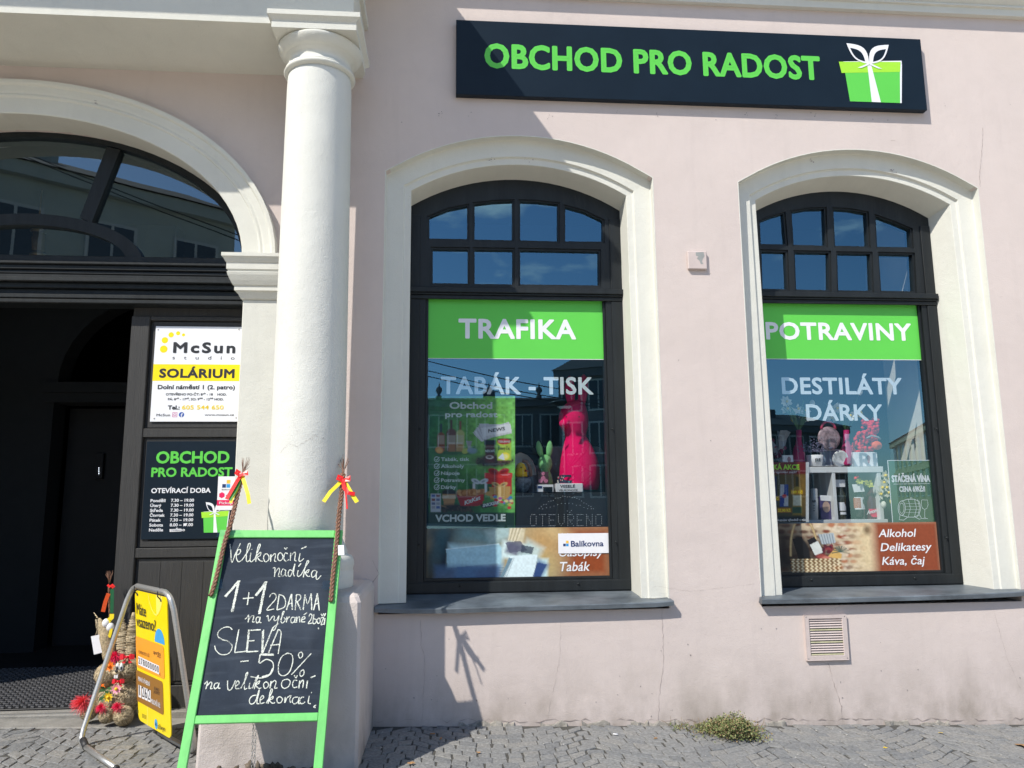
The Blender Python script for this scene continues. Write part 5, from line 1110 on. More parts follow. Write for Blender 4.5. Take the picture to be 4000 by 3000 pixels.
# on top of the shelf
yt = .66
def drop(py): return py
t = thing('flower_vase', 'magenta bottle vase with white daffodils and tulips, left of the two vases', 'vase', base(3120, 1822, yt), 'magenta vases on the white shelf')
VAM = mat('magenta_vase', c3(175, 20, 95), rough=.5, var=.08); LEAF = mat('flower_leaf', (.05, .13, .04), rough=.6, var=.3, scale=20); PET = mat('white_petal', (.70, .70, .62), rough=.7, var=.06); YPET = mat('yellow_petal', c3(240, 205, 40), rough=.7, var=.1)
def vase(t, cx, seed, tulips):
    rev(MB().m(VAM), [(cx, 1680, 10), (cx, 1720, 10), (cx, 1735, 13), (cx, 1752, 20), (cx, 1775, 23), (cx, 1812, 24), (cx, 1818, 22)], yt, 1, 20).build('vase_body', None, t)
    rg = random.Random(seed); st = MB().m(LEAF); fl_ = MB().m(PET); yl = MB().m(YPET); top = at(cx, 1682, yt)
    for i in range(9):
        e = top+Vector((rg.uniform(-.16, .14), rg.uniform(-.08, .08), rg.uniform(.10, .33))); m_ = top.lerp(e, .5)+Vector((rg.uniform(-.03, .03), 0, .04)); st.tube([top, m_, e], .003, 5)
        if i < 5:
            for k in range(9): a = rg.random()*6.28; v = Vector((math.cos(a), rg.uniform(-1, .2), math.sin(a))); v.normalize(); fl_.poly([e, e+v*.03+Vector((-v.z, 0, v.x))*.018, e+v*.055, e+v*.03-Vector((-v.z, 0, v.x))*.018])
            yl.ell(e-Vector((0, .02, 0)), .012, n=8, k=6)
        elif i < 7: (fl_ if i == 5 else yl).ell(e, (.024, .02, .034), n=10, k=8)
    for i in range(8):
        e = top+Vector((rg.uniform(-.18, .16), rg.uniform(-.08, .06), rg.uniform(.05, .26))); st.strip([top, top.lerp(e, .5)+Vector((0, 0, .04)), e], [.012, .024, .002], (rg.uniform(-.4, .4), -1, .2))
    st.build('stems', None, t); fl_.build('petals', None, t); yl.build('flower_centres', None, t)
vase(t, 3120, 3, True)
t = thing('flower_vase', 'magenta bottle vase with white blossom, right of the two vases behind the frame', 'vase', base(3306, 1822, yt), 'magenta vases on the white shelf'); vase(t, 3306, 8, False)
t = thing('lavender_pot', 'white lettered pot with grey lavender on the white shelf', 'pot', base(3182, 1822, .60))
rev(MB().m(PAPER), [(3182, 1778, 30), (3182, 1800, 29), (3182, 1822, 26)], .60, 1, 22).build('pot_body', None, t)
mb = MB().m(BLACK); wtext(mb, 'JOLIE', 3184, 3206, 1802, 1790, .533, bold=.03); mb.build('lettering', None, t)
rg = random.Random(5); mb = MB().m(mat('lavender_bloom', (.16, .15, .24), rough=.9, var=.4, scale=60)); o = at(3180, 1765, .60)
for i in range(160): d = Vector((rg.gauss(0, .055), rg.gauss(0, .04), abs(rg.gauss(0, .045)))); mb.ell(o+d, rg.uniform(.004, .009), n=6, k=4)
mb.build('blossom', None, t)
t = thing('framed_picture', 'thin white picture frame standing on the shelf behind a round dish', 'frame', base(3262, 1822, .70))
a, b = at(3208, 1821, .70), at(3316, 1755, .70); MB().m(SW).plate([(a.x, a.z), (b.x, a.z), (b.x, b.z), (a.x, b.z)], [[(a.x+.01, a.z+.01), (b.x-.01, a.z+.01), (b.x-.01, b.z-.01), (a.x+.01, b.z-.01)]], .70, .712).build('frame_rim', None, t)
MB().m(mat('blue_grey_picture', (.20, .25, .34), rough=.3, var=.25, scale=6)).box(a.x+.011, b.x-.011, .705, .71, a.z+.011, b.z-.011).build('picture', None, t)
t = thing('round_dish', 'round white embossed dish leaning on the picture frame', 'dish', base(3282, 1822, .62)); o = at(3282, 1791, .62); r = .068
mb = MB().m(ESH); rot = Matrix.Rotation(R(14), 4, 'X'); rings = []
for rr_, dy in ((r, 0), (r*.93, -.008), (r*.7, -.002), (r*.05, -.004)): rings.append(mb.add([o+rot @ Vector((rr_*math.cos(q), dy, rr_*math.sin(q))) for q in [i*math.pi/16 for i in range(32)]]))
for a, b in zip(rings, rings[1:]):
    for j in range(32): mb.face([a+j, a+(j+1) % 32, b+(j+1) % 32, b+j], True)
mb.face(range(rings[-1], rings[-1]+32)); mb.build('dish_face', None, t)
for lab, x0, x1, y0_, y1_ in (('white gift box with red figure print at the right of the shelf top', 3338, 3426, 1766, 1822), ('small white box at the left of the shelf top behind the offer poster', 3058, 3098, 1778, 1822)):
    t = thing('white_box', lab, 'box', base((x0+x1)/2, 1822, .58), 'white boxes on the shelf top'); pbox(MB().m(PAPER), x0, x1, y0_, y1_, .58, .66).build('carton', None, t)
    mb = MB().m(mat('grey_pink_print', c3(170, 130, 140), rough=.5, var=.5, scale=50)); cx = x0+(x1-x0)*.62; o = at(cx, (y0_+y1_)/2, .579); mb.poly([o+Vector((.014*math.cos(q)*(1+.3*math.sin(3*q)), 0, .035*math.sin(q))) for q in [-i*math.pi/8 for i in range(16)]]); mb.build('carton_print', None, t)
t = thing('rose_bear', 'red foam rose bear sitting on the white gift box', 'ornament', base(3385, 1764, .64)); ROSE = mat('red_rose_foam', c3(220, 25, 45), rough=.8, var=.25, scale=50, bump=.4, bscale=90)
mb = MB().m(ROSE); rg = random.Random(2)
for (cx, cy, rx, rz, k) in ((3382, 1725, .085, .085, 120), (3400, 1672, .062, .055, 80), (3376, 1645, .024, .024, 16), (3418, 1645, .024, .024, 16), (3350, 1748, .04, .04, 34)):
    o = at(cx, cy, .64)
    for i in range(k): d = Vector((rg.gauss(0, 1), rg.gauss(0, 1), rg.gauss(0, 1))).normalized(); c_ = o+Vector((d.x*rx, d.y*rx*.8, d.z*rz)); mb.ell(c_, rg.uniform(.011, .016), n=7, k=5, noise=.5, seed=i)
mb.build('rose_body', None, t)
mb = MB().m(mat('orange_heart', c3(225, 90, 35), rough=.6, var=.2)); mb.ell(at(3425, 1740, .56), (.045, .02, .036), n=14, k=10); mb.m(mat('grey_ribbon', (.3, .3, .3), rough=.5, var=.2)); mb.tube([at(a, b, .545) for a, b in ((3385, 1712), (3405, 1702), (3430, 1708), (3440, 1716))], .008, 6); mb.build('heart_and_ribbon', None, t)
t = thing('gift_plate', 'round pictured gift tin with a pink loop handle on the shelf', 'tin', base(3240, 1760, .66)); o = at(3238, 1712, .66)
p = Pic(3190, 1668, 3286, 1760, 2.5, (150, 110, 120), lambda x, y: at(x, y, .655))
mb = MB().m(mat('floral_tin', (.33, .24, .27), rough=.35, var=.7, scale=24)); mb.ell(o, (.098, .02, .098), n=28, k=14); mb.build('tin_body', None, t)
mb = MB().m(mat('pink_loop', c3(185, 60, 95), rough=.5, var=.05)); mb.tube([o+Vector((.06*math.cos(q), .0, .075+.065*math.sin(q))) for q in [math.pi*i/12 for i in range(13)]], .011, 8); mb.build('loop_handle', None, t)
t = thing('bouquet', 'wrapped purple bouquet leaning at the left end of the shelf top', 'bouquet', base(3035, 1822, .64)); rg = random.Random(6); o = at(3035, 1760, .64)
mb = MB().m(mat('dusky_petals', c3(120, 40, 70), rough=.9, var=.5, scale=30))
for i in range(40): mb.ell(o+Vector((rg.gauss(0, .03), rg.gauss(0, .03), rg.gauss(0, .03))), rg.uniform(.01, .018), n=6, k=5)
mb.build('petals', None, t); mb = MB().m(mat('clear_wrap', (.25, .27, .3), rough=.2, var=.2))
for i in range(10): a = rg.uniform(-.9, .9); mb.strip([o+Vector((0, 0, -.08)), o+Vector((a*.05, rg.uniform(-.05, .05), .03)), o+Vector((a*.13, rg.uniform(-.06, .06), .16))], [.01, .04, .05], (a*.3, -1, 0))
mb.build('wrap', None, t)
t = thing('daffodil_bunch', 'bunch of white daffodils with yellow centres beside the wine notice', 'flowers', base(3450, 2030, .50)); rg = random.Random(4); st = MB().m(LEAF); fl_ = MB().m(PET); yl = MB().m(YPET); b0 = at(3470, 2030, .52)
for px, py in ((3457, 1858), (3452, 1885), (3472, 1870), (3440, 1930), (3462, 1905), (3445, 1905), (3470, 1925)):
    e = at(px, py, .47+rg.uniform(0, .04)); st.tube([b0, b0.lerp(e, .6)+Vector((.02, 0, 0)), e], .0035, 5)
    for k in range(6): a = k*math.pi/3+rg.random(); v = Vector((math.cos(a), -.25, math.sin(a))); s_ = Vector((-math.sin(a), 0, math.cos(a))); fl_.poly([e, e+v*.022+s_*.014, e+v*.045, e+v*.022-s_*.014])
    yl.lathe([(.004, 0), (.010, .004), (.014, .012)], 0, 0, 10) if False else yl.ell(e-Vector((0, .012, 0)), .012, n=10, k=8)
fl_.ell(at(3452, 1972, .47), (.022, .02, .03), n=10, k=8); yl.ell(at(3480, 1960, .48), (.010, .01, .02), n=8, k=6)
for dx in (-30, -8, 10): st.strip([b0, b0+Vector((dx*.001, -.02, .10)), b0+Vector((dx*.003, -.03, .24))], [.012, .028, .002], (.3, -1, .1))
st.build('stems', None, t); fl_.build('petals', None, t); yl.build('flower_centres', None, t)
t = thing('artichoke_flowers', 'yellow green paper flowers hung over the wine bottles', 'flowers', base(3360, 1900, .55)); mb = MB().m(mat('lime_petals', c3(195, 195, 90), rough=.8, var=.2)); rg = random.Random(3)
for px, py in ((3358, 1880), (3392, 1885), (3396, 1893)):
    o = at(px, py, .535)
    for k in range(14): a = rg.uniform(0, 6.28); v = Vector((math.cos(a), rg.uniform(-.6, .2), math.sin(a)*.7)); s_ = Vector((-math.sin(a), 0, math.cos(a))); mb.poly([o, o+v*.02+s_*.010, o+v*.038, o+v*.02-s_*.010])
mb.build('petals', None, t); [MB().m(ROSE).ell(at(*q_), r_, n=8, k=6).build('red_bud', None, t) for q_, r_ in (((3342, 1868, .54), .014), ((3350, 1862, .55), .010))]

# ================================================================== chalkboard
AG = mat('chalkboard_green_paint', c3(112, 200, 108), rough=.42, var=.11, scale=14, bump=.12, bscale=30, stretch=(1, 1, .3))
SLATE = mat('slate_board', (.017, .026, .042), rough=.7, var=.25, scale=5, spec=.22)
def slate_smears():
    m = SLATE; t_ = m.node_tree; n = t_.nodes; l = t_.links; b = n['Principled BSDF']; src = b.inputs['Base Color'].links[0].from_socket
    tcn = n.new('ShaderNodeTexCoord')
    for sc, mp_, lo, hi, amt in ((3.5, (1, 1, .35), .50, .80, .15), (16, (.22, 1, 2.2), .54, .82, .13), (90, (1, 1, 1), .6, .8, .06)):
        mm = n.new('ShaderNodeMapping'); mm.inputs['Scale'].default_value = mp_; mm.inputs['Rotation'].default_value = (0, .35, 0); q = n.new('ShaderNodeTexNoise'); q.inputs['Scale'].default_value = sc; q.inputs['Detail'].default_value = 7
        l.new(tcn.outputs['Object'], mm.inputs[0]); l.new(mm.outputs[0], q.inputs['Vector']); r_ = n.new('ShaderNodeMapRange'); r_.inputs[1].default_value = lo; r_.inputs[2].default_value = hi; r_.inputs[3].default_value = 0; r_.inputs[4].default_value = amt; l.new(q.outputs[0], r_.inputs[0])
        x = n.new('ShaderNodeMix'); x.data_type = 'RGBA'; l.new(r_.outputs[0], x.inputs[0]); l.new(src, x.inputs[6]); x.inputs[7].default_value = (.22, .26, .32, 1); src = x.outputs[2]
    l.new(src, b.inputs['Base Color'])
slate_smears()
bu = Vector(tuple(8.53*AR-(-.207)*-1*0*AU)); 
bu = Vector(tuple((27600-2000)/FPX*AR-(2121-1500)/FPX*AU+AF)).normalized()
bd = Vector(tuple(-((1776-2000)/FPX*AR-(-2829-1500)/FPX*AU+AF))).normalized(); bd = (bd-bu*bd.dot(bu)).normalized()
BN = bd.cross(bu).normalized()
if BN.y > 0: BN = -BN
PTR = Vector(CAM+ray(1339, 2070)*((-.745-CAM[1])/ray(1339, 2070)[1]))
def bw_(px, py, k=0.): return onpl(px, py, PTR+BN*k, BN)
def buv(px, py): d = bw_(px, py)-PTL; return d.dot(bu), d.dot(bd)
PTL = bw_(860, 2069); WB = (PTR-PTL).length
def bp(u, v, k=0.): return PTL+bu*u+bd*v+BN*k
LB = (PTR.z-gz(-.75))/-bd.z
t = thing('chalkboard', 'green framed pavement chalkboard with handwritten Easter offers leaning on the column foot', 'chalkboard', tuple(bp(WB/2, LB)), )
BM = Matrix([[bu[i], bd[i], BN[i], PTL[i]] for i in range(3)]+[[0, 0, 0, 1]])
rail = lambda u0, u1, v0, v1, k0, k1: MB().m(AG).bbox(u0, u1, v0, v1, k0, k1, .003, BM)
rwL = .046; vb0, vb1 = buv(950, 2790)[1], buv(950, 2823)[1]; vt1 = buv(1050, 2099)[1]
rail(0, rwL, 0, LB, -.022, 0).build('leg', None, t); rail(WB-rwL, WB, 0, LB+.012, -.022, 0).build('leg', None, t)
rail(rwL+.0005, WB-rwL-.0005, .001, vt1, -.021, -.001).build('top_rail', None, t); rail(rwL+.0005, WB-rwL-.0005, vb0, vb1, -.021, -.001).build('bottom_rail', None, t)
MB().m(SLATE).box(rwL+.0005, WB-rwL-.0005, vt1+.0005, vb0-.0005, -.020, -.012, BM).build('slate', None, t)
CHALK = mat('white_chalk', (.66, .69, .62), rough=1, var=.42, scale=260)
def grainy(m):
    t_ = m.node_tree; n = t_.nodes; l = t_.links; o = n['Material Output']; b = n['Principled BSDF']; tr = n.new('ShaderNodeBsdfTransparent'); mi = n.new('ShaderNodeMixShader'); q = n.new('ShaderNodeTexNoise'); q.inputs['Scale'].default_value = 210; q.inputs['Detail'].default_value = 3; q2 = n.new('ShaderNodeTexNoise'); q2.inputs['Scale'].default_value = 14
    tcn = n.new('ShaderNodeTexCoord'); l.new(tcn.outputs['Object'], q.inputs['Vector']); l.new(tcn.outputs['Object'], q2.inputs['Vector']); ad = n.new('ShaderNodeMath'); ad.operation = 'MULTIPLY_ADD'; ad.inputs[1].default_value = .55; l.new(q2.outputs[0], ad.inputs[0]); l.new(q.outputs[0], ad.inputs[2])
    r_ = n.new('ShaderNodeMapRange'); r_.inputs[1].default_value = .55; r_.inputs[2].default_value = .74; l.new(ad.outputs[0], r_.inputs[0]); l.new(r_.outputs[0], mi.inputs[0]); l.new(tr.outputs[0], mi.inputs[1]); l.new(b.outputs[0], mi.inputs[2]); l.new(mi.outputs[0], o.inputs[0])
grainy(CHALK)
ch = MB().m(CHALK); rgc = random.Random(1)
def zc(pts): return [(750+a*.48219, 2050+b*.48219) for a, b in pts]
KK = [0]
def stroke(pts, w_=.0062, sm=True):
    KK[0] += 1; p = smooth_pts(zc(pts), 5) if sm and len(pts) > 2 else zc(pts); q = []
    for a, b in zip(p, p[1:]):
        n = max(1, int(math.hypot(a[0]-b[0], a[1]-b[1])/3))
        for i in range(n): q.append((a[0]+(b[0]-a[0])*i/n, a[1]+(b[1]-a[1])*i/n))
    q.append(p[-1]); P3 = [bw_(a+rgc.uniform(-.35, .35), b+rgc.uniform(-.35, .35), -.0108+.0002*(KK[0] % 6)) for a, b in q]
    ch.strip(P3, [w_*rgc.uniform(.72, 1.18) for _ in P3], BN, .000004)
W1_ = """308,155 315,230 322,306 350,240 392,150|362,246 386,232 394,206 378,200 362,228 360,272 378,300 405,285|405,285 440,235 468,185 472,152 456,160 442,230 440,285 452,300 470,280|478,225 470,285 482,300 502,280|482,198 484,202|505,285 532,220 553,168 545,158 528,205 516,300|522,252 556,222 552,250 530,262 550,290 572,296|602,234 585,245 580,275 595,300 620,285 622,252 604,232|640,240 636,298|638,266 668,234 676,248 668,290 682,298|714,224 697,242 695,275 712,292 733,275 733,242 716,225|778,236 757,228 745,252 747,282 764,296 786,280|748,185 760,198 772,183|800,226 796,290|799,256 828,222 838,234 832,285 846,293|876,230 866,285 880,295 906,272|885,194 928,176
655,350 672,352 668,420|670,392 700,352 709,368 700,412 714,420|757,366 735,360 722,388 730,416 752,400 760,366 757,408 772,415|812,372 792,365 778,392 786,418 806,402 834,316 822,390 830,418|860,368 853,408 866,418 886,402|862,338 884,312|886,402 926,330 946,300 935,292 918,340 902,425|912,388 946,362 940,386 918,392 938,418 957,415|1006,372 985,370 968,396 976,425 1000,410 1013,374 1005,424 1016,442 1046,410
412,598 500,590|462,545 448,650
628,586 640,564 665,555 682,578 670,612 606,688 666,682|706,565 688,690|705,565 742,580 758,622 746,668 688,690|765,690 806,560|806,560 813,690|780,642 812,636|846,565 836,692|846,565 876,570 880,596 860,618 840,626|852,626 882,690|900,690 915,565|915,565 936,640 966,556|966,556 970,690|985,692 1016,555|1016,555 1031,695|995,642 1030,636
430,765 447,750 460,732 455,790|457,770 486,738 501,742 490,785 507,786|546,748 525,750 518,776 529,795 548,776 552,746 546,784 562,795|604,745 616,736 622,780 650,746 662,736|668,740 666,776 688,768 706,735 690,800 670,850 652,850 665,825 702,800|716,770 746,706 735,710 722,780 736,795 756,770 744,750|770,745 765,790|767,768 792,742|831,750 810,750 800,776 812,795 833,775 837,748 830,786 842,790|849,745 846,792|848,768 869,745 873,790|890,770 916,758 908,742 892,756 890,786 917,785|905,730 932,712|945,746 960,722 973,740 960,772 942,800 976,795|988,725 980,795 1000,796 1009,772 988,760|1026,755 1012,776 1022,800 1038,786 1036,762 1026,755|1042,756 1066,752 1045,808 1064,803|1045,722 1055,736 1068,718|1076,756 1070,810|1070,742 1083,716|1022,834 1026,845
326,850 300,828 250,836 212,870 212,906 246,930 296,946 326,986 300,1040 240,1052 196,1020 183,980|380,846 345,1035|345,1035 434,1025|460,848 440,1030|454,856 556,850|450,942 506,938|440,1030 537,1024|580,850 572,1040|572,1040 656,830|620,1038 700,846|700,846 722,880 698,1046|635,976 714,968
392,1108 458,1101
660,1048 556,1047|556,1047 546,1120 600,1090 650,1110 659,1162 630,1216 560,1241 474,1230|770,1040 726,1070 700,1140 706,1206 746,1222 790,1190 816,1110 808,1052 768,1040|880,1030 862,1050 875,1080 896,1062 892,1036 878,1030|966,1042 886,1128 805,1215|896,1174 875,1196 882,1228 905,1212 907,1182 895,1174
100,1292 126,1268 112,1332|114,1314 150,1275 161,1288 150,1325 167,1326|211,1280 188,1286 178,1310 190,1328 212,1306 219,1280 212,1320 230,1325|288,1262 292,1332 320,1330 353,1260|350,1310 381,1286 373,1264 355,1286 356,1326 387,1325|394,1326 440,1240 452,1200 440,1206 425,1280 427,1330 447,1324|470,1276 462,1325 482,1321|490,1326 520,1244 540,1222 520,1270 505,1330|510,1292 546,1264 540,1286 516,1296 540,1325 562,1321|600,1270 580,1290 588,1325 613,1314 619,1286 598,1270|641,1265 632,1325|633,1294 666,1262 681,1276 670,1322 692,1321|777,1250 736,1262 725,1300 746,1325 781,1310 796,1270 775,1250|852,1262 830,1258 815,1286 822,1318 852,1314|828,1218 842,1240 853,1219|873,1262 866,1325|868,1294 896,1258 903,1276 896,1322|936,1262 926,1325|958,1241 1001,1221
526,1380 490,1386 465,1420 476,1452 512,1434 536,1360 546,1338 526,1440 546,1450|548,1426 581,1400 571,1384 552,1410 556,1446 587,1440|600,1446 640,1372 651,1335 636,1344 616,1450|620,1416 656,1390 650,1411 626,1420 651,1445 673,1440|714,1390 690,1406 693,1440 720,1440 733,1411 712,1390|756,1394 751,1440 772,1400 801,1385 791,1420 802,1441|857,1395 825,1401 812,1430 831,1452 860,1430 868,1396 862,1445 878,1448|908,1396 886,1400 873,1430 890,1450 917,1434|951,1385 941,1440 962,1450|966,1358 970,1361|1005,1460 986,1474 1000,1481"""
for ln_ in W1_.split('\n'):
    for s_ in ln_.split('|'):
        pts = [tuple(float(v) for v in p_.split(',')) for p_ in s_.split()]; stroke(pts, .0055 if len(pts) > 2 else .0068)
for pts in ([(268, 582), (325, 520), (378, 455)], [(380, 452), (352, 580), (325, 706)], [(515, 575), (560, 520), (598, 460)], [(600, 458), (572, 590), (546, 722)]): stroke(pts, .0145, False)
for pts in ([(664, 1056), (560, 1054)], [(552, 1052), (541, 1118)], [(655, 1160), (628, 1210), (566, 1232)], [(572, 860), (566, 1035)], [(464, 856), (446, 1024)]): stroke(pts, .007)
ch.build('chalk_writing', None, t)
cn = MB().m(STEEL)
for px0, py0 in ((990, 2826), (1000, 2828)):
    p0 = bw_(px0, py0, -.03); n = 17
    for i in range(n):
        c_ = p0+Vector((0, 0, -.0165*i)); q_ = [Vector((.0045*math.cos(a), 0, .0105*math.sin(a))) for a in [k*math.pi/4 for k in range(8)]]
        if i % 2: q_ = [Vector((0, v.x, v.z)) for v in q_]
        cn.tube([c_+v for v in q_], .0014, 4, True)
cn.build('chain', None, t)['kind'] = 'stuff'
# ---- plaited willow whips taped to the board
WIL = mat('willow_bark', (.20, .095, .055), rough=.55, var=.45, scale=60); RED = mat('red_ribbon', c3(235, 40, 35), rough=.35, var=.1); YRB = mat('yellow_ribbon', c3(240, 215, 40), rough=.35, var=.1); GRB = mat('green_ribbon', c3(75, 150, 60), rough=.35, var=.1); ORB = mat('orange_ribbon', c3(225, 85, 30), rough=.4, var=.1); TAPE = glass_mat('clear_tape', .05, (.86, .90, .88))
TAGM = PAPER
def whip(label, pts, k, ribs, tag_=None, rr=.0105):
    P_ = [bw_(a, b, kk) for (a, b), kk in zip(pts, k)]; t = thing('willow_whip', label, 'whip', tuple(P_[-1]), 'plaited willow whips on the chalkboard')
    q = [Vector(v) for v in smooth_pts([tuple(p) for p in P_], 14)]; mb = MB().m(WIL); L = [0]
    for a, b in zip(q, q[1:]): L.append(L[-1]+(b-a).length)
    for s_ in range(3):
        o = []
        for i, p in enumerate(q):
            ph = L[i]/.075*2*math.pi+s_*2*math.pi/3; tg = (q[min(i+1, len(q)-1)]-q[max(i-1, 0)]).normalized(); x = tg.cross(BN).normalized()
            taper = 1-.35*L[i]/L[-1]; o.append(p+x*math.cos(ph)*rr*1.05*taper+BN*math.sin(2*ph)*rr*.5*taper)
        mb.tube(o, rr*.62, 6)
    mb.build('plait', None, t); rg = random.Random(int(pts[0][0])); tw = MB().m(WIL); top = q[0]; d = (q[0]-q[4]).normalized(); x = d.cross(BN)
    for i in range(16): a = rg.uniform(-1, 1); tw.tube([top-d*.05, top+d*.03+x*a*.008, top+d*rg.uniform(.06, .13)+x*a*.035+BN*rg.uniform(-.02, .02)], [.0022, .0018, .001], 4)
    tw.build('twig_ends', None, t); kn = top-d*.004
    for nme, m_, path, w_ in ribs: mb = MB().m(m_); mb.strip([bw_(a, b, kk) for a, b, kk in path], w_, BN, .0001); mb.build(nme, None, t)
    return t
f2 = lambda pts: [(900+a*.6631, 1900+b*.6631) for a, b in pts]
t1_ = whip('left plaited willow whip with red, green and yellow ribbon tails', [(947, 1855), (930, 1920), (905, 2030), (880, 2110), (858, 2200), (838, 2280), (822, 2328)], [.03, .03, .022, .018, .014, .012, .010],
  [('ribbon_bow', RED, [(938, 1848, .05), (925, 1836, .06), (922, 1848, .065), (935, 1858, .055), (950, 1852, .055), (966, 1842, .06), (968, 1852, .065), (944, 1854, .05)], .020),
   ('ribbon_tail', RED, [(942, 1855, .045), (925, 1880, .055), (905, 1915, .06), (885, 1950, .05)], .022), ('ribbon_tail', GRB, [(942, 1855, .04), (930, 1890, .045), (912, 1925, .05), (895, 1953, .045)], .024), ('ribbon_tail', YRB, [(945, 1855, .038), (925, 1915, .04), (908, 1945, .045), (900, 1965, .04)], .018), ('ribbon_tail', YRB, [(945, 1856, .04), (956, 1890, .05), (968, 1930, .06), (974, 1968, .055)], .022)])
t2_ = whip('right plaited willow whip with red bow, yellow ribbons and a white price tag', f2([(664, -75), (655, 30), (640, 160), (632, 260), (620, 390), (605, 520), (598, 600), (592, 678)]), [.03, .03, .022, .018, .014, .012, .010, .01],
  [('ribbon_bow', RED, [(1340, 1868, .05), (1322, 1858, .06), (1318, 1870, .065), (1336, 1878, .055), (1352, 1872, .055), (1366, 1862, .06), (1366, 1874, .065), (1340, 1876, .05)], .020),
   ('ribbon_tail', YRB, [(1338, 1875, .045), (1318, 1895, .05), (1290, 1922, .055), (1264, 1960, .05)], .024), ('ribbon_tail', RED, [(1340, 1875, .05), (1345, 1905, .06), (1360, 1925, .065), (1386, 1930, .055)], .026), ('ribbon_tail', YRB, [(1345, 1880, .045), (1368, 1920, .05), (1395, 1962, .05)], .026), ('ribbon_tail', RED, [(1344, 1880, .06), (1352, 1940, .07), (1356, 1988, .06)], .009)])
tg = thing('price_tag', 'small white price tag hanging from the right willow whip', 'tag', tuple(bw_(1332, 2168, .02)), 'white price tags')
c = [bw_(a, b, .022) for a, b in ((1320, 2130), (1343, 2129), (1345, 2168), (1321, 2169))]; mb = MB().m(TAGM); q = mb.add(c[::-1]+[v-BN*.0012 for v in c[::-1]]); mb.face([q, q+1, q+2, q+3]); mb.face([q+7, q+6, q+5, q+4]); [mb.face([q+i, q+4+i, q+4+(i+1) % 4, q+(i+1) % 4]) for i in range(4)]; mb.build('tag_card', None, tg)
mb = MB().m(BLACK); mb.poly([bw_(1332+2*math.cos(a), 2136+2*math.sin(a), .0225) for a in [i*math.pi/4 for i in range(8)]]); mb.build('tag_hole', None, tg)
mb = MB().m(TAPE)
for lab, quad in (('clear tape holding the left willow whip to the top rail', ((850, 2070), (935, 2068), (942, 2085), (845, 2098))), ('clear tape at the foot of the left willow whip', ((832, 2268), (868, 2262), (870, 2298), (826, 2305))), ('clear tape at the foot of the right willow whip', ((1262, 2268), (1312, 2272), (1306, 2306), (1255, 2300)))):
    mb = MB().m(TAPE); mb.poly([bw_(a, b, .0045+.014*('top' in lab)) for a, b in quad]); tag(mb.build('tape_piece'), lab, 'tape', 'clear tape pieces on the chalkboard')
# ================================================================== yellow swing sign on a steel stand
t = thing('swing_sign', 'yellow lottery swing board hanging in a bent steel tube stand', 'pavement sign', (-1.95, -.3, .12))
DP = 4.93; K_ = 1.093
TL, BL, TR, BR = atd(538, 2308, DP), atd(533, 2803, DP), atd(666, 2340, DP/K_), atd(658, 2877, DP/K_)
eu = ((TR-TL)+(BR-BL)).normalized(); ev = ((BL-TL)+(BR-TR)).normalized(); ev = (ev-eu*ev.dot(eu)).normalized(); en_ = eu.cross(ev).normalized()
if en_.y > 0: en_ = -en_
SWd = ((TR-TL).length+(BR-BL).length)/2; SHt = ((BL-TL).length+(BR-TR).length)/2; O_ = (TL+TR+BL+BR)/4-eu*SWd/2-ev*SHt/2
def sp(u, v, k=0.): return O_+eu*u*SWd+ev*v*SHt+en_*k
def suv(px, py): d = onpl(px, py, O_, en_)-O_; return d.dot(eu)/SWd, d.dot(ev)/SHt
def rrect(u0, v0, u1, v1, r, k, n=6):
    p = []; w_, h_ = (u1-u0)*SWd, (v1-v0)*SHt
    for cx, cy, a0 in ((w_-r, r, -90), (w_-r, h_-r, 0), (r, h_-r, 90), (r, r, 180)):
        for i in range(n+1): a = R(a0+90*i/n); p.append(O_+eu*(u0*SWd+cx+r*math.cos(a))+ev*(v0*SHt+cy+r*math.sin(a))+en_*k)
    return p
YB = mat('yellow_board', c3(252, 222, 10), rough=.32, var=.03); mb = MB().m(YB)
f_, b_ = rrect(0, 0, 1, 1, .045, .003), rrect(0, 0, 1, 1, .045, -.003); i0 = mb.add(f_); i1 = mb.add(b_); n = len(f_); mb.face(range(i0, i0+n)); mb.face(list(range(i1, i1+n))[::-1]); [mb.face([i0+i, i0+(i+1) % n, i1+(i+1) % n, i1+i]) for i in range(n)]
mb.build('board', None, t)
OR_ = mat('orange_print', c3(250, 165, 50), rough=.4, var=.03); BR_ = mat('brown_print', c3(150, 105, 40), rough=.4, var=.03); LB_ = mat('light_blue_print', c3(70, 165, 225), rough=.4, var=.03); LY_ = mat('pale_yellow_print', c3(252, 235, 110), rough=.4, var=0)
px_ = lambda a, b: suv(250+a*.4519, 2200+b*.4519)
def pz(a, b, k): u, v = px_(a, b); return sp(u, v, k)
mb = MB().m(LY_); mb.poly([pz(a, b, .0040) for a, b in ((800, 275), (856, 288), (850, 350), (838, 400), (820, 440), (806, 447))]); mb.strip([pz(a, b, .0042) for a, b in ((732, 262), (745, 340), (765, 400), (790, 440), (808, 450))], .008, en_); mb.strip([pz(730, 1240, .004), pz(727, 1400, .004)], .010, en_); mb.build('ball_print', None, t)
mb = MB().m(LB_); c0 = pz(833, 690, .0045); mb.poly([c0+eu*(.085*math.cos(a))-ev*(.085*math.sin(a)) for a in [math.pi*i/14 for i in range(15)]]); mb.build('blue_ball', None, t)
def panel4(m_, q, k): mb = MB().m(m_); uv = [px_(*p) for p in q]; u0 = min(p[0] for p in uv); u1 = max(p[0] for p in uv); v0 = (uv[0][1]+uv[1][1])/2; v1 = (uv[2][1]+uv[3][1])/2; mb.poly(rrect(u0, v0, u1, v1, .022, k)); return mb
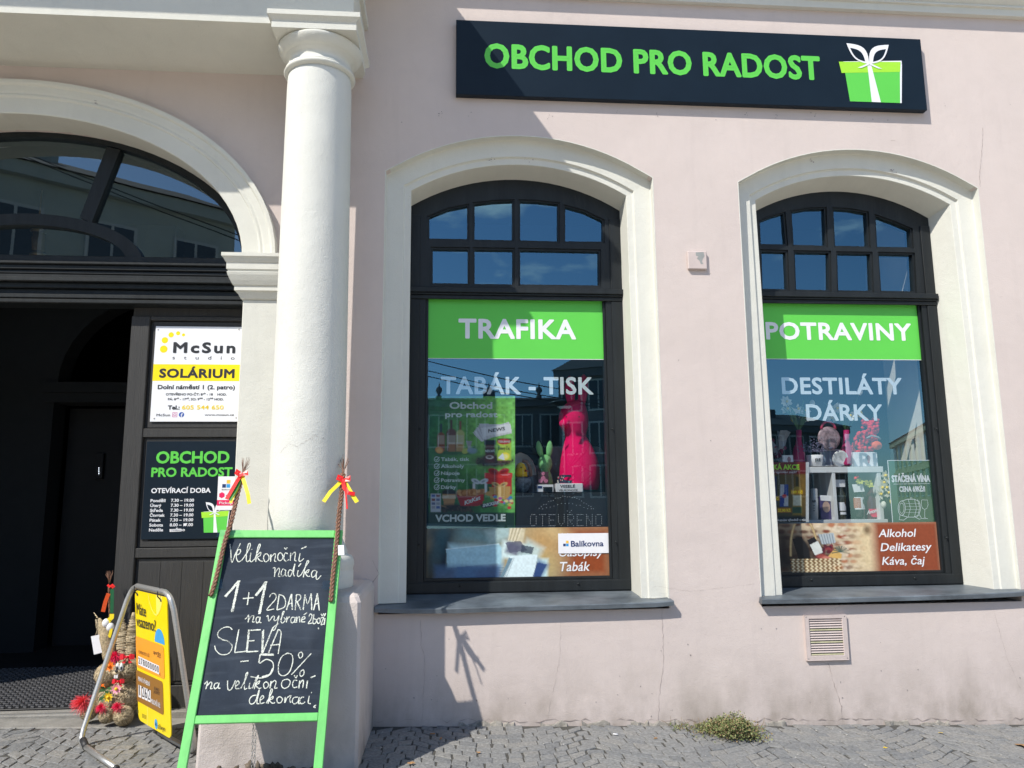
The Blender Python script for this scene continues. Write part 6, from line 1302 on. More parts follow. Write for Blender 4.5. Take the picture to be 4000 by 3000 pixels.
panel4(OR_, ((636, 628), (868, 715), (862, 1000), (634, 890)), .0052).build('orange_panel', None, t); panel4(BR_, ((632, 920), (860, 1022), (860, 1315), (634, 1178)), .0050).build('brown_panel', None, t)
mb = MB().m(PAPER)
def quad(pts, k): mb.poly([pz(a, b, k) for a, b in pts])
for i in range(9):
    a0, a1 = 650+i*20.2, 650+i*20.2+19; s_ = lambda a: (a-650)*.47; quad(((a0, 800+s_(a0)), (a1, 800+s_(a1)), (a1, 875+s_(a1)), (a0, 875+s_(a0))), .0058)
for i, (a0, a1) in enumerate(((652, 676), (682, 704), (707, 730), (733, 757))): s_ = lambda a: (a-652)*.47; quad(((a0, 1048+s_(a0)), (a1, 1048+s_(a1)), (a1, 1152+s_(a1)), (a0, 1152+s_(a0))), .0058)
def stext(m_, body, a0, b0, a1, b1, cap, k=.0066, **kw):
    mb.m(m_); p, q = pz(a0, b0, k), pz(a1, b1, k); mb.text(body, tuple(p), (q-p).normalized(), tuple(-ev), width=(q-p).length, cap=cap, **kw)
mb.m(PAPER); stext(PAPER, 'PRVNÍ VÝHERNÍ', 652, 1012, 752, 1062, .026, bold=.015); stext(PAPER, 'MILIONŮ Kč', 762, 1205, 842, 1250, .028, bold=.015); mb.build('white_prints', None, t)
mb = MB().m(BLACK); stext(BLACK, 'Máte', 637, 432, 718, 462, .070, bold=.006); stext(BLACK, 'vsazeno?', 637, 540, 802, 590, .070, bold=.006); stext(BLACK, 'sportka', 782, 780, 845, 800, .024, bold=.0); stext(BLACK, 'allwyn', 815, 808, 845, 820, .014); stext(BLACK, 'V SUPERJACKPOTU LEŽÍ', 652, 775, 748, 812, .020); stext(BLACK, 'Kč', 832, 965, 844, 970, .016)
for i, ch_ in enumerate('278000000'): a0 = 652+i*20.2; s_ = (a0-650)*.47; stext(BLACK, ch_, a0+2, 862+s_, a0+15, 866+s_, .038, k=.0072)
for i, ch_ in enumerate('1262'): a0 = (655, 684, 709, 735)[i]; s_ = (a0-652)*.47; stext(BLACK, ch_, a0+(6 if ch_ == '1' else 2), 1135+s_, a0+(12 if ch_ == '1' else 18), 1140+s_, .064, k=.0072)
stext(BLACK, 'allwyn', 822, 1425, 884, 1452, .030, bold=.008); stext(BLACK, 'EURO', 790, 1090, 832, 1108, .018); stext(BLACK, 'JACKPOT', 784, 1118, 838, 1140, .018); mb.build('black_lettering', None, t)
mb = MB().m(LB_); c0 = pz(802, 1388, .0045); mb.poly([c0+eu*(.026*math.cos(a))-ev*(.030*math.sin(a)) for a in [i*math.pi/10 for i in range(20)]]); stext(BLACK, 'a', 796, 1398, 808, 1402, .024, k=.0052, bold=.012); mb.build('round_logo', None, t)
mb = MB().m(mat('small_grey_print', (.18, .16, .03), rough=.5, var=0))
for r_ in range(4): mb.strip([pz(680, 1300+r_*9, .0045), pz(718, 1318+r_*9, .0045)], .003, en_)
mb.poly([pz(a, b, .0045) for a, b in ((637, 1262), (650, 1268), (650, 1290), (643, 1300), (637, 1285))]); mb.build('small_print', None, t)
FL_, FR_ = Vector((-2.219, -.401, .124+.02)), Vector((-1.467, -.615, .103+.02)); tdir = Vector((.64, -.77, 0)).normalized()
top0, top1 = sp(-.10, -.035), sp(1.12, -.035)
def bend(p): return [Vector(q) for q in smooth_pts([tuple(v) for v in p], 6)]
mid0, mid1 = top0.lerp(FL_, .09), top1.lerp(FR_, .09)
dl, dr = (FL_-top0).normalized(), (FR_-top1).normalized()
path = [FL_+tdir*.66, FL_+tdir*.40, FL_+tdir*.075]+bend([FL_+tdir*.075, FL_+tdir*.022-dl*.022, FL_-dl*.08])+[top0.lerp(FL_, .5)]+bend([top0+dl*.10, top0+dl*.03+eu*.03, top0+eu*.10])+bend([top1-eu*.10, top1+dr*.03-eu*.03, top1+dr*.10])+[top1.lerp(FR_, .5)]+bend([FR_-dr*.08, FR_-tdir*.022-dr*.022, FR_-tdir*.075])+[FR_-tdir*.35, FR_-tdir*.57]
MB().m(STEEL).tube(path, .0165, 14).build('tube_stand', None, t)
for a, b in ((FL_+tdir*.02-dl*.03, FL_+tdir*.14), (FR_-tdir*.02-dr*.02, FR_-tdir*.14)): MB().m(BLACKP).tube([a+(b-a)*.25, b], .0195, 14).build('rubber_sleeve', None, t)
for e in (FL_+tdir*.665, FR_-tdir*.575): MB().m(BLACKP).ell(e, .019, n=12, k=8).build('end_plug', None, t)
for u in (.10, .84): mb = MB().m(BLACKP); a = sp(u, .03, .004); b = sp(u-.03, -.035); mb.tube([a, (a+b)/2+en_*.02, b+en_*.018, b-ev*.018], .0035, 6); mb.ell(a, .008, n=8, k=6); mb.build('cable_tie', None, t)

# ================================================================== straw Easter figures on the threshold
STR = mat('straw', (.42, .33, .20), rough=.85, var=.5, scale=70, bump=.9, bscale=120); STR2 = mat('straw_light', (.60, .49, .32), rough=.85, var=.35, scale=90); STR3 = mat('straw_dark', (.21, .16, .09), rough=.9, var=.3, scale=90)
FEA = mat('pink_feather', c3(240, 40, 95), rough=.9, var=.15, scale=30); FE2 = mat('coral_feather', c3(245, 90, 100), rough=.9, var=.15, scale=30); BOW = mat('red_dotted_ribbon', c3(215, 30, 45), rough=.5, var=.25, scale=140)
def strawball(mb, c, r, k=60, seed=0, n=20):
    rr = (r, r, r) if isinstance(r, float) else r; mb.m(STR); mb.ell(c, tuple(x*.97 for x in rr), n=n, k=12, noise=.05, seed=seed); rg = random.Random(seed); c = Vector(c)
    for i in range(k):
        mb.m(rg.choice((STR2, STR2, STR, STR3))); d = Vector((rg.gauss(0, 1), rg.gauss(0, 1)-.6, rg.gauss(0, 1))).normalized(); x = d.orthogonal().normalized(); y = d.cross(x); a = rg.uniform(0, 6.28); tdr = x*math.cos(a)+y*math.sin(a); L = rg.uniform(.35, .9); p = []
        for s_ in (-1, -.5, 0, .5, 1): q = (d+tdr*L*s_+Vector((rg.uniform(-.05, .05),)*3)).normalized(); p.append(c+Vector((q.x*rr[0], q.y*rr[1], q.z*rr[2]))*(1.01+rg.uniform(0, .035)))
        mb.strip(p, .0032, d)
    return mb
def fluff(c, m_, n, L, seed, down=.0):
    n *= 4
    mb = MB().m(m_); rg = random.Random(seed); c = Vector(c)
    for i in range(n):
        d = Vector((rg.gauss(-.55, .75), rg.gauss(-.4, .5), rg.gauss(.12-down, .6))).normalized(); l_ = L*rg.uniform(.25, 1.15); s_ = d.cross(Vector((rg.random(), rg.random(), rg.random()))).normalized()
        mb.strip([c+d*.006, c+d*l_*.5+Vector((0, 0, .004)), c+d*l_-Vector((0, 0, l_*.15))], [l_*.035, l_*.04, .0006], s_)
    return mb
def flower(c, m1, m2, r, seed):
    mb = MB().m(m1); rg = random.Random(seed); c = Vector(c)
    for k in range(9): a = k*6.283/9; v = Vector((math.cos(a), -.35, math.sin(a))); s_ = Vector((-math.sin(a), 0, math.cos(a))); mb.poly([c, c+v*r*.5+s_*r*.25, c+v*r, c+v*r*.5-s_*r*.25])
    mb.m(m2); mb.ell(c-Vector((0, r*.3, 0)), r*.3, n=10, k=6); return mb
RY = .07
def A(px, py, y=RY): return at(px, py, y)
def mpx(px): return px*(RY+5.5)/FPX*1.02
t = thing('straw_rabbit', 'straw rabbit with pink feather tufts, big eyes and white teeth on the doorstep', 'rabbit figure', tuple(A(470, 2812)), 'straw Easter figures on the doorstep')
strawball(MB(), A(484, 2724, RY+.05), (mpx(64), mpx(60), mpx(62)), 220, 1, 26).build('straw_body', None, t)
strawball(MB(), A(495, 2616, RY+.03), (mpx(47), mpx(44), mpx(44)), 150, 2, 24).build('straw_head', None, t)
for a, b, top, bot, hw in ((474, 480, 2404, 2558, 23), (522, 508, 2392, 2572, 22)):
    mb = MB().m(STR); rows = []
    for i in range(13): q = i/12; rows.append((a+(b-a)*q, top+(bot-top)*q, max(2.5, hw*math.sin(min(1, .12+q*.95)*math.pi*.62)*(1-.25*max(0, q-.6)/.4))))
    rev(mb, rows, RY+.06, .8, 16); mb.m(STR2); rg = random.Random(int(a))
    for i in range(52):
        q = rg.uniform(.04, .97); k = min(11, int(q*12)); cx = a+(b-a)*q; hwq = rows[k][2]+(rows[k+1][2]-rows[k][2])*(q*12-k); o = at(cx, top+(bot-top)*q, RY+.06); r = mpx(hwq)*1.03; tl_ = rg.uniform(-.012, .012); mb.m(rg.choice((STR2, STR2, STR3)))
        mb.strip([o+Vector((r*math.cos(w_), .8*r*math.sin(w_), tl_*math.cos(w_))) for w_ in [math.pi+math.pi*j/8 for j in range(9)]], .0028, (0, -1, .3))
    mb.build('ear', None, t)
for k, (px, py, r) in enumerate(((417, 2795, 27), (484, 2795, 34))): strawball(MB(), A(px, py, RY-.07), mpx(r), 60, 10+k, 16).build('foot', None, t)
strawball(MB(), A(347, 2782, RY), mpx(28), 60, 15, 16).build('hand', None, t)
for k, (px, py, n, L, y, m_) in enumerate(((326, 2745, 150, .075, RY-.05, FE2), (400, 2764, 110, .042, RY-.11, FEA), (464, 2760, 110, .042, RY-.12, FEA), (452, 2566, 90, .062, RY+.01, FEA))): fluff(at(px, py, y), m_, n, L, 30+k).build('feather_tuft', None, t)
EYW = mat('eye_white', (.8, .8, .8), rough=.3, var=0)
for px in (459, 474):
    mb = MB().m(EYW); o = at(px, 2606, RY-.055); mb.ell(o, (.012, .008, .027), n=12, k=10); mb.m(BLACK); mb.ell(o+Vector((.001, -.006, -.006)), (.006, .005, .013), n=10, k=8); mb.build('eye', None, t)
mb = MB().m(STR2); mb.ell(at(455, 2628, RY-.06), (.026, .02, .018), n=12, k=8); mb.build('muzzle', None, t)
mb = MB().m(BLACK); mb.ell(at(455, 2622, RY-.082), (.010, .008, .009), n=10, k=8); mb.build('nose', None, t)
for dx in (-4, 4): q = at(453+dx, 2640, RY-.075); MB().m(EYW).bbox(q.x-.0065, q.x+.0065, q.y, q.y+.004, q.z-.017, q.z+.017, .002).build('tooth', None, t)
for nme, (px, py, y, s_) in (('head_bow', (498, 2566, RY-.045, .046)), ('neck_bow', (463, 2661, RY-.075, .038))):
    mb = MB().m(BOW); o = at(px, py, y)
    for sg in (-1, 1): mb.poly([o, o+Vector((sg*s_*.5, -.012, s_*.5)), o+Vector((sg*s_, -.004, s_*.35)), o+Vector((sg*s_*1.05, -.006, -s_*.3)), o+Vector((sg*s_*.5, -.014, -s_*.35))]); mb.poly([o, o+Vector((sg*.3*s_, -.006, -s_*.9)), o+Vector((sg*.75*s_, -.004, -s_*.8))])
    mb.ell(o-Vector((0, .01, 0)), s_*.22, n=8, k=6); mb.build(nme, None, t)
PKP = mat('pale_pink_petal', c3(245, 165, 190), rough=.7, var=.1); OPT = mat('orange_petal', c3(250, 130, 30), rough=.7, var=.15)
flower(A(456, 2690, RY-.10), PKP, YPET, .036, 1).build('pink_flower', None, t); flower(A(424, 2722, RY-.10), YPET, YPET, .034, 2).build('yellow_flower', None, t); flower(A(394, 2683, RY-.07), OPT, OPT, .034, 3).build('orange_flower', None, t)
mb = MB().m(LEAF); rg = random.Random(4); o = A(406, 2704, RY-.09)
for i in range(12): v = Vector((rg.uniform(-1, 1), -.3, rg.uniform(-1, 1))).normalized(); s_ = Vector((-v.z, 0, v.x)); q = o+Vector((rg.uniform(-.02, .02), 0, rg.uniform(-.03, .03))); mb.poly([q, q+v*.02+s_*.011, q+v*.045, q+v*.02-s_*.011])
mb.build('leaves', None, t)
t = thing('straw_horn', 'straw figure with a curved horn full of white eggs behind the straw rabbit', 'straw figure', tuple(A(425, 2800, .13)), 'straw Easter figures on the doorstep')
strawball(MB(), at(424, 2636, .12), (.088, .08, .082), 110, 21, 20).build('straw_lump', None, t); strawball(MB(), at(436, 2735, .16), (.10, .09, .15), 60, 22, 18).build('straw_base', None, t)
mb = MB().m(STR); pth = [at(a, b, .13) for a, b in ((386, 2416), (398, 2440), (410, 2475), (420, 2520), (430, 2570))]; mb.tube([Vector(q) for q in smooth_pts([tuple(p) for p in pth], 4)], [.008+.036*min(1, i/9) for i in range(17)], 12); mb.m(STR2); rg = random.Random(9)
for i in range(70): k = rg.random(); o = pth[0].lerp(pth[-1], k)+Vector((rg.uniform(-.02, .02), -.03*k-.012, .02*math.sin(k*3))); d = (pth[-1]-pth[0]).normalized()+Vector((rg.uniform(-.3, .3), 0, rg.uniform(-.2, .2))); mb.strip([o, o+d*.03, o+d*.06], .0028, (0, -1, 0))
for a in (-1, -.3, .5): mb.tube([pth[0], pth[0]+Vector((-.03-a*.012, 0, .03+a*.02))], .0018, 4)
mb.build('straw_cone', None, t)
for px, py in ((415, 2434), (431, 2450)): MB().m(EYW).ell(at(px, py, .12), (.026, .024, .031), n=14, k=10).build('white_egg', None, t)
flower(at(428, 2600, .0), OPT, OPT, .038, 7).build('orange_flower', None, t)
mb = MB().m(YRB); mb.strip([at(a, b, .11) for a, b in ((437, 2398), (436, 2412), (428, 2420), (418, 2424), (430, 2432))], .03, (0, -1, 0)); mb.strip([at(a, b, .10) for a, b in ((434, 2455), (432, 2470), (426, 2490))], .02, (0, -1, 0)); mb.build('yellow_ribbon', None, t)
tg = thing('price_tag', 'large blank white card hanging from the straw horn in front of the dark doorway', 'tag', tuple(at(385, 2557, .10)), 'white price tags')
c = [at(a, b, .10) for a, b in ((355, 2486), (391, 2478), (403, 2548), (367, 2557))]; mb = MB().m(TAGM); q = mb.add(c[::-1]+[v+Vector((0, .0015, 0)) for v in c[::-1]]); mb.face([q, q+1, q+2, q+3]); mb.face([q+7, q+6, q+5, q+4]); [mb.face([q+i, q+4+i, q+4+(i+1) % 4, q+(i+1) % 4]) for i in range(4)]; mb.build('tag_card', None, tg)
mb = MB().m(STR2); mb.tube([at(372, 2484, .10), at(380, 2460, .11), at(396, 2438, .125)], .0015, 4); mb.build('tag_string', None, tg)
t = thing('willow_whip', 'willow whip with orange and green ribbons standing behind the straw figures', 'whip', tuple(at(434, 2520, .20)))
mb = MB().m(WIL); P_ = [at(a, b, .20) for a, b in ((426, 2290), (429, 2350), (432, 2420), (434, 2560))]
for s_ in range(3): mb.tube([P_[0].lerp(P_[3], i/30)+Vector((.005*math.cos(i*.9+s_*2.1), .005*math.sin(i*.9+s_*2.1), 0)) for i in range(31)], .004, 5)
mb.build('plait', None, t); mb = MB().m(WIL); rg = random.Random(3)
for i in range(12): a = rg.uniform(-1, 1); mb.tube([P_[0], P_[0]+Vector((a*.012, rg.uniform(-.01, .01), .05)), P_[0]+Vector((a*.03, 0, rg.uniform(.07, .11)))], [.0022, .0018, .001], 4)
mb.build('twig_ends', None, t)
for nme, m_, pts, w_ in (('orange_ribbon', ORB, ((424, 2318), (412, 2350), (402, 2390)), .026), ('green_ribbon', mat('dark_green_ribbon', c3(30, 100, 60), rough=.4, var=.1), ((438, 2300), (438, 2340), (436, 2395)), .022), ('red_bow', RED, ((420, 2284), (428, 2292), (440, 2284), (446, 2290), (436, 2296)), .016)):
    mb = MB().m(m_); mb.strip([at(a, b, .19) for a, b in pts], w_, (.2, -1, 0), .0002); mb.build(nme, None, t)

# ================================================================== door mat, lantern, intercom in the hallway
t = thing('door_mat', 'black ribbed rubber mat just inside the open doorway', 'door mat', (-3.4, .8, .149))
MB().m(mat('wet_black_rubber', (.018, .018, .02), rough=.45, var=.15)).bbox(-4.9, -2.40, .352, 2.0, .1555, .166, .003).build('mat_base', None, t)
mb = MB().m(mat('grey_mat_ribs', (.075, .075, .08), rough=.5, var=.2)); j = 0; y = .37
while y < 1.75:
    x = -4.85+(j % 2)*.025
    while x < -2.45: mb.bbox(x, x+.034, y, y+.013, .166, .178, .003, Matrix.Translation((x, y, 0)) @ Matrix.Rotation(R(28 if j % 2 else -28), 4, 'Z') @ Matrix.Translation((-x, -y, 0))); x += .05
    y += .030; j += 1
o = mb.build('mat_ribs', None, t); o['kind'] = 'stuff'
t = thing('hall_lantern', 'brass lantern hanging in the hallway behind the fanlight', 'lantern', tuple(at(160, 1000, 1.1))); BRS = mat('brass', (.22, .15, .06), rough=.4, var=.15, metal=.7)
mb = MB().m(BRS); rev(mb, [(150, 895, 20), (150, 905, 32), (150, 912, 18)], 1.1, 1, 8); rev(mb, [(150, 985, 18), (150, 992, 30), (150, 1000, 34), (150, 1004, 20)], 1.1, 1, 8); a = at(150, 895, 1.1); mb.tube([a, a+Vector((0, 0, .35))], .008, 6); mb.build('lantern_cap', None, t)
rev(MB().m(mat('amber_lantern_glass', (.10, .065, .03), rough=.15, var=.3)), [(150, 912, 26), (150, 985, 24)], 1.1, 1, 8).build('lantern_glass', None, t)
t = thing('intercom', 'small intercom with a column of white lights deep in the dark hallway', 'intercom', tuple(at(385, 1850, 2.93))); pbox(MB().m(HD), 365, 405, 1770, 1870, 2.90, 2.945).build('intercom_plate', None, t)
mb = MB().m(emit_mat('intercom_light', (.8, .9, 1), 1.2))
for b in (1828, 1836, 1843, 1850): MB().m(MATS['intercom_light']).ell(at(386, b, 2.895), .005, n=8, k=6).build('indicator_light', None, t)

# ================================================================== weeds and litter at the wall foot
t = thing('weed_tuft', 'low bushy green weed growing from the joint between wall and setts', 'weed', (1.93, -.1, gz(1.93)))
W1m = mat('weed_leaf', (.14, .175, .06), rough=.6, var=.4, scale=40, spec=.3); W2m = mat('weed_leaf_pale', (.25, .265, .115), rough=.6, var=.3, scale=40, spec=.3); W3m = mat('weed_leaf_dry', (.24, .17, .085), rough=.8, var=.3); rg = random.Random(14)
mb = MB()
for i in range(5200):
    q = rg.random()
    if q < .62: u, v, h = rg.gauss(2885, 42), rg.gauss(2872, 10), 1.
    elif q < .92: u, v, h = rg.gauss(2800, 40), rg.gauss(2850, 12), .75
    else: u, v, h = rg.uniform(2620, 2990), rg.uniform(2828, 2850), .5
    g = atz(u, v+14, gz(2.0)); dd = math.exp(-((u-2890)/60)**2)*.105+math.exp(-((u-2800)/50)**2)*.055+.012
    z = gz(g.x)+rg.random()**.7*dd; o = Vector((g.x, min(g.y, -.01), z)); mb.m(rg.choice((W1m, W1m, W2m, W2m, W3m) if h < 1 else (W1m, W1m, W2m, W3m, W2m, W1m, W3m)))
    v_ = Vector((rg.gauss(0, 1), rg.gauss(-.3, 1), rg.gauss(.5, .8))).normalized(); s_ = v_.cross(Vector((rg.random()-.5, rg.random()-.5, rg.random()))).normalized(); L = rg.uniform(.008, .019); mb.poly([o, o+v_*L*.5+s_*L*.35, o+v_*L, o+v_*L*.5-s_*L*.35])
mb.build('foliage', None, t)['kind'] = 'stuff'; mb = MB().m(W3m)
for i in range(46):
    u = rg.uniform(2600, 2960); g = atz(u, rg.uniform(2845, 2880), gz(2.0)); a = Vector((g.x, min(g.y, -.01), gz(g.x))); d = Vector((rg.gauss(0, .05), rg.gauss(0, .02), rg.uniform(.03, .10))); mb.tube([a, a+d*.6+Vector((.01, 0, 0)), a+d], [.0016, .0013, .0007], 4)
mb.build('stalks', None, t)['kind'] = 'stuff'
gs = MB().m(mat('pale_grit', (.55, .53, .48), rough=.9, var=.3)); rg = random.Random(21)
for i in range(150):
    x, y = rg.uniform(-3.6, 4.4), rg.uniform(-1.2, -.02)
    if -1.45 < x < -.45 and y > -.9: continue
    s_ = rg.uniform(.003, .009); z = gz(x)+.004; gs.poly([(x+s_*math.cos(a)*rg.uniform(.4, 1), y+s_*math.sin(a)*rg.uniform(.4, 1), z+rg.uniform(0, .003)) for a in (0, 1.2, 2.4, 3.6, 4.8)])
struct(gs.build('grit_specks'), 'stuff')
LFM = mat('dry_leaf', (.34, .19, .08), rough=.8, var=.3); LF2 = mat('yellow_leaf', c3(225, 190, 40), rough=.7, var=.15); BUT = mat('cigarette_filter', (.42, .20, .08), rough=.8, var=.2)
for k, (px, py, m_, s_, lab) in enumerate(((3992, 2916, LFM, .055, 'curled brown leaf on the setts at the right edge'), (1868, 2940, LFM, .022, 'small brown leaf on the setts near the shadow edge'), (1605, 2982, LFM, .026, 'brown leaf scrap on the setts in the pedestal shadow'), (3676, 2864, LF2, .022, 'yellow leaf scrap near the wall foot on the right'), (3458, 2922, LF2, .02, 'yellow leaf scrap out on the setts below the vent'), (2560, 2885, LFM, .016, 'tiny brown leaf scrap left of the weed'))):
    g = atz(px, py, gz(at(px, py, 0).x)+.008); rg = random.Random(k); mb = MB().m(m_); p = [g+Vector((s_*math.cos(a)*rg.uniform(.5, 1.1), s_*.7*math.sin(a)*rg.uniform(.5, 1.1), rg.uniform(0, s_*.35))) for a in [i*6.283/8 for i in range(8)]]; q = mb.add(p+[g+Vector((0, 0, s_*.25))]); [mb.face([q+i, q+(i+1) % 8, q+8]) for i in range(8)]
    tag(mb.build('fallen_leaf'), lab, 'leaf', 'leaf scraps on the setts')
for k, (px, py, lab) in enumerate(((1690, 2866, 'orange cigarette end in the shadow beside the pedestal'), (1722, 2884, 'orange cigarette end just right of another in the shadow'), (2404, 2868, 'pale cigarette end on the sunlit setts under the left window'))):
    g = atz(px, py, gz(at(px, py, 0).x)+.010); a = k*1.3; d = Vector((math.cos(a), math.sin(a), 0))*.016; tag(MB().m(BUT if k < 2 else PAPER).tube([g-d, g+d], .0042, 8).build('cigarette_end'), lab, 'litter', 'cigarette ends on the setts')

# ================================================================== the other side of the square, seen in the panes
MIR = 2*GY
def far(label, p0, p1, dep, H, wallc, roofc, nx, nz, wz=(1.1, 1.7), rh=2.5, winc=(.05, .06, .07), mans=False, ornaments=0):
    p0, p1 = Vector((*p0, 0)), Vector((*p1, 0)); u = (p1-p0).normalized(); L = (p1-p0).length; nrm = Vector((-u.y, u.x, 0))
    if nrm.dot(-(p0+p1)/2) < 0: nrm = -nrm
    zb = gz((p0.x+p1.x)/2)-.5; nm = label.split(' ')[0]
    t = thing('town_house', label, 'building', tuple((p0+p1)/2+Vector((0, 0, zb))), 'houses across the square')
    wm = mat('facade_%d' % len(MATS), wallc, rough=.9, var=.08, scale=1); rm = mat('roof_%d' % len(MATS), roofc, rough=.9, var=.2, scale=4)
    def P(a, k, z): q = p0+u*a+nrm*k; return Vector((q.x, q.y, z))
    mb = MB().m(wm); c = [P(0, 0, zb), P(L, 0, zb), P(L, -dep, zb), P(0, -dep, zb)]; d = [Vector((q.x, q.y, H)) for q in c]
    for i in range(4): mb.poly([c[i], c[(i+1) % 4], d[(i+1) % 4], d[i]])
    mb.poly(d); mb.build('wall', None, t)
    mb = MB().m(wm); e = .35
    for z0, z1, k in ((H-.5, H, .35), (4.0, 4.25, .15)): q = [P(-.2, .001, z0), P(L+.2, .001, z0), P(L+.2, k, z0), P(-.2, k, z0)]; r_ = [Vector((v.x, v.y, z1)) for v in q]; mb.poly(q); mb.poly(r_); [mb.poly([q[i], q[(i+1) % 4], r_[(i+1) % 4], r_[i]]) for i in range(4)]
    mb.build('cornice', None, t)
    mb = MB().m(rm); a, b, c_, d_ = P(-.3, .5, H), P(L+.3, .5, H), P(L+.3, -dep, H), P(-.3, -dep, H); r0, r1 = P(.5, -dep/2, H+rh), P(L-.5, -dep/2, H+rh); mb.poly([a, b, r1, r0]); mb.poly([c_, d_, r0, r1]); mb.poly([b, c_, r1]); mb.poly([d_, a, r0]); RF = mb.build('roof', None, t)
    for i in range(2):
        q = P(L*(.3+.4*i), -dep*.35, H+rh*.45); mb = MB().m(wm); mb.box(q.x-.45, q.x+.45, q.y-.25, q.y+.25, H+.1, H+rh*.75+.5); mb.build('chimney', None, RF)
    wg = mat('far_window_glass', winc, rough=.15, var=.1); wf = mat('far_window_frame', (.5, .5, .48), rough=.7, var=.05)
    for j in range(nz):
        for i in range(nx):
            a = L*(i+.5)/nx; z = 1.4+(H-1.8)*(j+.18)/nz; mb = MB().m(wf); w2 = wz[0]/2
            q = [P(a-w2-.12, .06, z-.12), P(a+w2+.12, .06, z-.12), P(a+w2+.12, .06, z+wz[1]+.12), P(a-w2-.12, .06, z+wz[1]+.12)]; r_ = [v-nrm*.07 for v in q]; mb.poly(q); [mb.poly([q[k], q[(k+1) % 4], r_[(k+1) % 4], r_[k]]) for k in range(4)]
            fo = mb.build('window', None, t); mb = MB().m(wg)
            for s_ in (-1, 1): x0, x1 = sorted((s_*.05, s_*w2)); mb.poly([P(a+x0, .075, z), P(a+x1, .075, z), P(a+x1, .075, z+wz[1]), P(a+x0, .075, z+wz[1])])
            mb.build('pane', None, fo)
    for i in range(ornaments):
        q = P(L*(i+.5)/ornaments, .0, H+.1); MB().m(wm).lathe([(.2, q.z), (.22, q.z+.2), (.09, q.z+.3), (.24, q.z+.6), (.2, q.z+.8), (.06, q.z+.9), (.02, q.z+1.2)], q.x, q.y, 12).build('urn', None, t)
    return t
far('grey green house across the square with casement windows, mirrored in the fanlight', (-26.0, -12.0), (-8.9, -25.2), 9, 13.4, (.40, .42, .38), (.10, .075, .065), 7, 3, (1.5, 2.0), 2.2)
far('long low pale house with urns on its parapet far across the square', (-10, -50.5), (8.4, -49.6), 9, 9.0, (.17, .175, .18), (.06, .055, .055), 9, 2, (1.3, 2.2), .8, ornaments=5)
far('tall dark house on the right of the far row across the square', (7.2, -44), (15.5, -40), 9, 10.2, (.15, .155, .16), (.06, .055, .055), 5, 3, (1.2, 1.9), 2.0)
far('ochre house on the right side of the square, sunlit front', (29.0, -32), (47.0, -72), 10, 7.4, (.46, .37, .22), (.16, .08, .06), 14, 2, (1.3, 2.1), 1.8)
def far_tree(label, x, y, H, r, seed, leafy=True):
    t = thing('tree', label, 'tree', (x, y, gz(x)), 'trees on the square'); rg = random.Random(seed); mb = MB().m(mat('bark', (.07, .055, .045), rough=1, var=.3)); z0 = gz(x)
    mb.tube([(x, y, z0-.2), (x+.1, y, z0+H*.3), (x, y, z0+H*.7)], [.28, .2, .07], 8)
    for i in range(26):
        a = rg.uniform(0, 6.28); b = z0+H*rg.uniform(.28, .62); L = r*rg.uniform(.6, 1.1); e = Vector((x+L*math.cos(a), y+L*math.sin(a), b+H*rg.uniform(.1, .38))); s_ = Vector((x, y, b)); m_ = s_.lerp(e, .5)+Vector((0, 0, -.2)); mb.tube([s_, m_, e], [.07, .045, .012], 5)
        for k in range(5): f = m_.lerp(e, rg.random()); g = f+Vector((rg.gauss(0, .7), rg.gauss(0, .7), rg.uniform(.2, 1))); mb.tube([f, g], [.02, .006], 4)
    mb.build('trunk', None, t)
    if leafy:
        mb = MB().m(mat('tree_leaf', (.045, .07, .025), rough=.7, var=.4))
        for i in range(2600):
            d = Vector((rg.gauss(0, 1), rg.gauss(0, 1), rg.gauss(0, 1))).normalized()*rg.random()**.4; o = Vector((x+d.x*r, y+d.y*r, z0+H*.66+d.z*H*.36)); v = Vector((rg.gauss(0, 1), rg.gauss(0, 1), rg.gauss(0, 1))).normalized(); s_ = v.orthogonal(); q = rg.uniform(.12, .25); mb.poly([o, o+v*q*.5+s_*q*.3, o+v*q, o+v*q*.5-s_*q*.3])
        mb.build('crown', None, t)
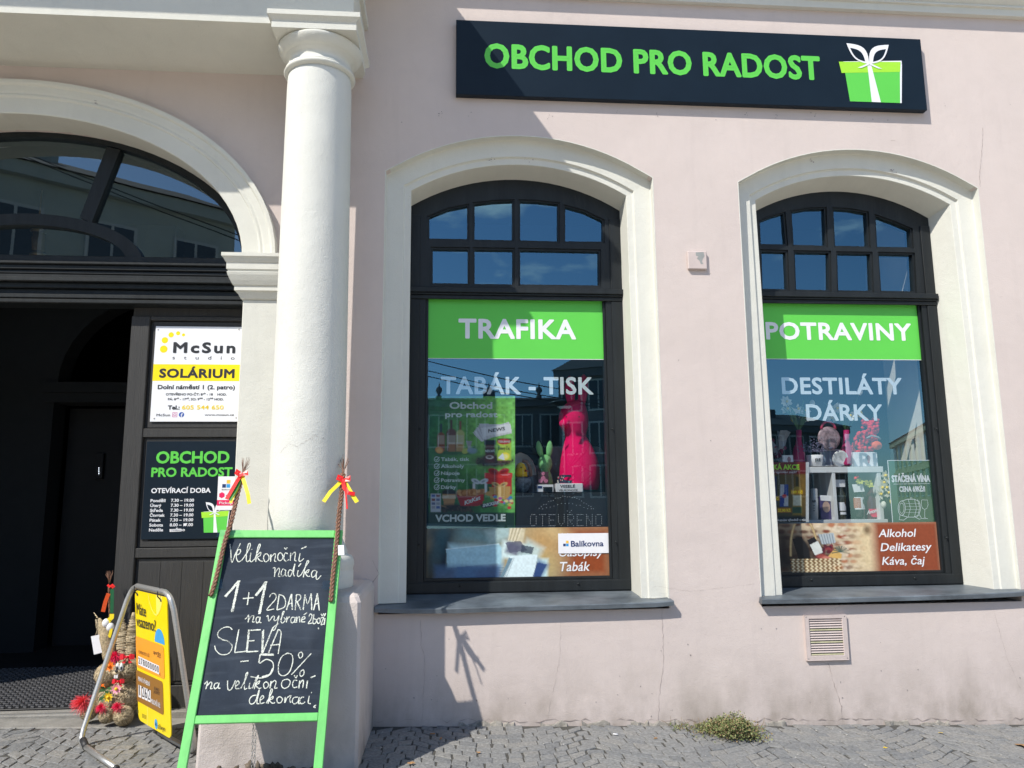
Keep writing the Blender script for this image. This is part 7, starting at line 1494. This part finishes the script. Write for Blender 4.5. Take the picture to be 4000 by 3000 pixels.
far('low dark row house between the tall house and the ochre house across the square', (15.8, -46), (30, -50), 9, 7.0, (.13, .14, .15), (.05, .05, .05), 8, 2, (1.1, 1.7), 1.4)
far_tree('bare spring tree across the square, mirrored beside the pink rabbit', 5.4, -32, 5.2, 1.8, 5, False)
def lamp(px, py, yv, label):
    o = at(px, py, yv); x, y, z = o.x, MIR-o.y, o.z; t = thing('street_lamp', label, 'street lamp', (x, y, gz(x)), 'street lamps on the square'); lm = mat('lamp_black_metal', (.02, .022, .024), rough=.5, var=.1)
    mb = MB().m(lm); mb.lathe([(.10, gz(x)), (.09, gz(x)+.5), (.055, gz(x)+.6), (.045, z-.25)], x, y, 12); mb.build('post', None, t)
    mb = MB().m(lm); mb.lathe([(.04, z-.25), (.10, z-.12), (.12, z-.05), (.42, z+.06), (.40, z+.09), (.05, z+.16)], x, y, 20); mb.build('lamp_head', None, t); MB().m(PAPER).lathe([(.09, z-.10), (.20, z-.02), (.22, z+.0)], x, y, 16).build('lamp_bowl', None, t)
lamp(2205, 1585, 14.5, 'black street lamp with flat disc head, mirrored beside the K of TISK'); lamp(1975, 1850, 24., 'second street lamp farther across the square')
WR = mat('wire_black', (.02, .02, .02), rough=.7, var=0)
for k, (a, b, ya, yb) in enumerate((((1500, 1360), (2520, 1600), 15, 15), ((1500, 1385), (2520, 1610), 15.2, 15.2), ((1560, 1330), (2520, 1560), 13, 13), ((1500, 1560), (2520, 1540), 17, 17), ((0, 500), (1000, 905), 11, 11), ((0, 515), (1000, 925), 11.2, 11.2))):
    p, q = at(*a, ya), at(*b, yb); p.y, q.y = MIR-p.y, MIR-q.y; u = q-p; e_ = .25 if k < 4 else .6; p, q = p-u*e_*2, q+u*(0 if k < 4 else e_); pts = [p.lerp(q, i/40)-Vector((0, 0, .35*(1-(i/20-1)**2))) for i in range(41)]
    tag(MB().m(WR).tube(pts, .013, 5).build('overhead_wire'), 'thin black overhead wire strung across the square, mirrored in the panes', 'wire', 'overhead wires over the square')
